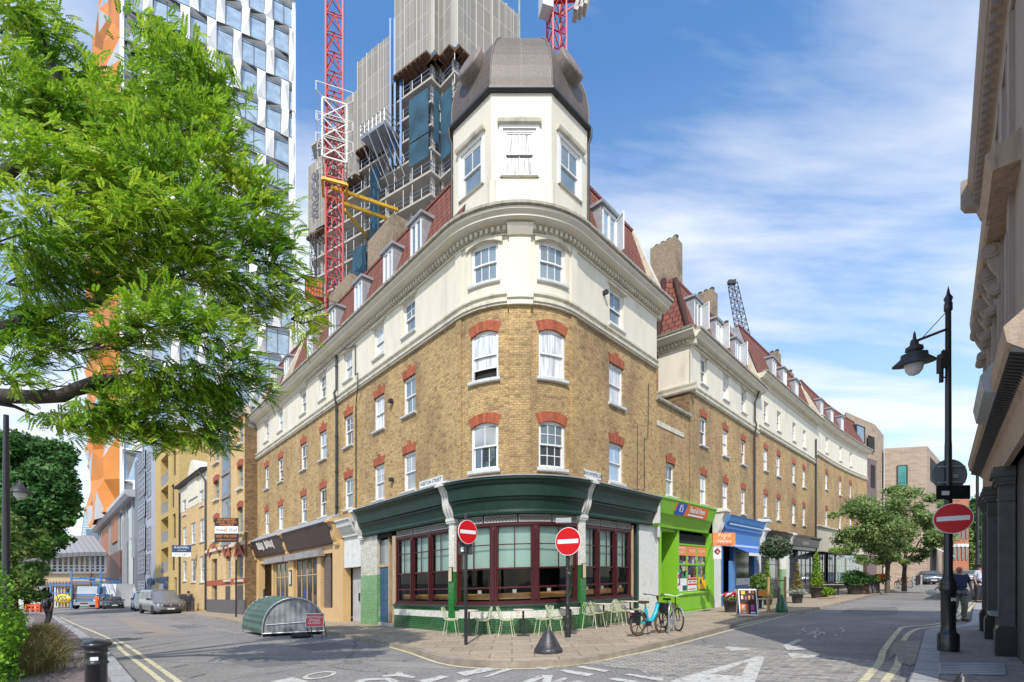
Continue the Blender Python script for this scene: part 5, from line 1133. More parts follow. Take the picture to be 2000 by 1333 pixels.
# distant crane jib above the roofs
cj=thing('crane_jib','small dark lattice crane jib far beyond the terrace chimneys','crane',(*X(1445,120),0))
def lattice(q,a,b,w0,w1,n,r,legs=3,cross=True):
 a,b=Vector(a),Vector(b);d=(b-a).normalized();x=d.cross(Vector((0,1,0)));x.normalize();y=d.cross(x)
 L=[]
 for k in range(n+1):
  t=k/n;w=w0+(w1-w0)*t;c=a.lerp(b,t);L.append([c+(x*i+y*j)*w/2 for i,j in((1,1),(-1,1),(-1,-1),(1,-1))])
 for j in range(4):q.tube([l[j]for l in L],r,5,smooth=False)
 for k in range(n):
  for j in range(4):
   i=(j+1)%4;s_,e=(L[k][j],L[k+1][i])if k%2 else(L[k][i],L[k+1][j]);q.bar(s_,e,r*1.1)
   q.bar(L[k+1][j],L[k+1][i],r*1.0)
q=MB();lattice(q,Vector((*X(1452,120),zat(660,120))),Vector((*X(1431,120),zat(556,120))),2.2,1.6,10,.09);q.build('lattice',M['iron'],cj)
q=MB();q.box(Vector((*X(1429,120),zat(552,120))),(1.8,1,.9));q.bar(Vector((*X(1424,120),zat(558,120))),Vector((*X(1437,120),zat(546,120))),.3);q.build('jib_head',M['iron'],cj)
# ------------------------------------------------------------------ left side of the left-hand street
def R4(p,x0,x1,y0,y1,d=0.0):
 a,b=p.T(x0,d),p.T(x1,d);m=(x0+x1)/2
 return a,b,p.h(m,y1,d),p.h(m,y0,d)
# brick warehouse
wp=L2((-23.5,37.1),(-17.0,30.6));WL=wp.segs[0][2]
wh=thing('warehouse','tall old brick warehouse with arched windows and grey loading doors','building',(-22,36,G(-22)))
wt=12.9
wR=[R4(wp,464,474.5,824,866),R4(wp,464,474.5,909,953),R4(wp,464,474.5,990,1040)]
wLf=[R4(wp,417.5,428,868,903),R4(wp,417.5,428,938,975),R4(wp,417.5,428,1013,1054)]
wG=[R4(wp,441,450.5,1086,1132),R4(wp,463,475,1083,1132)]
ops=[tuple(o)for o in wR+wLf+wG]
dr=R4(wp,413,424,1092,1187);dr=(dr[0],dr[1],0.05,dr[3]);ops.append(dr)
q=MB();wall(q,wp,0,WL,0,wt,ops,rev=.25);q.build('front_wall',M['brick_lt'],wh)
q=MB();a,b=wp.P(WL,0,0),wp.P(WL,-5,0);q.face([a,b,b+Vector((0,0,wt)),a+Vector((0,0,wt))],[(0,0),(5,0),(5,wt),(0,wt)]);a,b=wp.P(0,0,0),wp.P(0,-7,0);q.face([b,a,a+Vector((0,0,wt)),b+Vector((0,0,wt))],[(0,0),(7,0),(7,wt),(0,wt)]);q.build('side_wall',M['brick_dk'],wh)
q=MB();q.prism([wp.xy(0,-.2)[:],wp.xy(WL,-.2)[:],wp.xy(WL,-7)[:],wp.xy(0,-7)[:]],11.5,wt-.3);q.build('roof',M['lead'],wh)
q=MB();tc0=wp.T(445,0)
for a,b in((tc0+.6,WL+.15),(-.1,tc0-2.2)):mould(q,wp,a,b,[(-.3,wt-.1),(.1,wt-.1),(.2,wt+.15),(.32,wt+.22),(.32,wt+.36),(-.3,wt+.45)])
q.build('cornice',M['mould'],wh)
ga,gb_,gm=tc0-2.0,tc0+.9,tc0-.35
q=MB();pr=lambda t,d,h:wp.P(t,d,h)
for d in(.12,):q.face([pr(ga,d,wt-.9),pr(gb_,d,wt-.9),pr(gb_,d,wt+.2),pr(gm+.15,d,wt+1.5),pr(gm-.15,d,wt+1.5),pr(ga,d,wt+.2)])
for(t0,h0),(t1,h1)in(((ga,wt+.2),(gm-.15,wt+1.5)),((gm-.15,wt+1.5),(gm+.15,wt+1.5)),((gm+.15,wt+1.5),(gb_,wt+.2))):q.face([pr(t0,.16,h0),pr(t1,.16,h1),pr(t1,-.6,h1),pr(t0,-.6,h0)]);q.face([pr(t0,.16,h0-.15),pr(t1,.16,h1-.15),pr(t1,.16,h1),pr(t0,.16,h0)])
q.face([pr(gb_,.12,wt-.9),pr(gb_,-.6,wt-.9),pr(gb_,-.6,wt+.2),pr(gb_,.12,wt+.2)]);q.build('gable',mk('pale_stone',(.58,.51,.38),.8,.1,2,stain=(.3,.25,.18),stain_lo=.55),wh)
gw_=mk('grey_steel_window_paint',(.30,.32,.34),.5)
M['gw']=gw_
for o in wR+wLf+wG:
 a,b,c,e=o
 sash(wh,wp,a,b,c,e,-.2,up=(3,2),lowr=(3,3),pane='gl_mid',paint='gw',mat_sill='mould',sill_h=.18,sill_pr=.15,fr=.04)
 q=MB();red_arch(q,wp,a-.02,b+.02,e-.15,.16,.38,False,.12,.03);q.build('brick_arch',M['redarch'],wh)
# loading bay with its hoist
la,lb=wp.T(437,0),wp.T(451,0);lt=wp.h(444,838,0);l0_=wp.h(444,1066,0)
q=MB();pbox(q,wp,la,lb,-.05,.12,l0_,lt)
for k in range(5):h=l0_+(lt-l0_)*k/5;pbox(q,wp,la-.05,lb+.05,.12,.2,h,h+.12)
ld=q.build('loading_bay',mk('weathered_grey_timber',(.24,.24,.25),.8,.2,3),wh)
q=MB()
for k in(1,2,3,4):h=l0_+(lt-l0_)*k/5;patch(q,wp,la+.25,lb-.25,h+.35,h+(lt-l0_)/5-.25,.13)
q.build('pane',M['gl_dark'],ld)
q=MB();q.tube([pr(la+.2,.2,lt-.5),pr(la-.2,1.0,lt+.1),pr(lb,1.2,lt-.4)],.05,6);q.tube([pr(lb,.2,lt-2.2),pr(lb,1.2,lt-.4)],.05,6);q.tube([pr(lb,1.2,lt-.5),pr(lb,1.2,lt-2.6)],.02,5);q.lathe(pr(la-.9,.3,lt-.9),[(.22,0),(.26,.1),(.2,.2)],12);q.build('hoist',M['iron'],ld)
q=MB();red_arch(q,wp,la-.1,lb+.1,lt-.05,.3,.45,False,.15,.03);q.build('brick_arch',M['redarch'],wh)
q=MB();mould(q,wp,-.05,WL+.1,[(0,wp.h(440,1073)),(.14,wp.h(440,1073)),(.14,wp.h(440,1067)),(0,wp.h(440,1066))]);q.build('string_course',M['mould'],wh)
q=MB()
for x0,x1 in((409,431),(438,453),(459,479)):
 a,b=wp.T(x0),wp.T(x1);hh=wp.h((x0+x1)/2,1080);n=10
 for k in range(n):
  f0,f1=k/n,(k+1)/n;y=lambda f:hh+.55*math.sin(math.pi*f)-.3
  for z_,pr_ in((0,.1),(.22,.18)):q.face([wp.P(a+(b-a)*f0,pr_,y(f0)+z_),wp.P(a+(b-a)*f1,pr_,y(f1)+z_),wp.P(a+(b-a)*f1,pr_,y(f1)+z_+.22),wp.P(a+(b-a)*f0,pr_,y(f0)+z_+.22)],[(f0,0),(f1,0),(f1,.3),(f0,.3)])
pbox(q,wp,0,WL,0,.02,wp.h(440,1143),wp.h(440,1132));q.build('red_brick_bands',M['redarch'],wh)
q=MB();pbox(q,wp,0,WL+.05,-.05,.06,0,.95);q.build('plinth',brickmat('blue_grey_brick',(.12,.11,.11),(.09,.085,.09),(.16,.15,.13),soot_amt=.2),wh)
bd_=mk('dark_brown_door',(.07,.055,.05),.5);patch(MB(),wp,dr[0],dr[1],.05,dr[3],-.22).build('door',bd_,wh);a,b=wp.T(441),wp.T(450);pbox(MB(),wp,a,b,-.05,.03,.05,1.9).build('door',bd_,wh);pbox(MB(),wp,wp.T(464),wp.T(475),-.05,.03,.2,1.9).build('door',bd_,wh)
# estate-agent boards
def board(name,label,p,x0,x1,y0,y1,d,panels,texts,side=True):
 m=(x0+x1)/2;t=p.T(m,d);P0=p.P(t,d,p.h(m,y1,d));D=P0.y
 w=(x1-x0)/F*D;h=(y1-y0)/F*D;o=thing(name,label,'sign',(P0.x,P0.y,P0.z))
 for k,(z0,z1,mm)in enumerate(panels):q=MB();q.box(P0+Vector((0,-.03 if k==0 else -.045,h*(z0+z1)/2)),(w,.04 if k==0 else .015,h*(z1-z0)));q.build('panel',mm,o)
 for(tx,z,sz,mm,sx)in texts:
  vs,fs=text_mesh(tx,sz*h,0);ww=max(v.x for v in vs)-min(v.x for v in vs);sc_=w*sx/ww;q=MB();q.raw([P0+Vector((v.x*sc_,-.06,h*z+v.y))for v in vs],fs);q.build('lettering',mm,o)
 q=MB();q.bar(P0+Vector((w/2-.05,0,h*.5)),P0+Vector((w/2+.1,.9,h*.5)),.05);q.bar(P0+Vector((w/2-.05,0,.1)),P0+Vector((w/2-.05,0,h)),.06);q.build('bracket',M['white'],o)
 return o
navy=mk('navy_board',(.02,.05,.13),.5,.02);blk=mk('black_board',(.015,.014,.018),.4,.02);oran=mk('orange_letters',(.75,.25,.05),.5,.02);whit=M['white']
board('letting_board','black, white and orange board offering a refurbished studio on the warehouse',wp,436,482,1013,1060,1.0,[(0,1,blk),(.36,.66,whit)],[('REFURBISHED',.93,.12,oran,.75),('OFFICE / STUDIO',.82,.12,oran,.85),('AVAILABLE',.72,.12,oran,.6),('Howe   Silver',.5,.2,mk('dark_grey_letters',(.1,.1,.12),.5,.02),.9),('&',.52,.28,oran,.12),('0207 700 2233',.24,.14,oran,.85),('info@howeandsilver.com',.1,.08,oran,.8)])
# white-gabled house
gp2=L2((-30.5,44.1),(-23.5,37.1));GL=gp2.segs[0][2]
wg=thing('gabled_house','yellow brick house with white gable and black drainpipes','house',(-29,43,G(-29)))
ge=gp2.h(385,932);gband=gp2.h(385,985)
Wd=[R4(gp2,390,400,1014,1058),R4(gp2,373,382,1021,1062),R4(gp2,390,400,1086,1137),R4(gp2,373,382,1092,1137),R4(gp2,357,364,1030,1066),R4(gp2,357,364,1096,1135)]
Wu=[R4(gp2,390,398,958,988),R4(gp2,357,364,977,1006)]
q=MB();wall(q,gp2,0,GL,0,gband,[tuple(o)for o in Wd]);q.build('front_wall',M['brick_lt'],wg)
q=MB();wall(q,gp2,0,GL,gband,ge,[tuple(o)for o in Wu],d=.02);q.build('white_wall',M['stucco'],wg)
for i,o in enumerate(Wd+Wu):sash(wg,gp2,*o,-.1,up=(3,2),lowr=(3,2),pane='gl_dark' if i%2 else 'gl_mid')
q=MB();mould(q,gp2,0,GL,[(-.2,ge),(.35,ge),(.45,ge+.15),(-.2,ge+.3)]);q.build('eaves',M['iron'],wg)
q=MB();mould(q,gp2,0,GL,[(.2,ge+.15),(-3,ge+2.4),(-6,ge+.1)]);q.build('roof',mk('slate_roof',(.10,.10,.11),.6,.15,6),wg)
q=MB();a,b=gp2.T(366,.1),gp2.T(384,.1);m=gp2.T(374,.1);f=lambda t,h,d=.1:gp2.P(t,d,h);ap=gp2.h(374,900,.1)
q.face([f(a,gband+.6),f(b,gband+.6),f(b,ge+.5),f(m+.35,ap),f(m-.35,ap),f(a,ge+.5)]);
for(t0,h0),(t1,h1)in(((a,ge+.5),(m-.35,ap)),((m-.35,ap),(m+.35,ap)),((m+.35,ap),(b,ge+.5)),((b,ge+.5),(b,gband+.6))):q.face([f(t0,h0),f(t1,h1),f(t1,h1,-1.2),f(t0,h0,-1.2)])
q.build('gable',M['stucco'],wg)
q=MB();t=gp2.T(401,.1);q.tube([gp2.P(t-.8,.4,ge),gp2.P(t,.1,ge-.8),gp2.P(t,.1,.1)],.07,6);t=gp2.T(350.5,.1);q.tube([gp2.P(t,.1,ge-.4),gp2.P(t,.1,.1)],.07,6);q.build('drainpipe',M['iron'],wg)
q=MB()
for k in range(12):tt=GL-3+k*.22;q.tube([gp2.P(tt,.7,0),gp2.P(tt,.7,1.1)],.015,4)
q.bar(gp2.P(GL-3,.7,1.05),gp2.P(GL-.5,.7,1.05),.03);o_=q.build('railing',M['iron'],wg)
board('letting_board','navy and white TO LET board on the white-gabled house',gp2,337,374,1066,1088,1.0,[(0,1,whit),(.36,1,navy)],[('KALMARs',.8,.26,whit,.75),('commercial',.55,.12,whit,.45),('TO LET',.17,.26,navy,.7)])
# yellow apartment block with balconies
yp=L2((-39,52.6),(-30.5,44.1));YL=yp.segs[0][2];yh=yp.h(350,845)
ya=thing('apartment_block','yellow brick apartment block with stacked recessed balconies','building',(-38,53,G(-38)))
yb=brickmat('smooth_yellow_brick',(.60,.43,.16),(.53,.37,.13),(.50,.38,.18),soot_amt=.1,soot=(.4,.3,.15))
Bc=[R4(yp,314,328.5,892,947),R4(yp,314,328.5,953,1003),R4(yp,314,328.5,1012,1060),R4(yp,314,328.5,1071,1119)]
Bn=[R4(yp,337,343,881,930),R4(yp,334.5,340,947,993),R4(yp,337,343,1004,1052),R4(yp,334.5,341,1065,1115),R4(yp,340,345,1128,1165)]
q=MB();wall(q,yp,0,YL,0,yh,[tuple(o)for o in Bc+Bn],rev=.3);a,b=yp.P(YL,0,0),yp.P(YL,-9,0);q.face([a,b,b+Vector((0,0,yh)),a+Vector((0,0,yh))],[(0,0),(9,0),(9,yh),(0,yh)]);q.build('walls',yb,ya)
q=MB();pbox(q,yp,-.05,YL+.1,-9,.1,yh,yh+.35);q.build('parapet',mk('grey_brown_coping',(.30,.26,.21),.8),ya)
for o in Bc:
 q=MB();pbox(q,yp,o[0],o[1],-1.6,-1.5,o[2],o[3]);b_=q.build('balcony',M['gl_dark'],ya);q=MB();pbox(q,yp,o[0],o[1],-1.5,-.3,o[2]-.02,o[2]);pbox(q,yp,o[0],o[1],-1.5,-.3,o[3],o[3]+.02);pbox(q,yp,o[0]-.02,o[0],-1.5,-.3,o[2],o[3]);pbox(q,yp,o[1],o[1]+.02,-1.5,-.3,o[2],o[3]);q.build('recess',yb,b_)
 q=MB();n=16
 for k in range(n+1):tt=o[0]+(o[1]-o[0])*k/n;q.bar(yp.P(tt,-.05,o[2]),yp.P(tt,-.05,o[2]+1.1),.03)
 q.bar(yp.P(o[0],-.05,o[2]+1.1),yp.P(o[1],-.05,o[2]+1.1),.05);q.build('railing',M['grey'],b_)
for o in Bn:q=MB();patch(q,yp,*o[:4],-.25);w_=q.build('window',M['gl_mid'],ya);q=MB();pbox(q,yp,(o[0]+o[1])/2-.03,(o[0]+o[1])/2+.03,-.25,-.2,o[2],o[3]);pbox(q,yp,o[0],o[0]+.06,-.25,-.15,o[2],o[3]);pbox(q,yp,o[0],o[1],-.25,-.2,o[2]+(o[3]-o[2])*.35,o[2]+(o[3]-o[2])*.35+.06);q.build('frame',M['iron'],w_)
o=R4(yp,311,328,1136,1165,.05);q=MB();pbox(q,yp,o[0],o[1],0,.05,0.05,o[3]);q.build('shop_window',M['gl_dark'],ya)
o=R4(yp,305,327,1128,1137,.1);q=MB();pbox(q,yp,o[0],o[1],0,.15,o[2],o[3]);f_=q.build('fascia',navy,ya)
# grey panelled block
gy=L2((-49,62.7),(-39,52.6));GYL=gy.segs[0][2];gh=gy.h(300,862)
gb=thing('office_block','blue-grey panelled office block with gridded windows next to the yellow flats','building',(-48,63,G(-48)))
gm_=mk('pale_blue_grey_panel',(.33,.36,.42),.5,.06,1);gd_=mk('dark_grey_panel',(.13,.14,.17),.5,.08,1)
q=MB();wall(q,gy,0,GYL,0,gh);a,b=gy.P(GYL,0,0),gy.P(GYL,-9,0);q.face([a,b,b+Vector((0,0,gh)),a+Vector((0,0,gh))]);q.build('walls',gm_,gb)
q=MB();pbox(q,gy,0,gy.T(284.5),-.1,.12,2,gh+.2);q.build('dark_bay',gd_,gb)
for y0,y1 in((885,918),(925,970),(981,1012),(1030,1074),(1083,1120),(1136,1163)):
 for x0,x1,dd,n in((270.5,283,.14,4),(287,294,.03,2)):
  o=R4(gy,x0,x1,y0,y1,dd);q=MB();patch(q,gy,*o,dd);w_=q.build('window',M['gl_dark'],gb);q=MB()
  for k in range(n+1):tt=o[0]+(o[1]-o[0])*k/n;pbox(q,gy,tt-.05,tt+.05,dd,dd+.06,o[2],o[3])
  for k in range(5):hh=o[2]+(o[3]-o[2])*k/4;pbox(q,gy,o[0],o[1],dd,dd+.05,hh-.04,hh+.04)
  q.build('frame',gm_,w_)
o=R4(gy,290,303,1130,1142,.2);q=MB();pbox(q,gy,o[0],o[1],.3,.35,o[2],o[3]);q.build('sign_panel',navy,gb)
# dark podium and the folded tower
pd=L2((-84,97.7),(-49,62.7));PDL=pd.segs[0][2]
po=thing('podium_building','dark glazed podium with brown timber cladding under the orange tower','building',(-70,85,G(-70)))
ph=pd.h(258,978)
q=MB();wall(q,pd,0,PDL,0,ph);q.face([pd.P(PDL,0,0),pd.P(PDL,-12,0),pd.P(PDL,-12,ph),pd.P(PDL,0,ph)]);q.build('walls',M['dkconc'],po)
q=MB();mould(q,pd,0,PDL+.5,[(-4,ph),(.8,ph-.1),(1.2,ph+.3),(1.2,ph+.8),(-4,ph+1.2)]);q.build('canopy',mk('pale_grey_canopy',(.42,.43,.45),.5),po)
q=MB();a=pd.T(240);pbox(q,pd,0,a,-.1,.3,1.8,pd.h(220,1085));q.build('timber_cladding',mk('red_brown_cladding',(.14,.055,.04),.6,.25,6,stretch=(4,4,.1)),po)
q=MB();pbox(q,pd,pd.T(200),pd.T(215),.02,.2,pd.h(210,1085),pd.h(210,1030));pbox(q,pd,pd.T(220),pd.T(232),.02,.2,pd.h(226,1060),pd.h(226,1000));q.build('orange_brown_panels',mk('rust_panel',(.34,.12,.05),.6,.1),po)
q=MB();pbox(q,pd,pd.T(236),pd.T(244),.02,.1,pd.h(240,1085),ph-.3);pbox(q,pd,pd.T(252),pd.T(262),-.02,.12,1,ph-.3);pbox(q,pd,pd.T(244),pd.T(252),.1,.14,1.5,pd.h(248,1060));q.build('glazing',M['gl_dark'],po)
for px in(197,203,216,218,234,236,245,250,262):t=pd.T(px);q=MB();pbox(q,pd,t-.1,t+.1,0,.25,pd.h(px,1090),ph);q.build('fin',M['grey'],po)
for px in(243.5,247,250):t=pd.T(px);q=MB();pbox(q,pd,t-.08,t+.08,0,.3,2,ph-2);q.build('fin',M['grey'],po)
tf=L2((-58.2,72),(-37.6,83.2));TFL=tf.segs[0][2]
ts_=L2((-92,106),(-58.2,72));TSL=ts_.segs[0][2]
tow=thing('tower','very tall tower with folded white and glass front and folded orange flank','tower',(-60,85,G(-60)))
wpan=mk('white_folded_panel',(.70,.71,.72),.35,.04,.3,spec=.6);opan=mk('orange_folded_panel',(.58,.20,.022),.45,.12,.3);spanel=mk('silver_folded_panel',(.42,.42,.43),.4,.1,.3)
tgl=glassmat('tower_sky_glass',(.20,.27,.34),.8)
z_lo,rh=12.0,4.72;nrow=19;ncol=6.6;cw=TFL/ncol
def TP(t,d,z):v=tf.xy(t,d);return Vector((v.x,v.y,z))
q=MB();wl_,wr_=(tf.xy(0,-.7),tf.xy(TFL,-.7));bl,br_=tf.xy(0,-14),tf.xy(TFL,-14)
q.prism([tuple(wl_),tuple(wr_),tuple(br_),tuple(bl)],0,z_lo+rh*nrow);q.build('core',wpan,tow)
rnd=random.Random(11);cnt=0;pn=MB();reveal=MB();rest=MB()
for r_ in range(nrow-1,-1,-1):
 z0=z_lo+r_*rh;z1=z0+rh
 t=0.0 if r_%2 else -cw*.34
 while t<TFL-.2:
  wide=rnd.random()<.22;gw2=(cw*.64)*(1.55 if wide else 1);pw=cw-cw*.64
  a,b=max(t,0),min(t+gw2,TFL);c=min(t+gw2+pw,TFL)
  up_=rnd.random()<.5;din=-.55
  if b-a>.8:
   g0_,g1_=(din,-.15)if up_ else(-.15,-.15)
   gz=z1-.35;w=MB();w.face([TP(a,-.15,z0+.25),TP(b,-.15,z0+.25),TP(b,-.45,gz),TP(a,-.45,gz)])
   if cnt<92:
    wo_=w.build('window',tgl,tow)
    fm=MB();fm.bar(TP(a,-.1,z0+.25),TP(b,-.1,z0+.25),.08);fm.bar(TP(a,-.38,gz-.5),TP(b,-.38,gz-.5),.06);fm.bar(TP(a,-.1,z0+.25),TP(a,-.4,gz),.08);fm.bar(TP(b,-.1,z0+.25),TP(b,-.4,gz),.08)
    if wide:m=(a+b)/2;fm.bar(TP(m,-.1,z0+.25),TP(m,-.4,gz),.08)
    fm.build('frame',M['iron'],wo_);cnt+=1
   else:rest.f+=[tuple(i+len(rest.v)for i in f)for f in w.f];rest.v+=w.v;rest.uv+=w.uv;rest.sm+=w.sm
   pk_=TP(a if up_ else b,.38,z1-.02)
   pn.face([TP(a,-.15,z0+.25),TP(a,.0,z0),TP(b,.0,z0),TP(b,-.15,z0+.25)])
   pn.face([TP(a,-.45,gz),TP(b,-.45,gz),pk_]);pn.face([TP(a,0,z1),pk_,TP(b,0,z1)])
   if up_:pn.face([TP(a,-.45,gz),pk_,TP(a,.0,z0)])
   else:pn.face([TP(b,-.45,gz),TP(b,0,z0),pk_])
  if c-b>.3 and b>0:
   m=(b+c)/2;mz=z0+rh*rnd.choice((.25,.5,.75));ap=TP(b+(c-b)*rnd.choice((.2,.5,.8)),.5,mz)
   for(t0,q0),(t1,q1)in(((b,z0),(c,z0)),((c,z0),(c,z1)),((c,z1),(b,z1)),((b,z1),(b,z0))):pn.face([TP(t0,0,q0),TP(t1,0,q1),ap])
  t+=gw2+pw
pn.build('folded_panels',wpan,tow)
if rest.v:tag(rest.build('windows',tgl,tow),kind='stuff')
q=MB()
for tt,w_ in((0,.5),(TFL,.55)):v=tf.xy(tt-.1,-.3);q.box(Vector((v.x,v.y,z_lo+rh*nrow/2)),(w_,.9,rh*nrow),math.atan2(*(tf.segs[0][4].yx)))
q.build('edge_fin',wpan,tow)
# orange flank: folded triangles between a jittered grid
po1,po2,po3=MB(),MB(),MB();nc,nr=12,22;rnd=random.Random(4)
grid={}
for i in range(nc+1):
 for j in range(nr+1):
  zz_=12.5+j*4.2+(rnd.random()-.5)*1.2;t=TSL*i/nc+(rnd.random()-.5)*.8*(0<i<nc);v=ts_.xy(t,rnd.choice((-.2,.9,1.9))if 0<i<nc else .1);grid[i,j]=Vector((v.x,v.y,zz_))
for i in range(nc):
 for j in range(nr):
  a,b,c,e=grid[i,j],grid[i+1,j],grid[i+1,j+1],grid[i,j+1]
  tris=((a,b,c),(a,c,e))if(i+j)%2 else((a,b,e),(b,c,e))
  for k,tr_ in enumerate(tris):
   x=rnd.random();(po1 if x<.83 else po2 if x<.94 else po3).face(list(tr_))
po1.build('orange_panels',opan,tow)
for mb_,nm_,mm_ in((po2,'silver_panel',spanel),(po3,'flank_pane',tgl)):
 for f_ in mb_.f[:45]:MB().face([mb_.v[i]for i in f_]).build(nm_,mm_,tow)
 if len(mb_.f)>45:
  q=MB()
  for f_ in mb_.f[45:]:q.face([mb_.v[i]for i in f_])
  q.build('upper_'+nm_+'s',mm_,tow)
q=MB();q.prism([tuple(ts_.xy(0,-.5)),tuple(ts_.xy(TSL,-.5)),tuple(ts_.xy(TSL,-9)),tuple(ts_.xy(0,-9))],12,104);q.build('flank_core',M['dkconc'],tow)
# far glass spire
sh=thing('glass_spire','tip of a pale glass skyscraper far away between tree and orange tower','skyscraper',(*X(172,600),0))
q=MB();a,b,c,e=[Vector((*X(px,D),0))for px,D in((146,600),(196,590),(215,640),(160,640))];ap=Vector((*X(171,610),zat(972,610)));ap2=Vector((*X(167,610),zat(978,610)))
q.face([a,b,ap]);q.face([b,c,ap]);q.face([e,a,ap2])
q.build('glass_faces',mk('pale_hazy_glass',(.42,.55,.62),.3,.06,.02,stretch=(1,1,6)),sh)
q=MB()
for k in range(16):z=zat(1060-k*5.2,600);f_=max(0,1-(z/ap.z));pa,pb=ap.lerp(a,f_),ap.lerp(b,f_);q.bar(Vector((pa.x,pa.y-1,z)),Vector((pb.x,pb.y-1,z)),.5)
q.build('floor_lines',mk('spire_line',(.30,.40,.46),.5),sh)
fb=facade_box('distant_offices','small pale grey office blocks on the skyline beside the big tree',[X(112,300),X(133,300),X(133,320),X(112,320)],zat(1026,300)+3,mk('hazy_grey',(.45,.48,.52),.8));fb2=facade_box('distant_offices','dark blue far block at the foot of the glass spire',[X(168,350),X(205,350),X(205,370),X(168,370)],zat(1034,350)+3,mk('hazy_navy',(.12,.17,.24),.6))
# railway building closing the street
rw=thing('station_building','cream station building with curved grey roof and round arches closing the street','building',(*X(130,66),G(-60)))
rp_=L2(X(20,63),X(206,70));RL=rp_.segs[0][2]
def rz(y,px=130):return rp_.h(px,y)
arches=[R4(rp_,80,105,1147,1192),R4(rp_,46,60,1165,1192)]
crm=mk('cream_render',(.66,.50,.30),.8,.06,.8,stain=(.45,.34,.2),stain_lo=.6)
q=MB();wall(q,rp_,0,RL,0,rz(1119),[(o[0],o[1],0.02,o[3])for o in arches],rev=1.2);q.build('walls',crm,rw)
for o in arches:
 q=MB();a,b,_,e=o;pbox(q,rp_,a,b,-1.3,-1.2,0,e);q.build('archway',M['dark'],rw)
 q=MB();n=14;r0_=(b-a)/2;mm=(a+b)/2;cz=e-r0_
 for k in range(n):
  a0,a1=math.pi*k/n,math.pi*(k+1)/n;g_=lambda an,r_,d:rp_.P(mm-math.cos(an)*r_,d,cz+math.sin(an)*r_)
  q.face([g_(a0,r0_,.12),g_(a1,r0_,.12),g_(a1,r0_+.45,.12),g_(a0,r0_+.45,.12)]);q.face([g_(a0,r0_,.12),g_(a1,r0_,.12),g_(a1,r0_,-.3),g_(a0,r0_,-.3)])
  q.face([g_(a0,r0_,.05),g_(a1,r0_,.05),rp_.P(mm-math.cos(a1)*r0_*1.02,.05,e+.05),rp_.P(mm-math.cos(a0)*r0_*1.02,.05,e+.05)])
 for s_ in(-1,1):pbox(q,rp_,mm+s_*r0_-(.45 if s_<0 else 0),mm+s_*r0_+(.45 if s_>0 else 0),0,.12,0,cz)
 q.build('arch_surround',M['white'],rw)
q=MB();mould(q,rp_,0,RL,[(0,rz(1145)),(.3,rz(1143)),(.4,rz(1138)),(0,rz(1136))]);mould(q,rp_,0,RL,[(0,rz(1121)),(.3,rz(1121)),(.3,rz(1117)),(0,rz(1117))]);q.build('string_course',M['grey'],rw)
q=MB();patch(q,rp_,0,RL,rz(1118),rz(1084),-.3);o_=q.build('clerestory',M['gl_dark'],rw);q=MB()
for k in range(18):t=RL*k/17;pbox(q,rp_,t-.12,t+.12,-.35,-.1,rz(1118),rz(1080))
for y in(1112,1106):pbox(q,rp_,0,RL,-.3,-.15,rz(y),rz(y)+.12)
q.build('mullions',M['white'],o_)
q=MB();n=10
for k in range(n):
 t0,t1=RL*k/n,RL*(k+1)/n;f=lambda u:-1.2*(1-u)**2
 for(d0,y0),(d1,y1)in(((1.2,1086),(1.3,1078)),((1.3,1078),(-5,1060)),((-5,1060),(-12,1043))):
  h0,h1=rz(y0,140)+(0 if d0>0 else .2),rz(y1,140)+(0 if d1>0 else .2 if d1>-6 else .7);u0,u1=k/n,(k+1)/n
  q.face([rp_.P(t0,d0,h0+f(u0)),rp_.P(t1,d0,h0+f(u1)),rp_.P(t1,d1,h1+f(u1)),rp_.P(t0,d1,h1+f(u0))],[(t0,h0),(t1,h0),(t1,h1),(t0,h1)])
q.build('roof',brickmat('ribbed_grey_roof',(.33,.33,.34),(.31,.31,.32),(.2,.2,.2),bw=.6,rh=6,ms=.06,off=0,soot_amt=.1,rough=.5),rw)
q=MB();t=rp_.T(176);q.tube([rp_.P(t,.3,rz(1120)),rp_.P(t,.3,.2)],.15,6);q.build('drainpipe',mk('rust_pipe',(.22,.08,.05),.7),rw)
# ------------------------------------------------------------------ tower under construction
ct=thing('unfinished_tower','concrete tower under construction with mesh screens around its stepped top','tower',(-18,75,G(-18)))
plan=[Vector(X(608,75.6)),Vector(X(842,62.5)),Vector(X(860,63.7)),Vector(X(888,61.7)),Vector(X(925,64)),Vector(X(1012,68.5)),]
back=[Vector(X(1005,84)),Vector(X(650,96))]
def inset(pts,k):c=Vector((-12,78));return[p+(c-p).normalized()*k for p in pts]
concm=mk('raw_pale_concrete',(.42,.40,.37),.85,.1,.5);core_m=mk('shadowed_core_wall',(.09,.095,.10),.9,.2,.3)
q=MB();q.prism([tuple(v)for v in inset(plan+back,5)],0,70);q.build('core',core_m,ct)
zf0,fh=3.6,3.02;nf=22;posts=MB();rails=MB();netb=MB();colm=MB()
def along(t):
 segL=[(plan[i+1]-plan[i]).length for i in range(len(plan)-1)];s_=t*sum(segL)
 for i,L in enumerate(segL):
  if s_<=L:return plan[i].lerp(plan[i+1],s_/L)
  s_-=L
 return plan[-1]
NS=44;rnd=random.Random(2)
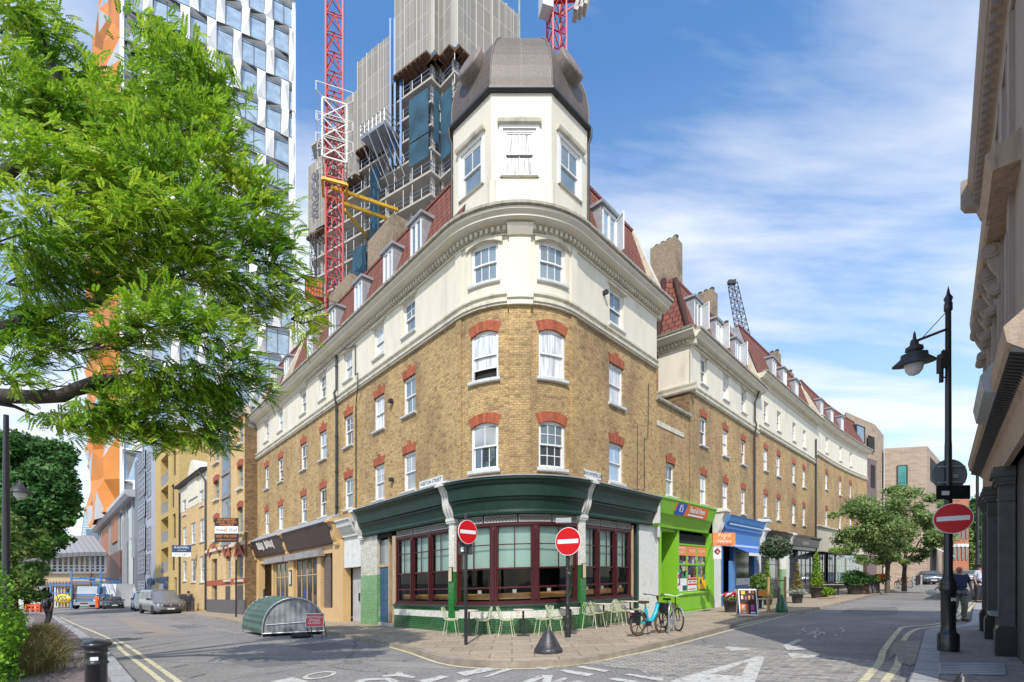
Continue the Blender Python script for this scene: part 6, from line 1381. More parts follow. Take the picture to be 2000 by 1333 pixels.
for k in range(nf+1):
 z=zf0+k*fh
 q=MB();q.prism([tuple(v)for v in plan+back],z,z+.28);q.build('floor_slab',concm,ct)
 if k<nf and z>22:
  for i in range(len(plan)-1):
   a,b=plan[i],plan[i+1];n=(b-a).length
   for hz in(.55,1.1):rails.bar((a.x,a.y,z+.28+hz),(b.x,b.y,z+.28+hz),.06)
   m=max(1,int(n/1.6))
   for j in range(m+1):p_=a.lerp(b,j/m);posts.bar((p_.x,p_.y,z+.28),(p_.x,p_.y,z+1.5+(1.2 if rnd.random()<.3 else 0)),.07)
   for j in range(max(1,int(n/4.2))+1):
    p_=a.lerp(b,min(1,(j+.2)/max(1,int(n/4.2))));p_=p_+(Vector((-12,78))-p_).normalized()*1.0;colm.box((p_.x,p_.y,z+1.65),(.35,.35,2.75),R(30))
posts.build('scaffold_posts',mk('pale_scaffold_tube',(.52,.53,.54),.5),ct);rails.build('edge_rails',mk('blue_grey_edge_rail',(.12,.18,.28),.6),ct);colm.build('columns',concm,ct)
q=MB();
for(x0,x1,za_,zb_)in((800,838,60.2,66),(800,838,57,60),(724,742,51,60),(724,742,45,51),(846,856,59,66),(862,884,57,65.5),(690,716,40,50),(668,700,33,40),(900,915,56,63),(745,770,39,45),(640,690,27,33)):
 cp0=Path([('L',0,(plan[1]-plan[0]).length,plan[0],(plan[1]-plan[0]).normalized())])if x1<843 else Path([('L',0,(plan[2]-plan[1]).length,plan[1],(plan[2]-plan[1]).normalized())])if x1<861 else Path([('L',0,(plan[3]-plan[2]).length,plan[2],(plan[3]-plan[2]).normalized())])if x1<889 else Path([('L',0,(plan[4]-plan[3]).length,plan[3],(plan[4]-plan[3]).normalized())])
 cp0.level=0;q=pbox(MB(),cp0,cp0.T(x0),cp0.T(x1),.1,.14,za_,zb_);q.build('debris_net',mk('blue_debris_net',(.02,.075,.12),.8,.4,.5),ct)
# climbing screens
scr=brickmat('beige_climbing_screen',(.29,.27,.24),(.235,.22,.20),(.46,.44,.40),bw=1.15,rh=2.9,ms=.045,off=0,rough=.6,soot=(.28,.25,.2),soot_amt=.5,bump=.3,sootscale=.12)
def screen(path_pts,z0,z1,th=.5,name='climbing_screen'):
 q=MB();acc=0
 for a,b in zip(path_pts,path_pts[1:]):
  L=(b-a).length;u=(b-a)/L;n=Vector((u.y,-u.x));k=max(1,round(L/2.3))
  for i in range(k):
   s_,e=a.lerp(b,i/k),a.lerp(b,(i+1)/k);jz=rnd.uniform(-.25,.25);pr_=.5+(i%2)*.18
   s2,e2=s_+n*pr_+u*.04,e+n*pr_-u*.04
   q.face([(s2.x,s2.y,z0+jz),(e2.x,e2.y,z0+jz),(e2.x,e2.y,z1+jz),(s2.x,s2.y,z1+jz)],[(acc,z0),(acc+L/k,z0),(acc+L/k,z1),(acc,z1)]);acc+=L/k
   for v,w in((s2,s_),(e2,e)):q.face([(v.x,v.y,z0+jz),(w.x,w.y,z0+jz),(w.x,w.y,z1+jz),(v.x,v.y,z1+jz)])
   q.bar((s2.x+n.x*.06,s2.y+n.y*.06,z0+jz),(s2.x+n.x*.06,s2.y+n.y*.06,z1+jz),.1)
   m=(s2+e2)/2+n*.05;q.bar((m.x,m.y,z0+jz),(m.x,m.y,z1+jz),.06)
 o=q.build(name,scr,ct)
 q=MB()
 for a,b in zip(path_pts,path_pts[1:]):
  u=(b-a).normalized();n=Vector((u.y,-u.x));a2,b2=a+n*.9,b+n*.9;c2_,d2_=a-n*1.2,b-n*1.2
  q.prism([tuple(a2),tuple(b2),tuple(d2_),tuple(c2_)],z0-.5,z0-.3)
  for i in range(int((b-a).length/.8)):p0=a2.lerp(b2,i*.8/(b-a).length);p1=c2_.lerp(d2_,i*.8/(b-a).length);q.bar((p0.x,p0.y,z0-.65),(p1.x,p1.y,z0-.65),.12,.2)
 q.build('screen_platform',mk('rusty_brown_timber',(.13,.075,.045),.85,.3,2),o);return o
def onl(px):
 cp0=Path([('L',0,(plan[1]-plan[0]).length,plan[0],(plan[1]-plan[0]).normalized())]);return cp0.xy(cp0.T(px),0)
screen([onl(777)]+plan[1:],70.2,81.5);screen([onl(704),onl(766)],63.6,76.2);screen([onl(674),onl(702)],60.5,72.5);
s4=screen([onl(608),onl(640)],55.6,66.3)
a=onl(612);u=(onl(640)-a).normalized();n=Vector((u.y,-u.x));vs,fs=text_mesh('mace',3.4,0);q=MB()
q.raw([Vector((a.x+n.x*.95+u.x*(1.4-v.y),a.y+n.y*.95+u.y*(1.4-v.y),61+v.x))for v in vs],fs);q.build('lettering',mk('dark_grey_letters2',(.1,.1,.12),.5,.02),s4)
# end walls of the screen blocks
q=MB()
for a,z0,z1,b in((onl(777),70,81.5,Vector(X(800,80))),(onl(704),63,76.2,Vector(X(730,82))),(onl(674),60,72.5,Vector(X(700,84))),(onl(608),55,66.3,Vector(X(640,88))),(plan[-1],70,81.5,Vector(X(1004,84)))):q.face([(a.x,a.y,z0),(b.x,b.y,z0),(b.x,b.y,z1),(a.x,a.y,z1)],[(0,z0),(10,z0),(10,z1),(0,z1)])
q.build('screen_return',scr,ct)
q=MB();a,b=onl(772),onl(773);
for dx_ in(-.5,.1,.9):q.bar((a.x+dx_,a.y-.6,58),(a.x+dx_,a.y-.6,78),.28)
q.build('hoist_mast',mk('strong_blue_steel',(.03,.15,.38),.5),ct)
# loading platform hung from the face
a=onl(738);b=onl(790);q=MB();u=(b-a).normalized();n=Vector((u.y,-u.x));zz1=61.5
P3=lambda t,d,z:Vector((a.x+u.x*t+n.x*d,a.y+u.y*t+n.y*d,z))
q.prism([P3(0,3,0)[:2],P3(4.5,3,0)[:2],P3(4.5,.2,0)[:2],P3(0,.2,0)[:2]],zz1,zz1+.4)
for t in(0,.75,1.5,2.25,3,3.75,4.5):q.bar(P3(t,3,zz1+.4),P3(t,3,zz1+1.9),.07)
for z in(1.1,1.9):q.bar(P3(0,3,zz1+z),P3(4.5,3,zz1+z),.08);q.bar(P3(0,3,zz1+z),P3(0,.2,zz1+z),.08);q.bar(P3(4.5,3,zz1+z),P3(4.5,.2,zz1+z),.08)
for t in(0,1.5,3,4.5):q.bar(P3(t,3,zz1),P3(t+1,.3,zz1-5.5),.1);q.bar(P3(t,1.6,zz1),P3(t+1,.3,zz1-3.4),.07)
q.build('loading_platform',M['steel'],ct)
# ---- tower cranes
redp=mk('red_crane_paint',(.42,.012,.016),.5,.1,.5)
def mast(name,label,px,D,z0,z1,w,r_=.1,sec=2.4):
 x,y=X(px,D);o=thing(name,label,'crane',(x,y,G(x)));q=MB();rz_=R(20)
 cs=[Vector((x,y,0))+Matrix.Rotation(rz_,3,'Z')@Vector((i*w/2,j*w/2,0))for i,j in((1,1),(-1,1),(-1,-1),(1,-1))]
 n=int((z1-z0)/sec)
 for c in cs:q.bar(c+Vector((0,0,z0)),c+Vector((0,0,z1)),r_*2)
 for k in range(n):
  za,zb=z0+k*sec,z0+(k+1)*sec
  for i in range(4):
   a,b=cs[i],cs[(i+1)%4];q.bar(a+Vector((0,0,zb)),b+Vector((0,0,zb)),r_)
   m=(a+b)/2;q.bar(a+Vector((0,0,za)),m+Vector((0,0,zb)),r_);q.bar(b+Vector((0,0,za)),m+Vector((0,0,zb)),r_)
  q.bar(cs[0]+Vector((0,0,za)),cs[2]+Vector((0,0,za)),r_*.7)
 q.build('mast',redp,o);return o,cs
cr1,cs=mast('tower_crane','red lattice tower crane mast with white climbing frame beside the unfinished tower',653.5,58,4,74,1.9)
cx,cy=X(654,58);q=MB();wz=mk('white_steel_frame',(.66,.66,.63),.5,.1)
cc=[Vector((cx,cy,0))+Matrix.Rotation(R(20),3,'Z')@Vector((i*1.35,j*1.35,0))for i,j in((1,1),(-1,1),(-1,-1),(1,-1))];zc0,zc1=zat(330,58),zat(218,58)
for c in cc:q.bar(c+Vector((0,0,zc0)),c+Vector((0,0,zc1)),.2)
for k in range(3):
 for i in range(4):
  za,zb=zc0+(zc1-zc0)*k/3,zc0+(zc1-zc0)*(k+1)/3;a,b=cc[i],cc[(i+1)%4];q.bar(a+Vector((0,0,zb)),b+Vector((0,0,zb)),.14);q.bar(a+Vector((0,0,za)),b+Vector((0,0,za)),.14);q.bar(a+Vector((0,0,za)),b+Vector((0,0,zb)),.1);q.bar(b+Vector((0,0,za)),a+Vector((0,0,zb)),.1)
for z in(zc0+1,(zc0+zc1)/2,zc1):
 for s_ in(1,1.5):
  for i in range(4):a,b=[Vector((cx,cy,0))+(c-Vector((cx,cy,0)))*s_ for c in(cc[i],cc[(i+1)%4])];q.bar(a+Vector((0,0,z+(1 if s_>1 else 0))),b+Vector((0,0,z+(1 if s_>1 else 0))),.06)
 for i in range(4):a=cc[i];b=Vector((cx,cy,0))+(a-Vector((cx,cy,0)))*1.5;q.bar(a+Vector((0,0,z)),b+Vector((0,0,z)),.08);q.bar(b+Vector((0,0,z)),b+Vector((0,0,z+1)),.06)
q.build('climbing_frame',wz,cr1)
yel=mk('yellow_tie_steel',(.72,.42,.03),.5)
for(xa,ya_,xb,yb_,Db)in((646,366,776,410,65.5),(673,398,757,428,66.5),(673,410,716,462,68.5)):
 q=MB();a,b=Vector((*X(xa,57.5),zat(ya_,57.5))),Vector((*X(xb,Db),zat(yb_,Db)));q.bar(a,b,.3,.34);q.build('tie_bar',yel,cr1)
q=MB()
for i in range(4):q.bar(cc[i]+Vector((0,0,zat(372,58))),cc[(i+1)%4]+Vector((0,0,zat(372,58))),.3)
q.build('tie_collar',yel,cr1)
hc=thing('hoist_cage','orange-red hoist cage on a thin dark mast left of the red crane','hoist',(*X(613,57),G(-23)));q=MB()
x,y=X(614,57);zc=zat(568,57)
for k in range(2):pass
q.box((x,y,zc),(2.0,1.6,2.1),R(20));
hm=mk('orange_red_cage',(.62,.08,.02),.6,.1);cg=q.build('cage',hm,hc)
q=MB()
for k in range(7):v=Matrix.Rotation(R(20),3,'Z')@Vector((-.95+k*.31,-.84,0));q.bar((x+v.x,y+v.y,zc-1.1),(x+v.x,y+v.y,zc+1.1),.07)
for z in(-1.1,0,1.1):
 a,b=[Matrix.Rotation(R(20),3,'Z')@Vector((s_,-.84,0))for s_ in(-1,1)];q.bar((x+a.x,y+a.y,zc+z),(x+b.x,y+b.y,zc+z),.1)
q.build('cage_bars',M['iron'],hc)
q=MB();lattice(q,Vector((*X(612,59),3)),Vector((*X(612,59),zat(458,59))),.6,.6,26,.04);q.build('mast',M['iron'],hc)
cr2,cs=mast('tower_crane','second red tower crane with counterweights behind the turret dome',1087,66,40,zat(-40,66),2.0)
q=MB();x,y=X(1066,65);z=zat(8,65);q.box((x,y,z),(1.5,1.8,2.4),R(15));q.build('cab',mk('pale_cab',(.6,.62,.64),.4),cr2);q=MB();q.box((x-.05,y-.93,z+.3),(1.1,.1,1.3),R(15));q.build('cab_window',M['gl_dark'],cr2)
q=MB();a,b=Vector((*X(1066,66),zat(2,66))),Vector((*X(1150,66),zat(-6,66)));q.bar(a,b,.5,.7);q.bar(Vector((*X(1094,66),zat(30,66))),b,.15);q.build('counter_jib',redp,cr2)
for i,px in enumerate((1128,1137,1146)):q=MB();q.box(Vector((*X(px,65.6),zat(14-i*6,65.6))),(.62,1.6,2.6),0,0,R(16));q.build('counterweight',M['paleconc'],cr2)
# ------------------------------------------------------------------ stuccoed building on the right edge
bd=Vector((-.665,-.747));q0=Vector((12.1,12.25))
bp_=Path([('L',0,9.4,q0,bd)],level=None)
class RB(Path):
 def xy(s,t,d):p=q0+bd*t;return p+Vector((-.747,.665))*d
 def P(s,t,d,h):q=s.xy(t,d);b=s.xy(t,0);return Vector((q.x,q.y,G(b.x)+h))
rb_=RB([('L',0,9.4,q0,bd)])
st=thing('corner_house','grey-brown stuccoed building with black columns and scrolled brackets at the right edge','building',(13.5,9,G(13)))
M['umber']=mk('grey_brown_stucco',(.345,.28,.24),.75,.08,2,.5,70,stain=(.27,.21,.17),stain_lo=.55,stain_hi=.8,stretch=(2,2,.4))
M['umber2']=mk('pale_brown_coping',(.40,.30,.22),.8,.15,4,.5,30,stain=(.17,.13,.10),stain_lo=.55,stain_hi=.7,stretch=(3,3,.6),stain_scale=2)
M['colm']=mk('black_rendered_column',(.085,.08,.078),.6,.2,5,.6,50)
BL=9.4;top=11.3
q=MB();wall(q,rb_,0,BL,3.35,top);a,b=rb_.P(0,0,0),rb_.P(0,-6,0);q.face([a,b,b+Vector((0,0,top)),a+Vector((0,0,top))],[(0,0),(6,0),(6,top),(0,top)]);a,b=rb_.P(BL,0,0),rb_.P(BL,-6,0);q.face([a,b,b+Vector((0,0,top)),a+Vector((0,0,top))],[(0,0),(6,0),(6,top),(0,top)]);q.face([rb_.P(0,0,top),rb_.P(BL,0,top),rb_.P(BL,-6,top),rb_.P(0,-6,top)]);q.face([rb_.P(0,-6,0),rb_.P(BL,-6,0),rb_.P(BL,-6,top),rb_.P(0,-6,top)]);q.build('walls',M['umber'],st)
# top cornice with small brackets
q=MB();mould(q,rb_,-.1,BL,[(0,top-.75),(.05,top-.75),(.07,top-.5),(.16,top-.45),(.18,top-.3),(.30,top-.22),(.36,top-.05),(.38,top+.12),(0,top+.2)]);q.build('cornice',M['umber'],st)
q=MB();t=.1
while t<BL:pbox(q,rb_,t,t+.09,.03,.27,top-.48,top-.28);t+=.24
q.build('modillions',M['umber'],st)
q=MB();mould(q,rb_,-.12,.18,[(0,top-.85),(.12,top-.8),(.2,top-.55),(.42,top-.45),(.5,top-.3),(.5,top+.25),(0,top+.3)]);q.build('end_bracket',M['umber'],st)
# pilaster strips on the upper wall
for t in(.25,1.6,3.0,4.35,5.7):q=MB();pbox(q,rb_,t,t+.38,0,.07,4.6,top-.8);pbox(q,rb_,t+.08,t+.3,.07,.10,4.9,7.0);q.build('pilaster',M['umber'],st)
for t in(.8,2.2,3.6,5.0):
 q=MB();pbox(q,rb_,t,t+.7,-.02,.02,8.3,10.1);w_=q.build('window',M['gl_dark'],st);q=MB()
 for(a,b,c,e)in((t-.08,t,8.2,10.2),(t+.7,t+.78,8.2,10.2),(t-.08,t+.78,10.1,10.25),(t-.12,t+.82,8.1,8.3)):pbox(q,rb_,a,b,0,.08,c,e)
 q.build('frame',M['umber'],w_)
# projecting hood on pairs of scrolled brackets
hz=7.55
q=MB();mould(q,rb_,.0,5.5,[(0,hz),(.26,hz),(.3,hz+.05),(.33,hz+.32),(.28,hz+.36),(0,hz+.42)]);mould(q,rb_,5.3,6.9,[(0,hz+.02),(.30,hz+.02),(.38,hz+.3),(0,hz+.5)]);q.build('hood',M['umber2'],st)
def scroll(t,h):
 q=MB();w=.17
 pts=[]
 for k in range(15):
  x=k/14;pts.append((.24-.16*x+.05*math.sin(x*2*math.pi),h-.02-x*.95))
 mould(q,rb_,t,t+w,[(0,h-.97),(0,h)]+pts)
 for(hh,r_,dd)in((h-.14,.14,.20),(h-.88,.10,.14)):
  P_,ring_=[],[]
  a,b=rb_.P(t-.02,dd,hh),rb_.P(t+w+.02,dd,hh);q.tube([a,b],r_,14)
  q.tube([rb_.P(t-.035,dd,hh),rb_.P(t+w+.035,dd,hh)],r_*.55,12)
 return q.build('scroll_bracket',M['umber'],st)
for t in(.35,.85,1.75,2.2,3.1,3.55,4.5):scroll(t,hz)
# ground-floor entablature
q=MB();mould(q,rb_,-.15,BL,[(0,3.3),(.08,3.3),(.08,3.85),(.12,3.9),(.16,3.95),(.28,4.05),(.33,4.1),(.36,4.28),(.0,4.6)]);q.build('entablature',M['umber2'],st)
q=MB();t=0
while t<BL:q.bar(rb_.P(t,.05,3.93),rb_.P(t,.29,4.03),.07,.1);t+=.13
q.build('modillions',M['iron'],st)
q=MB();mould(q,rb_,5.3,7.4,[(.1,3.95),(.42,4.12),(.46,4.35),(.0,4.9)]);q.build('flat_roof',M['lead'],st)
# columns
for t,w in((.5,.32),(2.3,.32),(5.0,.34)):
 c=MB();pbox(c,rb_,t-w/2+.03,t+w/2-.03,-.08,.12,.5,3.1);o=c.build('column',M['colm'],st)
 c=MB();pbox(c,rb_,t-w/2-.02,t+w/2+.02,-.1,.17,0,.45);mould(c,rb_,t-w/2-.02,t+w/2+.02,[(-.2,.45),(.16,.45),(.13,.52),(-.2,.52)]);c.build('pedestal',M['black'],o)
 c=MB()
 for(e,h0,h1)in((.0,2.72,2.8),(.03,3.0,3.06),(.06,3.06,3.14),(.1,3.14,3.22),(.07,3.22,3.32)):pbox(c,rb_,t-w/2-e,t+w/2+e,-.08,.13+e,h0,h1)
 c.build('capital',M['colm'],o)
q=MB();wall(q,rb_,0,BL,0,3.35,d=-.1);q.build('ground_floor_wall',M['colm'],st)
q=MB();patch(q,rb_,.7,1.4,.9,3.0,-.08);patch(q,rb_,2.7,3.4,.9,3.0,-.08);patch(q,rb_,3.6,4.3,.9,3.0,-.08);q.build('window',M['gl_dark'],st)
q=MB();pbox(q,rb_,2.0,3.1,-.2,.12,.55,.62);q.build('sill',M['lead'],st)
q=MB();pbox(q,rb_,2.0,3.1,-.22,.02,0,.55);q.build('stall_riser',M['colm'],st)
# narrow building edge and lamp column farther along
nb=facade_box('building','dark building corner just past the stuccoed house on the right',[X(1917,23.5),X(1990,23.5),X(1990,34),X(1922,33)],3.9,M['colm'])
bc=thing('lamp_column','thick black column base at the corner beyond the stuccoed house','street lamp',(*X(1909,23.5),G(22.7)))
bx,by=X(1909,23.5);q=MB();q.lathe((bx,by,G(bx)),[(.2,0),(.2,.45),(.13,.55),(.13,1.2),(.17,1.3),(.09,1.5),(.07,2.4),(.06,7.2)],14);q.build('column',M['black'],bc)
q=MB();q.lathe((bx,by,G(bx)+3.0),[(.09,0),(.09,.5)],10);q.build('sticker',mk('yellow_tape',(.6,.45,.05),.6),bc)if False else None
# ------------------------------------------------------------------ street furniture
redsign=mk('red_reflective_sign',(.56,.006,.012),.4,.04,1,spec=.3);greyback=mk('grey_sign_back',(.17,.19,.20),.5,.1,5)
def at(px,D):x,y=X(px,D);return Vector((x,y,G(x)))
def disc(q,c,r,th,rz,n=36,back=False):
 m=Matrix.Rotation(rz,4,'Z')@Matrix.Rotation(R(90),4,'X');q.lathe(c,[(r,0),(r,th)],n,False,M=m)
def no_entry(parent,c,r,rz):
 n=Vector((math.sin(rz),-math.cos(rz),0));u=Vector((math.cos(rz),math.sin(rz),0))
 q=MB();disc(q,c,r,.02,rz);o=q.build('sign_plate',M['white'],parent)
 q=MB();disc(q,c+n*.012,r*.955,.012,rz);q.build('red_face',redsign,o)
 q=MB();q.box(c+n*.028,(r*1.62,.008,r*.3),rz);q.build('white_bar',M['white'],o)
 q=MB();q.bar(c-u*.05-n*-.0+Vector((0,0,r*.5)),c+u*.05+Vector((0,0,r*.5)),.05);q.bar(c-u*.05-Vector((0,0,r*.5)),c+u*.05-Vector((0,0,r*.5)),.05)
 return o
# left pole
p=at(910,12.25);o=thing('no_entry_sign','no entry sign on a slim black pole near the left half of the pub window','road sign',p,'no entry signs')
q=MB();q.tube([p,p+Vector((0,0,3.3))],.045,10);q.lathe(p+Vector((0,0,3.3)),[(.05,0),(.05,.03),(0,.05)],10);q.tube([p+Vector((0,0,2.35)),p+Vector((0,0,2.45))],.06,10);q.build('pole',M['black'],o)
no_entry(o,p+Vector((.045,-.07,2.86)),.305,R(44))
q=MB();q.box(p+Vector((-.02,.08,2.45)),(.36,.12,.3),R(10));b_=q.build('control_box',M['iron'],o);q=MB();q.box(p+Vector((-.07,.0,2.43)),(.12,.02,.12),R(10));q.build('label',M['white'],b_)
# right pole by the pub
p=at(1109,13.2);o=thing('no_entry_sign','large no entry sign on a stickered black post by the white pub bracket','road sign',p,'no entry signs')
q=MB();q.tube([p,p+Vector((0,0,.55))],.085,12);q.lathe(p,[(.085,.55),(.06,.62),(.055,.75),(.055,3.1)],12)
q.build('pole',mk('scuffed_black_paint',(.02,.02,.022),.5,.3,6,stain=(.35,.35,.34),stain_lo=.62,stain_hi=.66,stain_scale=9),o)
no_entry(o,p+Vector((.0,-.1,2.62)),.385,R(-33))
q=MB();q.box(p+Vector((-.12,-.02,3.2)),(.42,.16,.13),R(-8));q.tube([p+Vector((0,0,3.0)),p+Vector((0,0,3.25))],.03,8);q.build('sign_light',M['grey'],o)
# lamp post with sign in the foreground right
p=at(1852,9.15);o=thing('street_lamp','tall black lamp post carrying a no entry sign beside the right-hand columns','street lamp',p)
q=MB();q.lathe(p,[(.165,0),(.165,.3),(.155,.33),(.12,.36),(.11,.45),(.112,1.12),(.14,1.16),(.14,1.19),(.12,1.22),(.135,1.26),(.115,1.34),(.085,1.4),(.08,1.45),(.07,1.5),(.055,3.9),(.05,4.0),(.045,6.45),(.065,6.47),(.065,6.6),(.05,6.62),(.07,6.7),(.03,6.78),(.02,6.85),(0,6.95)],18);q.build('column',M['black'],o)
q=MB();q.box(p+Vector((0,-.115,.98)),(.09,.01,.06));q.build('label',M['white'],o)
h1=p+Vector((-.02,0,6.0));h2=p+Vector((-.66,-.12,5.85))
q=MB();q.tube([h1+Vector((0,0,.12)),h2],.025,8);q.tube([p+Vector((-.03,0,6.45)),h2+Vector((.06,.01,.03))],.008,5);q.tube([h2,h2+Vector((-.08,0,.0)),h2+Vector((-.12,0,-.05)),h2+Vector((-.14,0,.0))],.012,6);q.build('bracket_arm',M['black'],o)
hd=h2+Vector((-.1,-.02,0));tl=Matrix.Rotation(R(-6),4,'Y')@Matrix.Rotation(R(8),4,'X')
q=MB();q.lathe(hd,[(.0,.16),(.02,.1),(.03,0),(.06,-.02),(.07,-.1),(.13,-.13),(.14,-.2),(.1,-.22),(.2,-.25),(.21,-.32),(.33,-.42),(.335,-.44)],26,M=tl);lh=q.build('lamp_head',M['iron'],o)
q=MB();q.lathe(hd,[(.335,-.44),(.16,-.40),(.0,-.39)],26,M=tl);q.build('reflector',mk('tan_reflector',(.30,.24,.20),.4,.2),lh)
glb=mk('clear_lamp_bowl',(.62,.64,.66),.12,.03);q=MB();q.lathe(hd,[(.155,-.41),(.15,-.47),(.13,-.56),(.08,-.63),(.0,-.655)],20,M=tl);q.build('lamp_bowl',glb,lh)
q=MB();q.box(p+Vector((-.13,-.03,5.5)),(.12,.12,.26));q.box(p+Vector((-.19,-.03,5.4)),(.04,.1,.26));q.tube([p+Vector((-.13,0,5.38)),p+Vector((-.15,-.02,5.1))],.035,8);q.lathe(p+Vector((-.12,-.03,5.63)),[(.02,0),(.04,.05),(0,.09)],8);q.bar(p+Vector((-.14,0,5.52)),p+Vector((.02,0,5.52)),.03);q.bar(p+Vector((-.14,0,5.2)),p+Vector((.02,0,5.2)),.02);q.build('sensor_unit',M['iron'],o)
no_entry(o,p+Vector((-.02,-.12,2.50)),.285,R(-40))
q=MB();disc(q,p+Vector((.04,.03,3.35)),.3,.015,R(-10));ob=q.build('sign_back',greyback,o)
q=MB()
for z in(3.2,3.5):q.bar(p+Vector((-.2,-.01,z)),p+Vector((.28,-.05,z)),.02)
q.box(p+Vector((.1,-.02,3.32)),(.13,.005,.07),R(-10));q.build('sign_fixing',M['grey'],ob)
q=MB();q.box(p+Vector((.02,-.08,3.0)),(.58,.02,.26),R(-6));q.build('sign_back',M['black'],o);q=MB();q.box(p+Vector((-.15,-.11,2.98)),(.13,.005,.08),R(-6));q.build('label',M['white'],o)
q=MB();a=p+Vector((.12,.06,2.62));q.prism([(a.x,a.y),(a.x+.34,a.y+.12),(a.x+.34,a.y+.14),(a.x,a.y+.02)],lambda x,y:a.z-.42+(x-a.x)*1.2,a.z);q.build('sign_back',M['black'],o)
# bell bollards
iron2=mk('worn_cast_iron',(.045,.045,.05),.38,.35,5,.5,25,stain=(.12,.11,.10),stain_lo=.55,stain_hi=.7,stain_scale=5,metal=.3)
def bell(name,label,p,s=1.0,tilt=0):
 q=MB();q.lathe(p,[(.31*s,0),(.315*s,.05*s),(.30*s,.09*s),(.285*s,.10*s),(.23*s,.2*s),(.165*s,.32*s),(.125*s,.40*s),(.085*s,.45*s),(.045*s,.5*s),(.03*s,.56*s),(.0,.585*s)],28,sx=1+tilt)
 return tag(q.build(name,iron2,org=p),label,'bollard')
bell('bell_bollard','squat bell-shaped iron bollard on the pavement corner in front of the pub',at(1071,10.5))
bell('bell_bollard','rusty tapered iron bollard cut off by the bottom edge near the ribbed cover',at(1878,4.45),1.02)
# black bollard on the left footway
p=at(188,5.75);o=thing('bollard','black ribbed iron bollard in the left foreground','bollard',p)
q=MB();q.lathe(p,[(.115,0),(.11,.1),(.105,.72),(.118,.725),(.122,.745),(.105,.76),(.105,.86),(.118,.865),(.118,.88),(.105,.89),(.13,.92),(.148,.94),(.15,.965),(.135,.985),(.10,1.0),(.05,1.02),(0,1.025)],26);q.build('post',M['black'],o)
q=MB();q.box(p+Vector((.055,-.092,.80)),(.075,.006,.04),R(28));q.build('label',M['white'],o)
# bike hangar
hp=L2(tuple(gp(512,1245,ROAD)[:2]),tuple(gp(633,1239,ROAD)[:2]));hgx=hp.xy(1,0);HL=hp.segs[0][2];back_=Vector((-.683,.73))*2.5
o=thing('bike_hangar','green ribbed half-round cycle hangar with perforated steel end in the road','bicycle shelter',(hgx.x,hgx.y,G(hgx.x)-ROAD))
n=18;arc=[(HL/2-HL/2*math.cos(math.pi*k/n),.12+1.22*math.sin(math.pi*k/n)**.8)for k in range(n+1)]
def hP(t,h,b):v=hp.xy(t,0);g_=G(v.x)-ROAD;return Vector((v.x+back_.x*b,v.y+back_.y*b,g_+h))
q=MB();q.face([hP(t,h,.01)for t,h in arc]);
perf=bpy.data.materials.new('perforated_steel');perf.use_nodes=True;nt=perf.node_tree;b_=nt.nodes['Principled BSDF'];b_.inputs['Metallic'].default_value=.4;b_.inputs['Roughness'].default_value=.45
g_=nt.nodes.new('ShaderNodeNewGeometry');v_=nt.nodes.new('ShaderNodeTexVoronoi');v_.inputs['Scale'].default_value=26;v_.inputs['Randomness'].default_value=0;nt.links.new(g_.outputs['Position'],v_.inputs['Vector'])
r_=nt.nodes.new('ShaderNodeMapRange');r_.inputs[1].default_value=.2;r_.inputs[2].default_value=.4;nt.links.new(v_.outputs['Distance'],r_.inputs[0]);n_=nt.nodes.new('ShaderNodeTexNoise');n_.inputs['Scale'].default_value=2.5;n_.inputs['Detail'].default_value=5;nt.links.new(g_.outputs['Position'],n_.inputs['Vector'])
c1_=nt.nodes.new('ShaderNodeMix');c1_.data_type='RGBA';c1_.inputs[6].default_value=(.06,.065,.07,1);c1_.inputs[7].default_value=(.27,.28,.30,1);nt.links.new(r_.outputs[0],c1_.inputs[0])
c2_=nt.nodes.new('ShaderNodeMix');c2_.data_type='RGBA';c2_.blend_type='MULTIPLY';c2_.inputs[0].default_value=.9;nt.links.new(c1_.outputs[2],c2_.inputs[6]);mr_=nt.nodes.new('ShaderNodeMapRange');mr_.inputs[1].default_value=.3;mr_.inputs[2].default_value=.7;mr_.inputs[3].default_value=.5;mr_.inputs[4].default_value=1.5;nt.links.new(n_.outputs[0],mr_.inputs[0]);nt.links.new(mr_.outputs[0],c2_.inputs[7]);nt.links.new(c2_.outputs[2],b_.inputs['Base Color'])
q.build('end_panel',perf,o)
q=MB();q.face([hP(t,h,1)for t,h in arc]);q.build('end_panel',perf,o)
hgreen=mk('dull_green_ribbed_steel',(.055,.105,.08),.5,.2,3,stain=(.16,.19,.16),stain_lo=.5,stain_hi=.75,stain_scale=2)
q=MB()
for(t0,h0),(t1,h1)in zip(arc,arc[1:]):
 tm,hm_=(t0+t1)/2,(h0+h1)/2;oc_=Vector((tm-HL/2,hm_-.3)).normalized()*.04
 a0,a1=(t0,h0),(t0+(t1-t0)*.5,h0+(h1-h0)*.5)
 q.face([hP(t0,h0,0),hP(tm+oc_.x,hm_+oc_.y,0),hP(tm+oc_.x,hm_+oc_.y,1),hP(t0,h0,1)]);q.face([hP(tm+oc_.x,hm_+oc_.y,0),hP(t1,h1,0),hP(t1,h1,1),hP(tm+oc_.x,hm_+oc_.y,1)])
q.build('ribbed_cover',hgreen,o)
q=MB();q.tube([hP(t,h,-.005)for t,h in arc],.035,8);q.tube([hP(arc[0][0],.12,-.005),hP(arc[-1][0],.12,-.005)],.03,6);q.tube([hP(t,h,1.005)for t,h in arc],.03,8)
for t in(arc[0][0],arc[-1][0]):
 for b in(0,1):q.tube([hP(t,0,b),hP(t,.15,b)],.025,6)
q.tube([hP(.1,.42,-.006),hP(HL-.08,.5,-.006)],.012,5);q.build('frame',M['steel'],o)
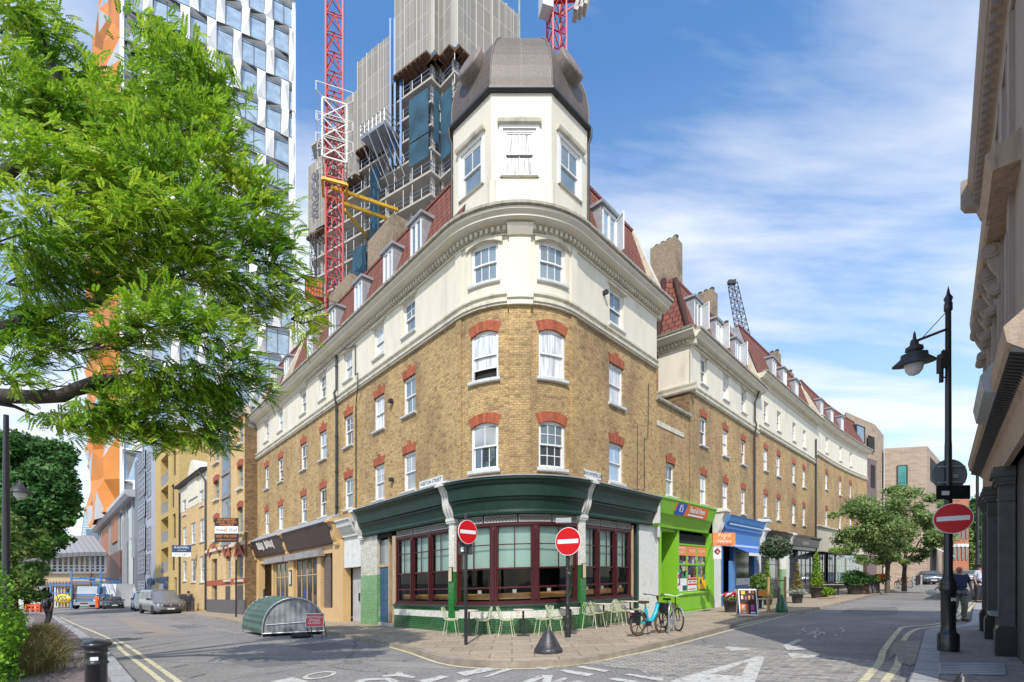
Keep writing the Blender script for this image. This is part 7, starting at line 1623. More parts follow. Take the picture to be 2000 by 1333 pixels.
# temporary red sign
p=gp(613,1243,ROAD);p.y-=.9;p.x=(615-1000)/F*p.y;p.z=G(p.x)-ROAD
o=thing('temporary_sign','red FOOTWAY AHEAD CLOSED sign on a folding stand against the bike hangar','road sign',p)
q=MB();q.box(p+Vector((0,0,.62)),(.58,.03,.44),R(6),R(-10));pl=q.build('sign_plate',M['white'],o);q=MB();q.box(p+Vector((.0,-.02,.62)),(.53,.02,.39),R(6),R(-10));q.build('red_face',mk('faded_red_face',(.62,.06,.07),.5,.04),pl)
vs,fs=text_mesh('FOOTWAY\nAHEAD\nCLOSED',.108,0);m_=Matrix.Translation(p+Vector((0,-.034,.62)))@Matrix.Rotation(R(6),4,'Z')@Matrix.Rotation(R(-10),4,'X')@Matrix.Rotation(R(90),4,'X')
q=MB();q.raw([m_@Vector((v.x,v.y,0))for v in vs],fs);q.build('lettering',signw,pl)
q=MB()
for s_ in(-1,1):q.tube([p+Vector((s_*.24,-.02,0)),p+Vector((s_*.22,.03,.85))],.012,6);q.tube([p+Vector((s_*.22,.03,.8)),p+Vector((s_*.24,.4,0))],.012,6)
q.build('stand',M['iron'],o)
sb=gp(588,1246,ROAD);q=MB();q.lathe(sb,[(.0,0),(.3,.02),(.33,.07),(.26,.12),(.1,.15),(0,.155)],14,sx=1.1,sy=.7);tag(q.build('sandbag',M['blackmatt'],org=sb),'black sandbag on the road at the foot of the bike hangar','sandbag')
# slim pole with faint top on the left pavement, px 460
p=at(461,28.5);q=MB();q.tube([p,p+Vector((0,0,3.4))],.05,8);tag(q.build('signpost',M['iron'],org=p),'bare slim grey post on the pavement in front of the warehouse','post')
# ---- cafe tables and chairs
palegreen=mk('pale_green_metal',(.50,.55,.36),.45,.06)
ch=thing('cafe_chair','x','chair',(0,0,0),'pale green cafe chairs outside the pub')
def shell(u,v):
 w=.22-.02*abs(v-.5)
 if v<.48:y=-.2+v/.48*.36;z=.45-.02*math.sin(v/.48*math.pi)
 else:k=(v-.48)/.52;y=.16+.04*math.sin(k*1.5)+.09*k;z=.45+.38*k**.9 if k>0 else .45
 z+=.05*u*u*(1 if v<.6 else .4);
 if v>.85:w*=1-(v-.85)*1.6
 return Vector((u*w,y-(.05*u*u if v>.5 else 0),z))
seat,backr=MB(),MB()
for q,v0,v1 in((seat,0,.5),(backr,.5,1.0)):
 q.tube([shell(-1,v0+(v1-v0)*k/8)for k in range(9)],.009,5);q.tube([shell(1,v0+(v1-v0)*k/8)for k in range(9)],.009,5)
 e=v0 if v0==0 else v1;q.tube([shell(-1+k/4,e)for k in range(9)],.009,5)
 for i in range(-5,7):
  for s_ in(1,-1):
   pts=[]
   for k in range(10):
    v=v0+(v1-v0)*k/9;u=(i/3.5+(v-v0)*1.5+.06*math.sin(v*50))*s_
    if -1<=u<=1:pts.append(shell(u,v))
    elif len(pts)>1:break
    else:pts=[]
   if len(pts)>1:q.tube(pts,.0065,4,caps=False)
seat.build('seat',palegreen,ch);backr.build('backrest',palegreen,ch)
for sx in(-1,1):
 for sy in(-1,1):q=MB();q.tube([(sx*.17,-.02+sy*.14,.44),(sx*.22,-.02+sy*.21,0)],.011,6);q.build('leg',palegreen,ch)
tbl=thing('cafe_table','x','table',(0,0,0),'round cafe tables outside the pub')
q=MB();q.lathe((0,0,.735),[(.29,0),(.30,.01),(.30,.025),(.29,.03),(0,.031)],26);q.build('tabletop',mk('cream_table_top',(.58,.54,.45),.6),tbl)
q=MB();q.tube([(0,0,.02),(0,0,.735)],.03,8);q.build('column',M['iron'],tbl);q=MB();q.lathe((0,0,0),[(.2,0),(.2,.015),(.04,.03)],20);q.build('base',M['iron'],tbl)
tabs=[(916,14.35,'leftmost round cafe table, behind the slim sign pole'),(1022,13.95,'round cafe table in the middle of the pub bay window'),(1114,14.15,'round cafe table half hidden behind the stickered sign post'),(1179,15.9,'round cafe table under the right-hand pub window'),(1231,17.1,'rightmost round cafe table, next to the blue bicycle')]
for i,(px,D,lb)in enumerate(tabs):
 p=at(px,D)
 if i==0:tbl.location=p;tbl['label']=lb;ORG[tbl]=p
 else:dup(tbl,p,0,lb)
chairs=[(880,14.75,85,'leftmost pale green chair, under the left green pier'),(944,14.2,-80,'pale green chair just right of the slim sign pole, back to the right'),(988,14.05,82,'pale green chair left of the middle table, back to the left'),(1062,13.95,-75,'pale green chair right of the middle table, back to the right'),(1084,14.05,80,'pale green chair left of the stickered sign post'),(1151,15.2,172,'pale green chair right of the stickered sign post, back towards the street'),(1165,15.9,95,'pale green chair tucked between the two right-hand tables'),(1201,16.0,190,'pale green chair seen from behind near the right-hand pub window'),(1215,16.5,60,'pale green chair overlapping its neighbour, third from the right end'),(1252,17.0,-60,'pale green chair behind the blue bicycle'),(1192,16.6,10,'pale green chair close to the wall under the right-hand window')]
for i,(px,D,rz,lb)in enumerate(chairs):
 p=at(px,D)
 if i==0:ch.location=p;ch.rotation_euler=(0,0,R(rz));ch['label']=lb
 else:dup(ch,p,R(rz),lb)
# napkin holders on the pub counter
for px in(937,1005,1072,1145,1175,1210):
 t=T(px,-.45);q=MB();pp=pub.P(t,-.45,1.22);q.box(pp+Vector((0,0,.06)),(.12,.08,.11));tag(q.build('napkin_holder',M['white'],org=pp),'small white napkin holder on the pub counter '+{937:'in the left bay pane',1005:'in the middle bay pane',1072:'in the right bay pane',1145:'just right of the right white pier',1175:'in the middle right-hand pane',1210:'in the last right-hand pane'}[px],'napkin holder','napkin holders on the pub counter')
# ---- bicycles
def wheel(parent,x,r,w,tyre,rimc,spokes=6,sr=.01,rimw=.02):
 q=MB();n=32;q.tube([(x+(r-w)*math.cos(2*math.pi*k/n),0,r+(r-w)*math.sin(2*math.pi*k/n))for k in range(n+1)],w,8,False);o=q.build('wheel',tyre,parent)
 q=MB();q.tube([(x+(r-2*w)*math.cos(2*math.pi*k/n),0,r+(r-2*w)*math.sin(2*math.pi*k/n))for k in range(n+1)],rimw*.6,6,False)
 for k in range(spokes):a=2*math.pi*k/spokes+.3;q.bar((x,0,r),(x+(r-2*w)*math.cos(a),0,r+(r-2*w)*math.sin(a)),sr*2,sr)
 q.tube([(x,-.05,r),(x,.05,r)],.035,10);q.build('rim',rimc,o);return o
teal=mk('turquoise_bike_paint',(.01,.40,.50),.35,.05,3);tyre_b=mk('brown_tyre',(.10,.062,.045),.8)
bk1=thing('bicycle','turquoise electric hire bicycle with black basket and brown tyres near the kerb','bicycle',(0,0,0))
wheel(bk1,0,.33,.032,tyre_b,M['iron'],6,.011);wheel(bk1,1.08,.33,.032,tyre_b,M['iron'],6,.011)
q=MB();q.tube([(.42,0,.36),(.34,0,.62),(.30,0,.78)],[.055,.05,.03],8);q.tube([(.42,0,.34),(.62,0,.42),(.78,0,.62),(.86,0,.86)],[.06,.065,.06,.05],10);q.box((.16,0,.36),(.42,.05,.07),0,0,R(6));q.build('frame',teal,bk1)
q=MB();q.tube([(1.08,-.05,.33),(.95,-.05,.78),(.88,0,.84),(.83,0,1.02)],.018,6);q.tube([(1.08,.05,.33),(.95,.05,.78)],.018,6);q.tube([(.84,0,.98),(.80,0,1.08)],.03,8);q.tube([(.72,-.30,1.10),(.80,-.22,1.10),(.83,0,1.06),(.80,.22,1.10),(.72,.30,1.10)],.013,6);q.tube([(.72,-.30,1.10),(.63,-.33,1.11)],.02,6);q.tube([(.72,.30,1.10),(.63,.33,1.11)],.02,6);q.build('handlebar',M['black'],bk1)
q=MB();q.tube([(.30,0,.78),(.27,0,.88)],.016,6);q.box((.24,0,.91),(.26,.13,.05),0,0,R(-5));q.box((.16,0,.92),(.12,.18,.06));q.build('saddle',mk('brown_saddle',(.06,.035,.03),.6),bk1)
q=MB()
for k in range(14):a,b=math.pi*(.02+k*.07),math.pi*(.02+(k+1)*.07);q.raw([(-.0+.37*math.cos(a),-.045,.33+.37*math.sin(a)),(.37*math.cos(b),-.045,.33+.37*math.sin(b)),(.37*math.cos(b),.045,.33+.37*math.sin(b)),(.37*math.cos(a),.045,.33+.37*math.sin(a))],[(0,1,2,3)])
q.box((-.12,-.05,.52),(.34,.01,.3));q.box((-.12,.05,.52),(.34,.01,.3));q.box((.42,0,.33),(.2,.12,.14));q.tube([(.42,-.12,.3),(.5,-.12,.2)],.012,5);q.tube([(.42,.12,.3),(.34,.12,.4)],.012,5);q.tube([(.4,0,.3),(.32,.12,0)],.012,5);q.tube([(.4,0,.3),(.32,-.12,0)],.012,5);q.build('mudguard',M['black'],bk1)
q=MB();
for k in range(7):x=1.0+.2*(k%2);
for z in(.68,.74,.8,.86):q.tube([(.97,-.15,z),(1.25,-.17,z),(1.25,.17,z),(.97,.15,z),(.97,-.15,z)],.006,4)
for y in(-.15,-.09,-.03,.03,.09,.15):q.bar((1.25,y,.66),(1.25,y,.88),.01);q.bar((.97,y,.66),(.97,y,.88),.01);q.bar((.97,y,.66),(1.25,y,.66),.01)
for x in(1.03,1.1,1.18):q.bar((x,-.16,.66),(x,-.16,.88),.01);q.bar((x,.16,.66),(x,.16,.88),.01)
q.box((1.11,0,.67),(.28,.3,.01));q.box((1.11,0,.775),(.26,.3,.2));q.build('basket',M['blackmatt'],bk1)
q=MB();q.box((-.28,0,.68),(.02,.14,.05));q.build('number_plate',M['white'],bk1);q=MB();q.box((-.33,0,.6),(.03,.06,.06));q.build('rear_light',redsign,bk1)
pr1=at(1245,12.95);bk1.location=pr1;bk1.rotation_euler=(R(3),0,R(36));bk1.scale=(.95,1,1)
bk2=thing('bicycle','black and silver city bicycle with white handlebar locked to the steel hoop','bicycle',(0,0,0))
wheel(bk2,0,.34,.022,M['blackmatt'],M['steel'],18,.0025);wheel(bk2,1.02,.34,.022,M['blackmatt'],M['steel'],18,.0025)
q=MB();q.tube([(.4,0,.3),(.28,0,.82)],.018,6);q.tube([(.4,0,.3),(.84,0,.72)],.022,6);q.tube([(.3,0,.7),(.83,0,.8)],.018,6);q.tube([(0,.04,.34),(.4,.04,.3)],.012,5);q.tube([(0,.04,.34),(.3,.02,.74)],.01,5);q.tube([(1.02,.05,.34),(.86,.04,.78)],.015,5);q.tube([(1.02,-.05,.34),(.86,-.04,.78)],.015,5);q.tube([(.85,0,.7),(.81,0,1.0)],.02,6);q.build('frame',M['black'],bk2)
q=MB();q.tube([(.68,-.31,1.06),(.78,-.2,1.05),(.81,0,1.0),(.78,.2,1.05),(.68,.31,1.06)],.014,6);q.build('handlebar',M['white'],bk2);q=MB();q.tube([(.7,-.29,1.06),(.6,-.34,1.06)],.02,6);q.tube([(.7,.29,1.06),(.6,.34,1.06)],.02,6);q.build('grips',M['black'],bk2)
q=MB();q.box((.24,0,.9),(.26,.14,.06));q.tube([(.28,0,.8),(.26,0,.9)],.014,5);q.build('saddle',M['black'],bk2)
q=MB()
for k in range(14):a,b=math.pi*(.1+k*.06),math.pi*(.1+(k+1)*.06);q.raw([(1.02+.37*math.cos(a),-.03,.34+.37*math.sin(a)),(1.02+.37*math.cos(b),-.03,.34+.37*math.sin(b)),(1.02+.37*math.cos(b),.03,.34+.37*math.sin(b)),(1.02+.37*math.cos(a),.03,.34+.37*math.sin(a))],[(0,1,2,3)])
q.build('mudguard',M['steel'],bk2)
p=at(1296,14.9);bk2.location=p;bk2.rotation_euler=(0,0,R(-84))
p=at(1311,13.55);o=thing('cycle_stand','steel hoop cycle stand next to the turquoise bicycle','cycle stand',p)
q=MB();ca,sa=math.cos(R(62)),math.sin(R(62));pt=lambda s_,z:p+Vector((ca*s_,sa*s_,z));W_=.36
q.tube([pt(-W_,0),pt(-W_,.6)]+[pt(-W_*math.cos(k*math.pi/10),.6+.26*math.sin(k*math.pi/10))for k in range(11)]+[pt(W_,0)],.028,8);q.build('hoop',M['steel'],o)
q=MB();a,b=pt(-W_,.32),pt(W_,.32);q.bar(a,b,.02,.14);q.build('cross_plate',M['grey'],o)
# far bicycles (right)
for i,(px,D,rz,lb)in enumerate(((1699,33,40,'dark bicycle leaning by the planter, nearer the dark bush'),(1712,34.5,75,'dark bicycle leaning by the planter, nearer the wooden planter'),(1766,41,80,'bicycle parked behind the wooden planter on its left'),(1777,42,95,'bicycle parked behind the wooden planter on its right'))):dup(bk2,at(px,D),R(rz),lb,'bicycles parked by the planters')
# ---- advertising board, plants, hanging signs
p=gp(1459,1205);o=thing('advertising_board','white framed A-board with ice cream pictures on the pavement by the kerb','sign',p)
rzA=R(-8);mA=Matrix.Translation(p)@Matrix.Rotation(rzA,4,'Z')
for s_ in(-1,1):
 tlt=R(-12*-s_);q=MB()
 mm_=mA@Matrix.Translation((0,s_*.22,0))@Matrix.Rotation(R(12)*s_,4,'X')
 for a,b,c,e in((-.33,-.29,.03,1.05),(.29,.33,.03,1.05),(-.33,.33,1.01,1.06),(-.33,.33,.06,.11)):q.box(((a+b)/2,0,(c+e)/2),(b-a,.03,e-c),M=mm_)
 q.build('frame',M['white'],o)
 q=MB();q.box((0,0,.56),(.58,.02,.92),M=mm_);pn_=q.build('panel',M['iron']if s_>0 else mk('dark_brown_poster',(.05,.02,.018),.4),o)
 if s_<0:
  rnd=random.Random(3)
  for(cx_,cz_,w_,h_,col)in((-.145,.3,.27,.38,(.75,.17,.03)),(.145,.3,.27,.38,(.06,.02,.10)),(-.16,.92,.14,.13,(.70,.50,.06)),(.08,.95,.06,.1,(.7,.4,.3)),(-.2,.74,.07,.14,(.7,.65,.55)),(-.07,.72,.06,.13,(.35,.16,.08)),(.05,.73,.07,.15,(.6,.35,.15)),(.18,.74,.07,.14,(.5,.45,.4)),(.2,.92,.07,.1,(.3,.1,.05)),(-.16,.34,.12,.2,(.8,.7,.55)),(.14,.36,.12,.2,(.4,.1,.2)),(-.16,.17,.14,.05,(.8,.78,.74)),(.15,.17,.16,.06,(.7,.65,.75))):
   q=MB();q.box((cx_,-.014 if h_>.3 else -.018,cz_),(w_,.006,h_),M=mm_);q.build('picture',mk('poster_%d'%int(1e4*(col[0]+2*col[1]+3*col[2])),col,.4,.02),pn_)
bs=pub.P(T(1413,.9),.9,3.0)
o=thing('hanging_sign','orange projecting sign with OPEN 24 HRS beside the blue shop','sign',bs)
a=pub.P(T(1396,.1),.08,3.35);q=MB();n2=Vector((.60,-.80,0));w_=Vector((.94,.34,0))
c=Vector((*X(1413.5,21.0),zat(1053.5,21.0)));q.box(c,(1.0,.08,.56),R(3));sp_=q.build('sign_panel',orange,o)
for tx,dz,sz in(('Food',.17,.2),('&',.04,.13),('News',-.09,.2)):
 vs,fs=text_mesh(tx,sz,0,.1,1.1);q=MB();q.raw([c+Vector((v.x*1.25,-.045+v.x*.05,dz+v.y))for v in vs],fs);q.build('lettering',signw,sp_)
vs,fs=text_mesh('OPEN 24 HRS',.1,0,.0,1.1);q=MB();q.raw([c+Vector((v.x*1.1,-.045+v.x*.05,-.23+v.y))for v in vs],fs);q.build('lettering',mk('dark_red_letters',(.15,.04,.03),.5),sp_)
q=MB();q.tube([c+Vector((-.5,0,.2)),a+Vector((0,.05,.1))],.02,6);q.tube([c+Vector((0,0,.28)),c+Vector((0,.1,.42))],.04,8);q.build('bracket',M['iron'],o)
o=thing('hanging_sign','small white sign with red and blue diamond logo below the orange projecting sign','sign',(c.x,c.y,c.z-.8));c2=Vector((*X(1400.5,20.8),zat(1081,20.8)))
q=MB();q.box(c2,(.36,.05,.5),R(3));sp_=q.build('sign_panel',M['white'],o);q=MB();q.box(c2+Vector((0,-.03,.08)),(.22,.01,.22),R(3),0,R(45));q.build('logo',redsign,sp_);q=MB();q.box(c2+Vector((-.035,-.037,.08)),(.12,.01,.17),R(3),0,R(45));q.build('logo',navy,sp_);vs,fs=text_mesh('e',.2,0);q=MB();q.raw([c2+Vector((v.x,-.05,.08+v.y))for v in vs],fs);q.build('lettering',signw,sp_)
# street name plates
def nameplate(label,p_,t,h,w_,txt):
 o=thing('street_name_sign',label,'sign',p_.P(t,.02,h),'street name signs');q=MB();pbox(q,p_,t-w_/2,t+w_/2,.01,.035,h,h+.26);pl_=q.build('sign_plate',M['white'],o)
 q=MB();
 for(a,b,c,e)in((-w_/2+.01,w_/2-.01,.01,.018),(-w_/2+.01,w_/2-.01,.242,.25),(-w_/2+.01,-w_/2+.018,.01,.25),(w_/2-.018,w_/2-.01,.01,.25)):pbox(q,p_,t+a,t+b,.035,.037,h+c,h+e)
 q.build('border',M['black'],pl_);o2=ptext(p_,txt,t,h+.13,.17,.039,M['black'],pl_,0,1.0,bold=.004);return o
nameplate('WESTON STREET name plate on the brick left of the pub bay',pub,T(841,.03),4.93,1.42,'WESTON STREET');nameplate('SNOWSFIELDS name plate on the brick right of the pub bay',pub,T(1158,.03),4.93,.98,'SNOWSFIELDS')
# narrow sign on left among the shrubs
p=Vector((*X(24,13),G(-13.5)));o=thing('notice','small yellow and black notice on a post among the left shrubs','sign',p);q=MB();cz=zat(1125,13);q.box((p.x,p.y,cz),(.30,.02,.2));sp_=q.build('panel',mk('yellow_notice',(.6,.5,.06),.5),o);q=MB();q.box((p.x+.03,p.y-.014,cz+.03),(.2,.01,.09));q.build('picture',M['iron'],sp_);q=MB();q.tube([(p.x-.1,p.y+.02,p.z),(p.x-.1,p.y+.02,cz)],.03,6);q.build('post',M['iron'],o)
# lamps on the left
def lampl(label,px,D,hx,ztop,armz,side=1):
 p=at(px,D);o=thing('street_lamp',label,'street lamp',p,'lamp posts on the left pavement');q=MB();q.lathe(p,[(.13,0),(.12,1.2),(.07,1.3),(.065,ztop)],12);q.build('column',M['black'],o)
 h_=p+Vector((hx,0,armz));q=MB();q.tube([p+Vector((0,0,armz-.6)),p+Vector((hx*.2,0,armz-.15)),p+Vector((hx*.6,0,armz+.05)),h_],.022,6);q.build('bracket_arm',M['iron'],o)
 q=MB();q.lathe(h_,[(.02,.1),(.03,0),(.07,-.04),(.1,-.12),(.18,-.15),(.2,-.22),(.33,-.32),(.33,-.34),(.16,-.32)],20);l_=q.build('lamp_head',M['iron'],o);q=MB();q.lathe(h_,[(.16,-.32),(.15,-.42),(.09,-.52),(0,-.56)],16);q.build('lamp_bowl',glb,l_)
p=at(12,11.2);q=MB();q.lathe(p,[(.14,0),(.13,1.3),(.075,1.45),(.07,3.8),(.05,5.8)],12);tag(q.build('lamp_post',M['black'],org=p),'thick black post at the far left edge in front of the big tree','street lamp')
lampl('grey lamp post with bowl lamp nearer the left edge',27,15.5,.2,4.2,5.25);lampl('farther lamp post with bowl lamp below the first one',30,31,.35,5.0,6.15)
# bollards on the far right pavement
for i,(px,D)in enumerate(((1783,48),(1791,49),(1799,50))):
 p=at(px,D);q=MB();q.lathe(p,[(.1,0),(.09,.95),(.11,1.0),(0,1.05)],10);tag(q.build('bollard',M['grey']if i!=1 else M['iron'],org=p),('pale bollard nearest the sand brick house corner','dark bollard between two pale ones','pale bollard beside the dark parked car')[i],'bollard','bollards by the far house')
# ------------------------------------------------------------------ vehicles
tyrem=mk('black_rubber',(.018,.018,.018),.85);rimm=mk('alloy_rim',(.35,.35,.36),.35,metal=.6)
lampm=mk('headlamp_glass',(.60,.62,.64),.12,.02);platem=mk('white_number_plate',(.72,.72,.70),.5)
carglass=glassmat('vehicle_glass',(.025,.035,.04),.5)
def vehicle(name,label,cat,loc,rz,prof,belt,Wd,paint,wheels,wr=.33,zb=.22,grille=True,roof_taper=.84,steps=26,windows=True,plate_txt=None,van=False):
 """prof: (x, z) outline of the roof line from nose to tail; x grows towards the nose (front = +x)"""
 o=thing(name,label,cat,(0,0,0));x0,x1=prof[0][0],prof[-1][0]
 def ztop(x):
  for(a,za),(b,zb_)in zip(prof,prof[1:]):
   if b<=x<=a:return za+(zb_-za)*(a-x)/(a-b)
  return prof[-1][1]
 xs=sorted({x0+(x1-x0)*k/steps for k in range(steps+1)}|{p[0]for p in prof},reverse=True);W2=Wd/2
 def sect(x):
  e=min(1,(x0-x)/.45,(x-x1)/.35);rnd_=.80+.20*math.sin(max(0,e)*math.pi/2);w=W2*rnd_;z=ztop(x);b=min(belt,z-.06)
  tp_=roof_taper if z>belt+.1 else .93;k=min(1,max(0,(z-belt)/.55));wt_=w*(.95-(.95-tp_)*k)
  return[Vector((x,w*.9,zb)),Vector((x,w,zb+.18)),Vector((x,w*1.0,(zb+b)/2+.05)),Vector((x,w*.97,b)),Vector((x,wt_,z-.07)),Vector((x,wt_*.86,z-.01)),Vector((x,0,z+.02))]
 S=[sect(x)for x in xs];q=MB();mir=lambda v:Vector((v.x,-v.y,v.z));vs=[];m=13
 for s_ in S:vs+=s_+[mir(v)for v in s_[-2::-1]]
 fs=[(i*m+j,i*m+j+1,(i+1)*m+j+1,(i+1)*m+j)for i in range(len(S)-1)for j in range(m-1)]+[tuple(range(m))[::-1],tuple((len(S)-1)*m+j for j in range(m))]+[((i+1)*m,(i+1)*m+12,i*m+12,i*m)for i in range(len(S)-1)]
 q.raw(vs,fs,True);body=q.build('body',paint,o)
 cab=[i for i in range(len(xs))if ztop(xs[i])>belt+.12]
 def nrm(a,b,c):return(b-a).cross(c-a).normalized()
 def pane(name_,pts,off=.012):
  q=MB();n=nrm(pts[0],pts[1],pts[2]);cen=sum(pts,Vector())/len(pts)
  if n.dot(cen-Vector((0,0,.6)))<0:n=-n
  q.face([p+n*off for p in pts]);return q.build(name_,carglass,o)
 roof=max(p[1]for p in prof);fr=next(p[0]for p in prof if p[1]>roof-.1);re=[p[0]for p in prof if p[1]>roof-.1][-1]
 hood=[p for p in prof if p[0]>fr][-1];w1=W2*.93;w2=W2*roof_taper*.93
 f=lambda x,z,s_:Vector((x,s_*(w1+(w2-w1)*(z-hood[1])/(roof-hood[1])),z))
 a=.07;zA,zB=hood[1]+.05,roof-.1;xA=hood[0]-(hood[0]-fr)*(zA-hood[1])/(roof-hood[1]);xB=hood[0]-(hood[0]-fr)*(zB-hood[1])/(roof-hood[1])
 q=MB();pts=[Vector((xA,w1*.94,zA)),Vector((xA+.0,-w1*.94,zA)),Vector((xB,-w2*.92,zB)),Vector((xB,w2*.92,zB))];n=nrm(*pts[:3]);n=n if n.x>0 else -n
 q.face([p+n*.05 for p in pts]);q.build('windscreen',carglass,o)
 if windows:
  segs_=windows if isinstance(windows,list)else[(fr+.25,(fr+re)/2+.05),((fr+re)/2-.05,re+.1)]
  for s_ in(1,-1):
   for(xa,xb)in segs_:
    g=lambda x,z:Vector((x,s_*(W2*.97+(W2*roof_taper-W2*.97)*(z-belt)/(roof-.07-belt)+.012),z))
    q=MB();slant=min(.35,(hood[0]-fr)*.45)if xa>fr else 0
    q.face([g(xa+slant,belt+.04),g(xb,belt+.04),g(xb,roof-.16),g(xa-.05,roof-.16)]);q.build('side_window',carglass,o)
 for(wx)in wheels:
  for s_ in(1,-1):
   q=MB();mt=Matrix.Rotation(R(90),4,'X');q.lathe((wx,s_*(W2-.10),wr),[(wr*.6,-.1),(wr*.96,-.1),(wr,-.06),(wr,.06),(wr*.96,.1),(wr*.6,.1)],22,M=mt);t_=q.build('wheel',tyrem,o)
   q=MB();q.lathe((wx,s_*(W2-.04),wr),[(wr*.62,-.02),(wr*.62,.03),(wr*.2,.045),(0,.045)],18,M=mt if s_<0 else Matrix.Rotation(R(-90),4,'X'));q.build('rim',rimm,t_)
   q=MB();q.lathe((wx,s_*(W2-.03),wr+.02),[(wr*1.14,0),(wr*1.14,.035),(0,.036)],22,M=mt if s_<0 else Matrix.Rotation(R(-90),4,'X'));q.build('wheel_arch',tyrem,o)
 nz=prof[0][1]
 q=MB();q.box((x0-.02,0,zb+.12),(.14,Wd*.7,.14));q.box((x0-.03,0,nz-.14),(.12,Wd*.52,.12));
 for s_ in(-1,1):q.box((x0-.12,s_*W2*.66,zb+.2),(.12,.3,.14))
 q.build('grille',M['black'],o)
 q=MB();
 for z in(nz-.17,nz-.11):q.box((x0+.035,0,z),(.03,Wd*.5,.015))
 q.lathe((x0+.05,0,nz-.13),[(.07,0),(.06,.02),(0,.02)],14,M=Matrix.Rotation(R(90),4,'Y'));q.build('grille_trim',rimm,o)
 for s_ in(1,-1):
  q=MB();q.box((x0-.13,s_*W2*.70,nz-.11),(.2,.32,.13),R(-18)*s_*-1);q.build('headlight',lampm,o)
  q=MB();q.box((fr+.35 if not van else hood[0]-.1,s_*(W2+.1),belt+.08),(.12,.2,.15));q.build('wing_mirror',M['black'],o)
 q=MB();q.box((x0+.055,0,zb+.24),(.02,.5,.11));p_=q.build('number_plate',platem,o)
 q=MB();q.box((x0+.0,0,zb+.02),(.1,Wd*.8,.06));q.box((0,0,zb),((x0-x1)*.94,Wd*.84,.12));q.build('underside',tyrem,o)
 o.location=loc;o.rotation_euler=(0,0,rz);return o
def gnd(px,D):x,y=X(px,D);return Vector((x,y,G(x)-ROAD))
HD=math.atan2(-.73,.683)
def back(p,rz,d):v=p-Vector((math.cos(rz),math.sin(rz),0))*d;v.z=G(v.x)-ROAD;return v
vanp=[(2.5,.86),(2.42,1.02),(1.75,1.14),(.95,1.80),(.6,1.92),(-2.3,1.93),(-2.48,1.80),(-2.5,1.0)]
gunm=mk('metallic_grey_paint',(.21,.215,.235),.25,.03,2,metal=.4,coat=.8);whp=mk('white_van_paint',(.68,.69,.70),.35,.03,2,coat=.5);bkp=mk('black_car_paint',(.018,.02,.024),.22,.03,2,coat=.8);slv=mk('silver_car_paint',(.42,.44,.47),.3,.03,metal=.5,coat=.5);slt=mk('slate_blue_car_paint',(.06,.085,.11),.25,.03,metal=.3,coat=.8)
v1=vehicle('van','metallic grey people carrier parked nearest with its kerbside door open','van',back(gnd(334,37.6),HD+R(8),2.5),HD+R(8),vanp,1.12,1.95,gunm,(1.55,-1.5),.35,windows=[(.95,.0),(-.1,-1.1),(-1.2,-2.2)],van=True)
q=MB();q.box((1.1,1.45,.68),(.08,1.0,.9),R(8));q.box((1.1,.98,1.35),(.06,.06,.5),R(8));q.box((1.1,1.9,1.3),(.06,.06,.45),R(8));q.box((1.05,1.45,1.55),(.06,1.0,.06),R(8));dd=q.build('door',gunm,v1);q=MB();q.box((1.1,1.45,1.3),(.02,.9,.45),R(8));q.build('pane',carglass,dd)
v2=vehicle('van','small white van behind the grey people carrier','van',back(gnd(287,45.8),HD,2.1),HD,[(2.1,.85),(2.0,.98),(1.35,1.12),(.75,1.72),(.4,1.82),(-1.95,1.82),(-2.1,1.7),(-2.12,1.0)],1.08,1.8,whp,(1.3,-1.3),.32,windows=[(.7,-.1)],van=True)
carp=[(2.2,.70),(2.1,.80),(1.1,.98),(.35,1.42),(-.2,1.48),(-1.2,1.43),(-1.95,1.05),(-2.15,.9),(-2.2,.75)]
v3=vehicle('car','black hatchback with white number plate beside the worker in orange','car',back(gnd(224,55),HD+R(4),2.2),HD+R(4),carp,.92,1.85,bkp,(1.4,-1.35))
suvp=[(2.25,.80),(2.15,.92),(1.15,1.08),(.45,1.52),(-.2,1.6),(-1.5,1.55),(-2.1,1.2),(-2.25,.9)]
HR=math.atan2(-.72,-.70)
vehicle('car','slate blue hatchback facing the camera in front of the sand brick house','car',back(gnd(1824,54),HR+R(16),2.2),HR+R(16),suvp,1.0,1.85,slt,(1.4,-1.35))
vehicle('car','dark car half hidden behind the man in the navy shirt','car',back(gnd(1868,60),HR+R(6),2.2),HR+R(6),carp,.92,1.8,bkp,(1.4,-1.35))
vehicle('car','silver estate car farthest along the right-hand street','car',back(gnd(1893,56),HR+R(4),2.2),HR+R(4),carp,.92,1.8,slv,(1.4,-1.35))
# blue lorry with a rack
bl=mk('bright_blue_lorry_paint',(.03,.20,.52),.35,.06,2,coat=.4)
lp=gnd(166,57.5);tr_=thing('lorry','blue flatbed lorry with overhead rack facing down the street','lorry',(0,0,0));q=MB()
q.box((-.9,0,1.6),(1.7,2.35,1.7));q.box((-.05,0,1.25),(.12,2.3,1.0));q.build('cab',bl,tr_)
q=MB();q.box((-.02,0,2.05),(.06,2.0,.85),0,0,R(-6));q.build('windscreen',mk('bright_windscreen',(.40,.46,.50),.15,.1,1),tr_)
q=MB();q.box((.04,0,1.2),(.04,2.0,.5));q.box((.1,0,.62),(.25,2.35,.34));q.build('grille',M['steel'],tr_)
q=MB();
for z in(1.05,1.2,1.35):q.box((.07,0,z),(.02,1.7,.06))
q.box((.23,0,.62),(.02,.6,.12));q.build('grille_slots',M['black'],tr_)
for s_ in(1,-1):q=MB();q.box((.12,s_*.9,.95),(.06,.35,.2));q.build('headlight',lampm,tr_);q=MB();q.box((.0,s_*1.35,2.0),(.1,.22,.5));q.build('wing_mirror',M['black'],tr_)
q=MB()
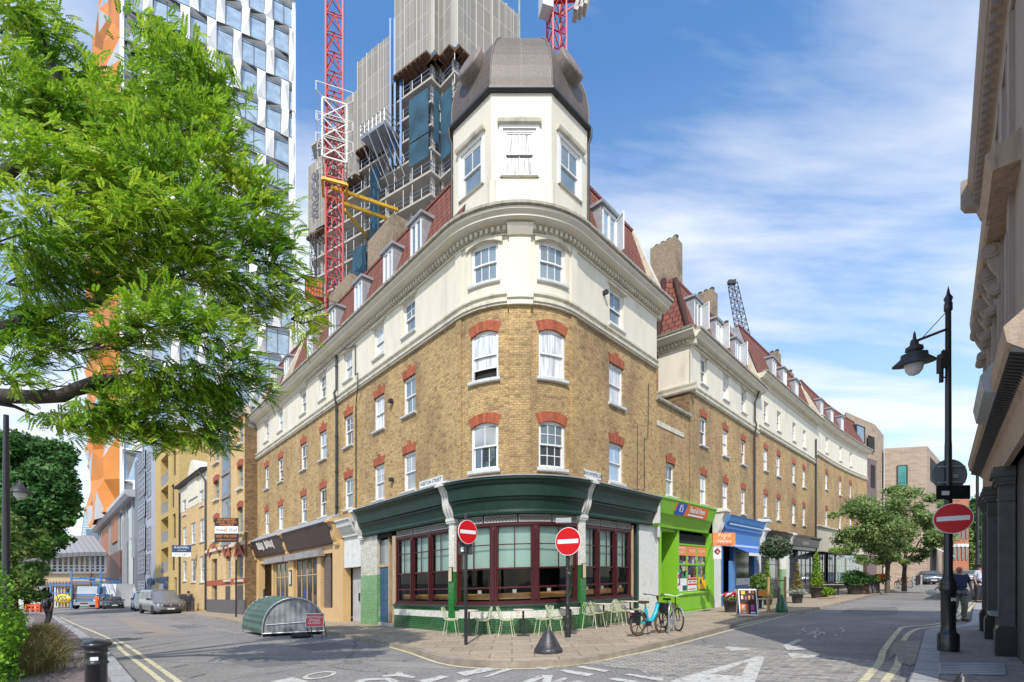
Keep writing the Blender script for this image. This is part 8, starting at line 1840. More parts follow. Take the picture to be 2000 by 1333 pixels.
for s_ in(1,-1):q.box((-.3,s_*1.2,2.9),(.12,.12,2.6));q.box((-5.5,s_*1.2,2.0),(.12,.12,2.9))
q.box((-.3,0,3.0),(.3,2.5,.14));q.box((-.3,0,3.35),(.12,2.5,.1));q.box((-5.5,0,3.0),(.2,2.5,.14));
for s_ in(1,-1):q.box((-2.9,s_*1.2,3.3),(5.2,.1,.1))
q.build('rack',bl,tr_);q=MB();q.box((-3.9,0,1.0),(4.4,2.4,.2));q.box((-3.9,1.15,1.3),(4.4,.06,.5));q.box((-3.9,-1.15,1.3),(4.4,.06,.5));q.build('flatbed',bl,tr_)
q=MB()
for k in range(6):q.box((-3.4,-.9+k*.36,3.45),(4.5,.08,.08))
q.build('carried_poles',M['steel'],tr_)
for wx in(-.8,-4.6):
 for s_ in(1,-1):q=MB();q.lathe((wx,s_*1.0,.48),[(.3,-.14),(.47,-.14),(.48,0),(.47,.14),(.3,.14),(0,.12)],20,M=Matrix.Rotation(R(90)*-s_,4,'X'));q.build('wheel',tyrem,tr_)
tr_.scale=(1.12,1.18,1.1);tr_.location=lp;tr_.rotation_euler=(0,0,HD-R(22))
# hoarding gate with blue and yellow sign, barriers, container
p=gnd(112,57);o=thing('hoarding','timber hoarding with blue gate frame and yellow oval sign left of the lorry','hoarding',p)
q=MB()
for k in range(14):q.box(p+Vector((-1.2+k*.25,.1*(k%3),1.9)),(.12,.05,3.0),R(-6))
q.build('boards',mk('faded_brown_board',(.20,.12,.10),.8,.3,3),o);q=MB()
for s_ in(-.5,1.9):q.box(p+Vector((s_,-.25,1.6)),(.14,.1,2.9))
for z in(1.15,2.0,2.95):q.box(p+Vector((.7,-.25,z)),(2.4,.08,.12))
q.build('gate_frame',bl,o);yl_=mk('yellow_swoosh',(.75,.55,.02),.5)
q=MB();m_=Matrix.Translation(p+Vector((1.0,-.36,1.35)))@Matrix.Rotation(R(90),4,'X');q.lathe((0,0,0),[(.98,0),(.98,.03),(0,.03)],24,M=m_@Matrix.Scale(.55,4,(0,1,0)));q.build('sign_swoosh',yl_,o)
vs,fs=text_mesh('VSS',.85,0,.15);q=MB();q.raw([p+Vector((.85+v.x,-.42,1.4+v.y))for v in vs],fs);q.build('lettering',mk('deep_blue_letters',(.01,.05,.30),.5),o)
for i,(px,D)in enumerate(((66,50),(76,52),(85,54))):
 p=gnd(px,D);q=MB();q.box(p+Vector((0,0,.75)),(1.5,.06,.18));q.box(p+Vector((0,0,.35)),(1.5,.06,.1));q.box(p+Vector((-.7,0,.45)),(.1,.3,.9));q.box(p+Vector((.7,0,.45)),(.1,.3,.9))
 tag(q.build('barrier',mk('orange_red_plastic',(.62,.10,.03),.6),org=p),('orange-red barrier nearest the shrubs on the left','orange-red barrier in the middle of three by the arch','orange-red barrier nearest the walking man')[i],'barrier','barriers by the station arch')
p=gnd(255,62);o=thing('site_cabin','white site container behind the black hatchback','container',p);q=MB();q.box(p+Vector((-1.5,0,1.5)),(3.0,2.4,2.9),R(-20));q.build('container',M['white'],o);q=MB();q.box(p+Vector((3.6,.3,1.3)),(6.5,2.4,2.3),R(-20));q.build('side_panel',mk('pale_grey_panel',(.45,.48,.50),.6),o)
q=MB();q.box(p+Vector((-1.7,-1.25,1.1)),(.9,.03,.5),R(-20));q.build('plate',mk('tan_plate',(.4,.33,.2),.6),o)
# ------------------------------------------------------------------ people
def skin(name,verts,edges,radii,mat_,parent,sub=2,root=0,sm=True):
 me=bpy.data.meshes.new(name);me.from_pydata(verts,edges,[]);me.update();ob=bpy.data.objects.new(name,me);C.objects.link(ob)
 md=ob.modifiers.new('skin','SKIN');md.use_smooth_shade=True;md.use_x_symmetry=False
 if not me.skin_vertices:me.attributes.new if False else None
 for i,r_ in enumerate(radii):
  me.skin_vertices[0].data[i].radius=r_ if isinstance(r_,tuple)else(r_,r_);me.skin_vertices[0].data[i].use_root=(i==root)
 ss=ob.modifiers.new('sub','SUBSURF');ss.levels=sub;ss.render_levels=sub
 dg=bpy.context.evaluated_depsgraph_get();m2=bpy.data.meshes.new_from_object(ob.evaluated_get(dg));bpy.data.objects.remove(ob);m2.name=name
 m2.materials.clear();m2.materials.append(mat_)
 for p_ in m2.polygons:p_.use_smooth=True
 o=bpy.data.objects.new(name,m2);C.objects.link(o);o.parent=parent;return o
def person(label,loc,rz,h=1.75,sk=(.12,.065,.045),top=(.02,.02,.03),bot=(.03,.03,.03),shoe=(.03,.03,.03),hair=(.01,.01,.01),pose=None,sleeve=.5,afro=0,bald=False,beard=None,longs=True,cap=None,extra=None):
 s_=h/1.75;o=thing('person',label,'person',(0,0,0))
 J=dict(pel=(0,0,.95),wai=(0,0,1.08),che=(0,-.005,1.28),nek=(0,0,1.46),neh=(0,-.01,1.53),hea=(0,-.02,1.62),crn=(0,-.01,1.70),shl=(.19,0,1.42),ell=(.25,.03,1.14),wrl=(.26,-.05,.90),shr=(-.19,0,1.42),elr=(-.25,.03,1.14),wrr=(-.26,-.05,.90),hpl=(.09,0,.92),knl=(.10,-.02,.50),anl=(.10,.02,.09),tol=(.11,-.15,.04),hpr=(-.09,0,.92),knr=(-.10,-.02,.50),anr=(-.10,.02,.09),tor=(-.11,-.15,.04))
 if pose:J.update(pose)
 V={k:Vector(v)*s_ for k,v in J.items()}
 skm=mk('skin_%d'%int(sk[0]*1000),sk,.55,.05)
 names,vs,rs,es=[],[],[],[]
 def add(k,v,r_,par=None):
  names.append(k);vs.append(tuple(v));rs.append(tuple(x*s_ for x in r_)if isinstance(r_,tuple)else r_*s_)
  if par:es.append((names.index(par),len(vs)-1))
 add('pel',V['pel'],(.12,.10));add('wai',V['wai'],(.125,.09),'pel');add('che',V['che'],(.145,.105),'wai');add('nek',V['nek'],(.065,.065),'che');add('neh',V['neh'],.055,'nek')
 add('hea',V['hea'],(.078,.092),'neh');add('crn',V['crn'],(.06,.07),'hea')
 for d in 'lr':
  add('sh'+d,V['sh'+d],.058,'che');add('el'+d,V['el'+d],.042,'sh'+d);add('wr'+d,V['wr'+d],.028,'el'+d)
  w_=V['wr'+d];f=(w_-V['el'+d]).normalized();side=Vector((-1 if d=='l' else 1,0,0));fw=Vector((0,-1,0))
  add('pa'+d,w_+f*.06*s_,(.032,.02),'wr'+d)
  for i in range(4):b=w_+f*.1*s_+fw*(.024-i*.016)*s_;add('f%d%s'%(i,d),b,.009,'pa'+d);L=(.06,.07,.065,.05)[i];add('g%d%s'%(i,d),b+(f*.85+side*.35).normalized()*L*s_,.0075,'f%d%s'%(i,d))
  t0=w_+f*.04*s_+fw*.03*s_;add('t0'+d,t0,.011,'pa'+d);add('t1'+d,t0+(f*.7+fw*.5+side*.2).normalized()*.05*s_,.009,'t0'+d)
  add('hp'+d,V['hp'+d],.095,'pel');add('kn'+d,V['kn'+d],.062,'hp'+d);add('an'+d,V['an'+d],.042,'kn'+d);add('to'+d,V['to'+d],.035,'an'+d)
 skin('body',vs,es,rs,skm,o,2)
 fv=V['hea']
 q=MB();q.lathe(fv+Vector((0,-.085,-.012))*s_,[(.0,-.02),(.014,-.012),(.012,.0),(.004,.03)],8)
 for d in(-1,1):q.lathe(fv+Vector((d*.078,.005,-.01))*s_,[(0,-.03),(.016,-.015),(.018,.01),(0,.03)],8,sx=.5)
 q.box(fv+Vector((0,-.085,-.055))*s_,(.045*s_,.01,.01));q.build('face_features',skm,o)
 q=MB()
 for d in(-1,1):q.lathe(fv+Vector((d*.03,-.083,.012))*s_,[(0,-.008),(.011,0),(0,.008)],8,sy=.6)
 q.build('eyes',M['black'],o)
 def lerp(a,b,t):return V[a].lerp(V[b],t)
 e=.018;N_,vs2,rs2,es2=[],[],[],[]
 def ad(k,v,r_,par=None):
  N_.append(k);vs2.append(tuple(v));rs2.append(tuple(x*s_ for x in r_)if isinstance(r_,tuple)else r_*s_)
  if par:es2.append((N_.index(par),len(vs2)-1))
 ad('a',V['pel']+Vector((0,0,.0)),(.168,.135));ad('b',V['wai'],(.155,.118),'a');ad('c',V['che']+Vector((0,0,.02)),(.17,.128),'b');ad('d',V['nek']-Vector((0,0,.035)),(.085,.075),'c');ad('hem',V['pel']-Vector((0,0,.11))*s_,(.17,.14),'a')
 for d in 'lr':
  ad('s'+d,V['sh'+d],.078,'c');ad('e'+d,lerp('sh'+d,'el'+d,min(1,sleeve*1.6)),.068,'s'+d)
  if sleeve>.8:ad('w'+d,lerp('el'+d,'wr'+d,.92),.045,'e'+d)
 skin('shirt',vs2,es2,rs2,mk('cloth_%d'%int(1e4*(top[0]+2*top[1]+5*top[2])),top,.9,.12,5),o,2)
 N_,vs2,rs2,es2=[],[],[],[]
 ad('a',V['pel']+Vector((0,0,.02)),(.14,.115))
 for d in 'lr':ad('h'+d,V['hp'+d],.118,'a');ad('k'+d,V['kn'+d],.088,'h'+d);ad('m'+d,lerp('kn'+d,'an'+d,.5),.078,'k'+d);ad('n'+d,lerp('kn'+d,'an'+d,.95 if longs else .3),.07,'m'+d)
 skin('trousers',vs2,es2,rs2,mk('cloth_%d'%int(1e4*(bot[0]+2*bot[1]+5*bot[2])+7),bot,.9,.12,5),o,2)
 for d in 'lr':
  a,b=V['an'+d],V['to'+d];u=(b-a);u.z=0;u.normalize();q=MB();q.tube([a-u*.06+Vector((0,0,-.04)),a+Vector((0,0,-.03)),a.lerp(b,.6)+Vector((0,0,-.015)),b+u*.02],[.038*s_,.05*s_,.045*s_,.03*s_],10);q.box((a+b)/2-Vector((0,0,(a.z+b.z)/2-.012)),(.085,.27,.024),math.atan2(u.y,u.x)+R(90));q.build('shoe',mk('shoe_%d'%int(shoe[0]*1000),shoe,.6),o)
 hm_=mk('hair_%d'%int(hair[0]*1000),hair,.9,.3,20,1,80)
 if afro:q=MB();q.lathe(fv+Vector((0,.02,.035))*s_,[(0,-.13*afro),(.09*afro,-.10*afro),(.135*afro,-.02),(.13*afro,.05),(.08*afro,.11*afro),(0,.125*afro)],16,sx=1.05);q.build('hair',hm_,o)
 elif not bald:q=MB();q.lathe(fv+Vector((0,.015,.02))*s_,[(.086,-.04),(.094,.02),(.085,.07),(.05,.105),(0,.115)],14,sy=1.12);q.build('hair',hm_,o)
 if beard:q=MB();q.lathe(fv+Vector((0,-.045,-.075))*s_,[(0,-.03),(.045,-.018),(.058,.015),(.05,.03)],12,sy=.8);q.build('beard',mk('grey_beard',beard,.9,.2,30),o)
 if cap:q=MB();q.lathe(fv+Vector((0,.0,.03))*s_,[(.11,-.0),(.105,.03),(.085,.09),(0,.12)],14,sy=1.15);q.build('hard_hat',mk('hat_%d'%int(cap[0]*100),cap,.4),o)
 if extra:extra(o,V,s_)
 o.location=loc;o.rotation_euler=(0,0,rz);return o
def backpack(o,V,s_):
 q=MB();c=V['che']+Vector((0,.19,-.03));q.lathe(c,[(.09,-.22),(.145,-.19),(.155,-.05),(.15,.08),(.12,.17),(.05,.215),(0,.22)],14,sy=.62);b=q.build('backpack',mk('charcoal_backpack',(.04,.043,.05),.8),o);q=MB();q.box(c+Vector((0,.095,-.08)),(.2,.05,.18));q.build('pocket',M['blackmatt'],b);q=MB();q.tube([c+Vector((-.05,.1,-.1)),c+Vector((-.05,.11,.1)),c+Vector((.05,.11,.1)),c+Vector((.05,.1,-.1))],.009,5);q.build('piping',M['lead'],b)
 q=MB()
 for d in(-1,1):q.tube([V['che']+Vector((d*.1,-.1,-.1)),V['che']+Vector((d*.13,-.11,.06)),V['che']+Vector((d*.12,.02,.2)),V['che']+Vector((d*.09,.14,.14))],.016,6)
 q.build('strap',M['blackmatt'],b)
p=gp(94,1224);person('man in black with full afro hair and grey backpack walking away on the left pavement',p,R(182),1.72,top=(.012,.012,.014),bot=(.014,.014,.017),shoe=(.05,.05,.05),afro=1.15,pose=dict(knl=(.10,-.10,.51),anl=(.11,.06,.10),tol=(.11,-.1,.05),knr=(-.10,.0,.5),anr=(-.11,.16,.14),tor=(-.11,.05,.05),elr=(-.27,.06,1.15),wrr=(-.22,.1,.92),ell=(.27,.05,1.15),wrl=(.24,-.1,.93)),sleeve=.45,extra=backpack)
def bowl(o,V,s_):
 w_=V['wrr']+Vector((-.1,-.02,-.05));q=MB();q.lathe(w_+Vector((-.06,0,-.08)),[(0,-.1),(.09,-.085),(.15,-.02),(.165,.04),(.155,.045),(.13,-.0),(0,-.05)],20);b=q.build('white_bowl',M['white'],o);q=MB();q.lathe(w_+Vector((-.06,0,-.05)),[(.12,0),(.07,.035),(0,.04)],12);q.build('greens',mk('fresh_green',(.12,.35,.05),.6),b)
p=gnd(1873,15.4);person('bald man in navy polo and olive trousers holding a white bowl behind the lamp post',p,R(-18),1.78,sk=(.30,.16,.105),top=(.02,.03,.08),bot=(.13,.14,.10),shoe=(.10,.06,.04),bald=True,beard=(.16,.12,.10),pose=dict(elr=(-.42,-.05,1.2),wrr=(-.62,-.14,1.04),ell=(.30,.04,1.15),wrl=(.31,-.06,.90),knl=(.11,-.08,.5),anl=(.11,-.02,.09),tol=(.12,-.18,.05),knr=(-.1,-.0,.5),anr=(-.1,.12,.1),tor=(-.1,-.04,.04)),sleeve=.5,extra=bowl)
p=gnd(190,55.5);person('worker in orange high-visibility clothes and white hard hat beside the blue lorry',p,R(165),1.76,top=(.80,.13,.02),bot=(.80,.13,.02),sleeve=1,cap=(.75,.75,.75))
p=gnd(368,38.2);person('dark-clothed driver standing behind the open van door',p,R(30),1.75,sk=(.35,.2,.14),top=(.03,.035,.05),bot=(.03,.03,.04),sleeve=1)
p=at(1913,21.8);person('person in a pale shirt half hidden by the black columns on the right',p,R(10),1.74,sk=(.35,.2,.14),top=(.45,.47,.55),bot=(.03,.03,.04),sleeve=.5)
# ------------------------------------------------------------------ trees and plants
rng=np.random.default_rng(5)
def mesh_np(name,V,faces_n,mat_,parent=None,org=(0,0,0),nper=4):
 V=V.reshape(-1,3)-np.array(org);n=len(V)//nper;me=bpy.data.meshes.new(name);me.vertices.add(len(V));me.vertices.foreach_set('co',V.astype(np.float32).ravel())
 me.loops.add(len(V));me.loops.foreach_set('vertex_index',np.arange(len(V),dtype=np.int32));me.polygons.add(n);me.polygons.foreach_set('loop_start',np.arange(0,len(V),nper,dtype=np.int32))
 try:me.polygons.foreach_set('loop_total',np.full(n,nper,dtype=np.int32))
 except Exception:pass
 me.update(calc_edges=True);me.materials.append(mat_);o=bpy.data.objects.new(name,me);C.objects.link(o)
 if parent is not None:o.parent=parent
 else:o.location=org
 return o
def unit(a):return a/np.maximum(np.linalg.norm(a,axis=-1,keepdims=True),1e-9)
def leaves(cent,rad,n,size,asp=.5,up=.35,shell=.55,flat=0.0):
 """n small leaf faces spread through ellipsoids; cent (k,3), rad (k,3)"""
 k=len(cent);w=rad.prod(1)**(2/3);idx=rng.choice(k,n,p=w/w.sum());d=unit(rng.normal(size=(n,3)));r=(shell+(1-shell)*rng.random(n))*np.where(rng.random(n)<.25,rng.random(n),1)
 lump=1+.22*np.sin(d[:,0]*7+idx)*np.cos(d[:,2]*6+idx*2)
 p=cent[idx]+d*rad[idx]*(r*lump)[:,None]
 nrm_=unit(rng.normal(size=(n,3))+d*.6+np.array([0,-.15,up*2]));t=unit(np.cross(nrm_,rng.normal(size=(n,3))));b=np.cross(nrm_,t)
 s=size*(.6+.8*rng.random(n))[:,None]
 return np.stack([p-t*s,p+b*s*asp,p+t*s,p-b*s*asp],1)
def limb(q,pts,r):q.tube(pts,r,9)
def tree(name,label,base,trunk_pts,trunk_r,branches,clumps,n,size,leafm,bark,asp=.5,shell=.55,cat='tree',group=None):
 o=thing(name,label,cat,base,group);q=MB();limb(q,trunk_pts,trunk_r);
 q.build('trunk',bark,o)
 if branches:
  q=MB()
  for pts,r in branches:limb(q,pts,r)
  q.build('branches',bark,o)
 if name in('street_tree','broadleaf_tree','shrub_tree'):
  rj=random.Random(len(name)+int(base[0]*10));clumps=[((a[0]+rj.uniform(-1,1)*q_[0],a[1]+rj.uniform(-1,1)*q_[1],a[2]+rj.uniform(-1,.8)*q_[2]),(q_[0]*k_,q_[1]*k_,q_[2]*k_*.9))for a,q_ in clumps for k_ in(.75,.6,.5,.42,.55,.45)]
 c=np.array([x[0]for x in clumps],float);r=np.array([x[1]for x in clumps],float)
 mesh_np('crown',leaves(c,r,n,size,asp,shell=shell),4,leafm,o,tuple(base));return o
bark=mk('grey_brown_bark',(.13,.105,.08),.9,.25,6,1,25,stretch=(1,1,.3));bark_d=mk('dark_bark',(.05,.04,.032),.9,.3,8,.8,30)
lf_near=leafmat('feathery_bright_green',(.06,.17,.015),(.23,.43,.03),(.54,.64,.06),.45,.8)
lf_dark=leafmat('deep_green_leaf',(.020,.070,.014),(.045,.14,.03),(.10,.22,.05),.3,.6)
lf_mid=leafmat('mid_green_leaf',(.05,.115,.03),(.16,.26,.07),(.36,.43,.17),.3,.8)
lf_hedge=leafmat('hedge_bright_leaf',(.05,.17,.01),(.14,.34,.015),(.30,.50,.04),.35,1.5)
lf_bush=leafmat('bush_leaf',(.045,.13,.02),(.12,.24,.04),(.26,.30,.10),.3,1.2)
# -- the near tree: feathery fronds
def P3d(px,py,D):v=W(px,py,D);return np.array(v)
CL=[(40,40,85,60,8.2),(110,140,80,70,8.6),(30,190,90,90,7.2),(120,240,100,80,7.8),(210,210,50,70,8.4),(300,90,60,60,8.4),(360,150,80,60,8.2),(290,230,110,80,7.9),(420,180,55,60,8.4),(400,250,80,60,7.8),(60,330,120,90,6.8),(190,350,110,80,7.2),(320,330,110,70,7.4),(430,340,80,70,7.8),(500,400,70,60,8.0),(60,450,120,90,6.6),(190,450,100,70,7.0),(300,430,100,70,7.0),(410,440,100,60,7.4),(520,480,65,55,7.9),(560,550,45,50,8.0),(590,615,26,30,8.0),(100,540,110,50,7.4),(240,545,90,45,7.6),(400,530,100,50,7.5),(500,570,60,45,7.8),(330,620,90,60,6.8),(420,650,70,60,7.0),(260,630,70,50,6.9),(220,670,50,35,6.9),(470,720,40,45,7.3),(400,740,70,50,7.4),(300,730,70,35,7.2),(340,790,90,45,7.6),(230,780,60,30,7.7),(440,770,50,40,7.5),(180,830,60,22,7.9),(300,850,60,24,7.8),(390,850,40,22,7.8),(260,820,70,30,7.8),(210,800,60,28,7.8),(410,810,45,40,7.7),(130,815,50,16,8.0),(320,860,45,22,7.8),(30,735,40,18,7.4),(150,500,120,60,9.2),(330,480,110,60,9.2),(230,330,110,70,9.4)]
SP=[(60,620,90,40,8.2),(110,670,80,40,8.4),(40,690,60,40,8.0),(170,850,60,16,8.2),(430,860,22,18,7.8),(510,765,20,16,7.6),(590,660,20,14,8),(450,600,50,30,7.8),(490,640,35,20,7.9)]
tb_o=(-11.6,8.3,G(-11.6))
nt_=thing('feathery_tree','large feathery bright green tree leaning over the left side in front of the towers','tree',tb_o)
q=MB();limb(q,[(-11.6,8.3,-.4),(-11.5,8.3,1.5),(-11.2,8.2,3.0),(-10.6,8.1,4.1)],[.34,.27,.23,.2]);q.build('trunk',bark,nt_)
def chain(pts):return[tuple(P3d(*p))for p in pts]
BR=[([(-10.6,8.1,4.1)]+chain([(-40,772,8.0),(60,776,7.8),(120,774,7.7),(155,757,7.6),(190,742,7.5),(235,738,7.5),(290,742,7.5),(345,752,7.5)]),[.2,.13,.11,.10,.09,.07,.05,.035,.02]),(chain([(140,768,7.7),(175,762,7.7),(215,748,7.8),(260,768,8),(330,770,8.1)]),[.07,.05,.04,.025,.012]),(chain([(-10,785,7.9),(30,795,8),(68,812,8.1)]),[.06,.03,.02]),([(-11.0,8.2,3.6)]+chain([(20,640,8.2),(120,600,8.4),(190,590,8.5),(215,530,8.5),(225,470,8.4),(300,380,8.2),(370,260,8.2),(360,140,8.3)]),[.2,.12,.09,.08,.07,.06,.05,.03,.015]),(chain([(190,590,8.5),(250,545,8.4),(330,530,8.2),(450,500,8),(560,520,7.9)]),[.06,.05,.04,.025,.012]),([(-11.2,8.2,3.2)]+chain([(-60,400,8),(60,300,8),(110,150,8.3),(60,20,8.3)]),[.2,.14,.1,.07,.03])]
r2=random.Random(9)
for _ in range(46):
 x,y=r2.uniform(-10,150),r2.uniform(600,760);pts=[(x,y,8.2)]
 for k in range(5):x+=r2.uniform(10,30);y+=r2.uniform(-10,12);pts.append((x,y,8.2+.1*k))
 BR.append((chain(pts),[.012,.010,.008,.006,.005,.003]))
for _ in range(110):
 c=r2.choice(CL);x,y=c[0]-c[2]*.8,c[1]+c[3]*.3;pts=[(x,y,c[4])]
 for k in range(4):x+=r2.uniform(10,34);y+=r2.uniform(-16,12);pts.append((x,y,c[4]-.1))
 BR.append((chain(pts),[.016,.012,.009,.006,.004]))
q=MB()
for pts,r in BR:limb(q,pts,r)if len(pts)>5 else q.tube(pts,r,5)
q.build('branches',bark_d,nt_)
def fronds(cl,n):
 c=np.array([P3d(a,b,D)for a,b,rx,ry,D in cl]);rad=np.array([(rx/F*D,.55*(rx+ry)/2/F*D+.25,ry*.86/F*D)for a,b,rx,ry,D in cl])
 w=rad[:,0]*rad[:,2]+rad[:,0]*rad[:,1];idx=rng.choice(len(c),n,p=w/w.sum());d=unit(rng.normal(size=(n,3)));rr=rng.random(n)**.5
 lump=1+.18*np.sin(d[:,0]*9+idx*1.7)+.12*np.cos(d[:,2]*11+idx)
 p=c[idx]+d*rad[idx]*(rr*lump)[:,None]
 lean=np.random.default_rng(1).normal(size=(len(c),3))*.35
 ax=unit(np.array([.85,-.35,-.12])+lean[idx]+rng.normal(size=(n,3))*.38+d*.3);nn=unit(np.cross(ax,rng.normal(size=(n,3))*.45+np.array([.0,1,0.15])));nn=np.where(nn[:,2:3]<0,-nn,nn);bb=np.cross(nn,ax)
 L=(.17+.13*rng.random(n))[:,None];out=[]
 K=7
 for k in range(K):
  t=(k+.7)/K;base=p+ax*L*t-np.array([0,0,.06])*(t*t)*L*3
  for s_ in(1,-1):
   tip=base+(bb*s_*.8+ax*.62)*L*(.26*(1-.55*abs(t-.45)))
   wv=ax*L*.062;out.append(np.stack([base-wv,(base*.5+tip*.5)-wv*1.5+nn*.004,tip,(base*.5+tip*.5)+wv*1.5],1))
 return np.concatenate(out)
mesh_np('crown',np.concatenate([fronds(CL,13200),fronds(SP,900)]),4,lf_near,nt_,tb_o)
# -- big dark tree on the left skyline
def cl_px(lst,dsc=1.0):return[(tuple(P3d(a,b,D)),(rx/F*D,dsc*(rx+ry)/2/F*D,ry/F*D))for a,b,rx,ry,D in lst]
bt=at(20,40)
tree('broadleaf_tree','big dark green round-crowned tree filling the left skyline above the lamps',bt,[tuple(bt),(bt.x,bt.y,3),(bt.x+.5,bt.y,8)],[.5,.42,.3],[([(bt.x+.3,bt.y,5),(bt.x+2,bt.y,9)],[.25,.12]),([(bt.x+.3,bt.y,5),(bt.x-2,bt.y,10)],[.25,.12])],cl_px([(20,900,50,55,40),(70,900,45,45,40),(100,935,40,45,39),(60,980,60,55,38),(115,985,28,40,38),(20,860,40,30,42),(90,1040,40,30,38),(20,1030,50,50,37),(128,960,16,20,38),(122,1050,14,12,38),(0,950,50,80,40),(60,870,35,30,41),(60,940,60,60,41)]),52000,.19,lf_dark,bark_d)
# -- shrubs beyond the hedge on the left
sh_=at(30,15)
tree('shrub_tree','loose pale green shrub tree below the two lamps on the left',sh_,[tuple(sh_),(sh_.x,sh_.y,2.2)],[.08,.05],[],cl_px([(20,1045,40,30,14),(62,1050,24,20,14.5),(70,1070,26,26,15),(20,1075,45,40,13),(55,1110,30,30,15),(40,1145,40,30,14),(10,1130,30,40,12)]),16000,.065,lf_bush,bark_d,.4)
# -- hedge: one mass of leaves along the footway
hc_=[]
for k in range(26):
 t=k/25;y=7.9+10.7*t;x=-y*1.0-.5;hh=1.35+.5*math.sin(k*1.7)+.5*t
 for z in(0.25,.8,hh):hc_.append(((x-.5-.25*(z>1)+.15*math.sin(k*2.3+z*3),y,G(x)+z),(.62,.5,.5)))
for k in range(7):hc_.append(((-8.6-k*.4,6.2+k*.3,G(-9)+.5+(k%3)*.5),(.6,.5,.5)))
tag(mesh_np('hedge',leaves(np.array([c for c,r in hc_]),np.array([r for c,r in hc_]),62000,.042,.55),4,lf_hedge,None,(-10,9,G(-10))),'dense bright green hedge along the left edge of the footway','hedge')
gr_=[];n=3600;bx_=rng.random(n);by_=9.4+10*bx_;base=np.stack([-by_*.985+rng.normal(size=n)*.18,by_+rng.normal(size=n)*.25,np.zeros(n)],1);base[:,2]=np.maximum(base[:,0],-90)*.03
keep=np.sin(bx_*20)+rng.random(n)*1.2>.1;base=base[keep];n=len(base);d=unit(np.stack([.35+.3*rng.normal(size=n),-.25+.3*rng.normal(size=n),np.ones(n)],1));L=(.35+.45*rng.random(n))[:,None];sd=unit(np.cross(d,np.array([0,1,.1])))*.006
m_=base+d*L*.6;e_=base+d*L+np.array([.18,-.05,-.12])*L;V_=np.concatenate([np.stack([base-sd,base+sd,m_+sd,m_-sd],1),np.stack([m_-sd,m_+sd,e_+sd*.3,e_-sd*.3],1)])
tag(mesh_np('grass',V_,4,leafmat('dry_grass',(.10,.12,.035),(.22,.20,.08),(.38,.30,.16),.3,3),None,(-11,11,G(-11))),kind='stuff')
# -- street trees on the right
for i,(px,D,lb,cl)in enumerate(((1733,34,'leafy street tree rising from the wooden planter, the nearer left one',[(1680,1010,45,32,33),(1735,985,50,32,33),(1700,1045,40,28,32),(1665,1040,28,22,33),(1640,1005,16,12,33),(1740,1040,45,32,32),(1720,1075,30,18,33),(1690,1020,45,40,35),(1700,1080,30,16,33),(1660,1065,20,14,33)]),(1766,36,'leafy street tree by the planter, the farther right one',[(1775,970,38,20,36),(1800,1000,28,28,35),(1785,1040,36,30,34),(1812,1045,16,22,35),(1760,1020,40,40,37),(1770,1065,26,18,35),(1795,1078,24,14,35),(1745,1085,26,14,35)]))):
 b=at(px,D);tree('street_tree',lb,b,[tuple(b),(b.x,b.y,b.z+1.3),(b.x+.15,b.y,b.z+3.2)],[.17,.14,.1],[([(b.x,b.y,b.z+1.8),(b.x-1.3,b.y,b.z+3.8)],[.08,.04]),([(b.x+.1,b.y,b.z+2),(b.x+1.3,b.y,b.z+4)],[.08,.04])],cl_px(cl),27000,.095,lf_mid,bark,.42,shell=.3,group='street trees by the planters')
# lollipop tree with stakes and green watering bag
b=gp(1519,1194);o=tree('clipped_tree','small round-headed clipped tree between two timber stakes in front of the black shops',b,[tuple(b),(b.x+.02,b.y,b.z+1.2),(b.x,b.y,b.z+2.5)],[.035,.03,.025],[],cl_px([(1515,1067,26,20,20),(1500,1075,16,14,19.8),(1532,1074,16,14,20),(1516,1082,20,12,19.8),(1516,1058,20,10,20.1)]),5200,.055,leafmat('dark_clipped_leaf',(.025,.06,.02),(.06,.11,.05),(.16,.20,.13),.2,2),bark,.5)
stk=mk('round_timber_stake',(.42,.27,.13),.7,.2,8,stretch=(3,3,.5))
for i,px in enumerate((1501,1533.5)):pp=at(px,19.8+.3*i);q=MB();q.tube([pp,pp+Vector((0,0,1.45))],.05,10);tag(q.build('tree_stake',stk,org=pp),('pale timber stake left of the clipped tree','darker timber stake right of the clipped tree')[i],'stake')
q=MB();a,c=at(1501,19.8),at(1533.5,20.1);q.tube([a+Vector((0,0,1.3)),b+Vector((0,0,1.28)),c+Vector((0,0,1.3))],.02,6);q.build('tie',M['black'],o)
pp=at(1527,19.6);q=MB();q.lathe(pp,[(.24,0),(.25,.08),(.22,.3),(.13,.55),(.05,.66),(.07,.72),(0,.7)],9,smooth=True,sx=1.0,sy=.7);tag(q.build('watering_bag',mk('dark_green_plastic_sheet',(.01,.10,.04),.25,.4,7,1.2,9,coat=.3),org=pp),'crumpled dark green watering bag at the foot of the clipped tree','bag')
q=MB()
for k in range(8):q.bar(at(1502,19.8)+Vector((.05*k,.01,.02)),at(1502,19.8)+Vector((.05*k,.01,.9)),.006)
for k in range(10):q.bar(at(1502,19.8)+Vector((0,.01,.05+.09*k)),at(1502,19.8)+Vector((.4,.01,.05+.09*k)),.006)
tag(q.build('wire_guard',M['iron'],org=at(1506,19.8)),'small wire mesh guard between the stake and the green bag','guard')
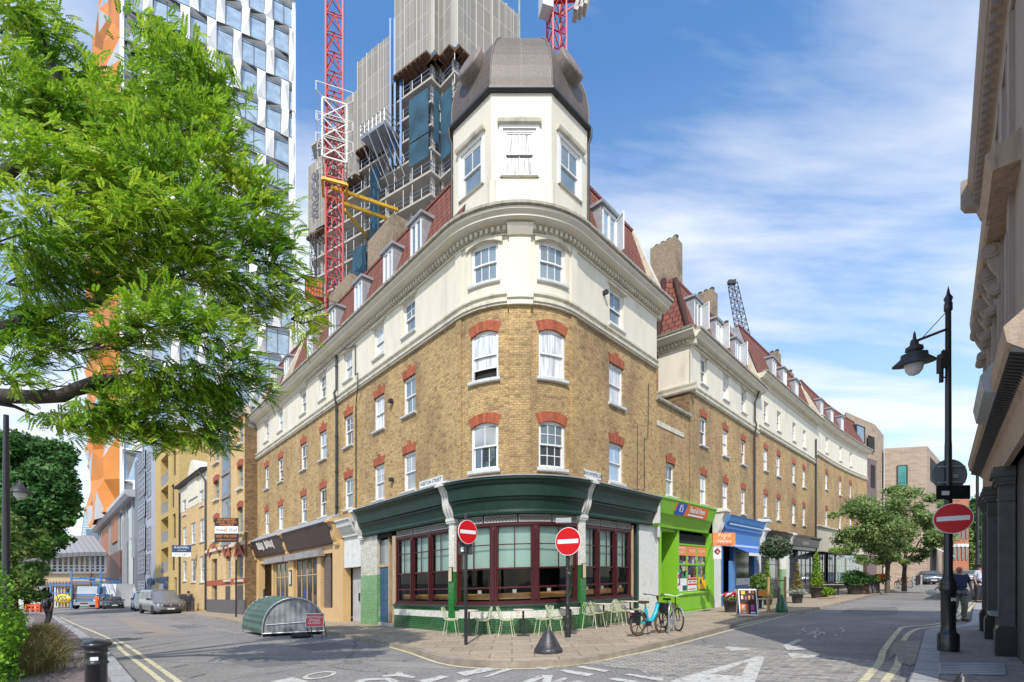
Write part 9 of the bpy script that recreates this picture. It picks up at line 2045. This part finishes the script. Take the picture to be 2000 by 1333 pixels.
# pots
dpot=mk('dark_grey_plant_pot',(.05,.047,.047),.7,.15,6)
def pot(label,px,D,r,h_,kind,cat='potted plant',group=None,name='potted_plant',ph_=1.5,lm=None,scl=1.0):
 p=at(px,D);o=thing(name,label,cat,p,group);q=MB();q.lathe(p,[(r*.72,0),(r*.95,h_*.9),(r*1.05,h_*.9),(r*1.05,h_),(r*.9,h_),(r*.9,h_*.93),(0,h_*.93)],20);q.build('pot',dpot,o)
 if kind=='cone':c=[((p.x,p.y,p.z+h_+ph_*t),(r*(1.15-.9*t)*scl,r*(1.15-.9*t)*scl,ph_*.2))for t in(.12,.3,.5,.7,.88)];n,s_=2600,.05
 elif kind=='bush':c=[((p.x+dx_,p.y,p.z+h_+dz_),(r*1.2*scl,r*1.2,ph_*.4))for dx_,dz_ in((0,ph_*.45),(-r*.9,ph_*.3),(r*.9,ph_*.35),(0,ph_*.1))];n,s_=3000,.08
 else:c=[((p.x,p.y,p.z+h_+.05),(r*1.15,r*1.15,.16))];n,s_=900,.05
 mesh_np('foliage',leaves(np.array([a for a,_ in c]),np.array([b_ for _,b_ in c]),n,s_,.5,shell=.3),4,lm or lf_bush,o,tuple(p));return o,p
o,p=pot('black pot of red and white flowers beside the blue shop door',1428,20.6,.33,.5,'low')
fl={'red':(.60,.01,.02),'white':(.75,.72,.70)}
for k,(nm,c)in enumerate((('red',fl['red']),('white',fl['white']))):
 cc_=np.array([(p.x,p.y-.05,p.z+.72)]);rr_=np.array([(.38,.3,.16)]);mesh_np('flowers',leaves(cc_,rr_,150 if nm=='red' else 60,.055,.9),4,mk(nm+'_petal',c,.6),o,tuple(p))
gold=leafmat('brown_green_conifer',(.10,.09,.03),(.20,.17,.05),(.30,.26,.10),.2,2);brt=leafmat('bright_conifer',(.07,.18,.01),(.18,.34,.02),(.38,.46,.06),.3,2)
pot('tall bright green plant between the black shopfront and the clipped tree',1499,24.6,.24,.3,'cone',ph_=1.9,lm=brt);o_,p_=pot('brownish conical conifer in a grey pot outside the second black shop',1557,25.5,.30,.5,'cone',ph_=1.6,lm=gold);cc_=np.array([(p_.x,p_.y,p_.z+.6)]);mesh_np('trailing_grass',leaves(cc_,np.array([(.55,.5,.18)]),900,.08,.12),4,leafmat('blue_grey_grass',(.22,.28,.24),(.35,.40,.36),(.5,.55,.5),.2,3),o_,tuple(p_))
pot('bright green conical conifer in a dark pot by the white drainpipe',1595,30,.38,.7,'cone',ph_=2.1,lm=brt,scl=1.1);pot('dark leafy bush in a black pot outside the cafe',1669,33.5,.5,.7,'bush',ph_=1.3,lm=lf_dark)
pot('small yellow-green plant on the ground beside the conical conifer',1610,30,.3,.25,'bush',ph_=.5,lm=brt);pot('small hanging-edge plant by the pale wall of the blue shop',1482,22.6,.18,.9,'bush',ph_=.9,lm=lf_bush)
# fern above the awning
fp=p3.P(4.6,.6,3.45);q=mesh_np('fern',leaves(np.array([tuple(fp)]),np.array([(1.1,.5,.35)]),500,.16,.15),4,brt,None,tuple(fp));tag(q,'bright green fern growing on top of the black awning','plant')
# wooden planter with two parts
pl0=at(1728,33.5);o=thing('planter','weathered timber planter box round the street tree with orange flowers','planter',pl0);q=MB()
for k in range(9):q.box(pl0+Vector((-1.1+k*.3,k*.28,.45)),(.27,.08,.9),R(43))
for k in range(4):q.box(pl0+Vector((-1.1-k*.18,k*.22,.45)),(.26,.06,.9),R(-50))
q.build('boards',mk('weathered_timber',(.13,.10,.08),.8,.25,5,stretch=(3,3,.4)),o)
mesh_np('foliage',leaves(np.array([(pl0.x,pl0.y+.7,pl0.z+1.05),(pl0.x-.9,pl0.y+.2,pl0.z+1.0),(pl0.x+.9,pl0.y+1.5,pl0.z+1.1)]),np.array([(.8,.5,.3),(.6,.4,.25),(.7,.5,.25)]),1800,.13,.2),4,lf_bush,o,tuple(pl0))
mesh_np('flowers',leaves(np.array([(pl0.x+.1,pl0.y+.4,pl0.z+1.25)]),np.array([(.45,.3,.18)]),90,.1,.4),4,mk('orange_petal',(.65,.12,.02),.6),o,tuple(pl0))
# distant trees at the end of the right-hand street
for i,(px,D,lb,cl)in enumerate(((1905,85,'tall dark green tree closing the view beyond the red brick building',[(1905,1000,22,30,85),(1900,1050,20,45,84),(1918,1060,20,60,88),(1908,1100,18,25,80)]),(1896,74,'paler green bushy tree at the foot of the tall dark one',[(1893,1085,8,22,74),(1897,1105,9,14,74),(1890,1045,5,12,74)]))):
 b=at(px,D);tree('roadside_tree',lb,b,[tuple(b),(b.x,b.y,b.z+5)],[.3,.2],[],cl_px(cl),8000 if i==0 else 2200,.3,lf_dark if i==0 else lf_mid,bark_d)
# -- orange and white chairs, bench, boards outside the shops
ochr=thing('metal_chair','x','chair',(0,0,0),'orange and white chairs by the black shop');q=MB();q.box((0,0,.45),(.4,.4,.03));q.build('seat',M['white'],ochr);q=MB();q.box((0,.2,.72),(.4,.03,.26),0,R(-8));q.build('backrest',mk('orange_chair_back',(.75,.25,.04),.5),ochr)
for sx in(-1,1):
 for sy in(-1,1):q=MB();q.tube([(sx*.18,sy*.17,.45),(sx*.21,sy*.21,0)],.014,5);q.build('leg',M['white'],ochr)
ochr.location=at(1486,22.2);ochr.rotation_euler=(0,0,R(175));ochr['label']='white metal chair with orange back behind the A-board, the nearer one';dup(ochr,at(1477,22.9),R(80),'white metal chair with orange back behind the A-board, the one nearer the blue shop')
p=at(1627,33);o=thing('bench_table','long pale table with dark bench outside the cafe awning','table',p);q=MB();q.box(p+Vector((0,0,.74)),(1.9,.6,.05),R(35));q.build('tabletop',mk('pale_table',(.45,.42,.38),.6),o)
for s_ in(-.8,-.3,.3,.8):q=MB();q.box(p+Vector((s_*math.cos(R(35)),s_*math.sin(R(35)),.36)),(.07,.07,.72),R(35));q.build('leg',M['iron'],o)
p=at(1617,34);o=thing('bench','dark slatted bench behind the pale table by the cafe','bench',p);q=MB();q.box(p+Vector((0,0,.45)),(1.4,.4,.05),R(35));q.build('seat',M['iron'],o);q=MB();
for z in(.62,.74,.86):q.box(p+Vector((-.1,.2,z)),(1.4,.04,.08),R(35))
q.build('backrest',mk('dark_brown_slats',(.07,.04,.03),.6),o)
for s_ in(-.6,.6):q=MB();q.box(p+Vector((s_*.8,s_*.55,.22)),(.06,.4,.44),R(35));q.build('leg',M['iron'],o)
p=at(1605,29.2);q=MB()
for k in range(5):q.box(p+Vector((.3*k,.12*k,.04+.012*k)),(.55,.3,.03),R(20+13*k))
tag(q.build('flattened_cardboard',mk('cardboard',(.45,.30,.18),.8,.15),org=p),'heap of flattened cardboard on the pavement by the conical conifer','cardboard')
p=at(1362,20.0);q=MB();m=pub.T(1365,.5)
for(a,b,c)in((-1.0,.9,'doormat'),):q.face([pub.P(m-1.1,.25,.012),pub.P(m+.3,.25,.012),pub.P(m+.3,.95,.012),pub.P(m-1.1,.95,.012)])
tag(q.build('doormat',mk('grey_green_mat',(.22,.27,.22),.9,.1,20),org=p),'grey-green mat lying in front of the green shop','mat');q=MB();q.face([pub.P(m+.35,.3,.014),pub.P(m+1.5,.3,.014),pub.P(m+1.5,.7,.014),pub.P(m+.35,.8,.014)]);tag(q.build('doormat',mk('dark_mat',(.04,.04,.045),.9),org=p),'dark mat with yellow edge in front of the green shop','mat')
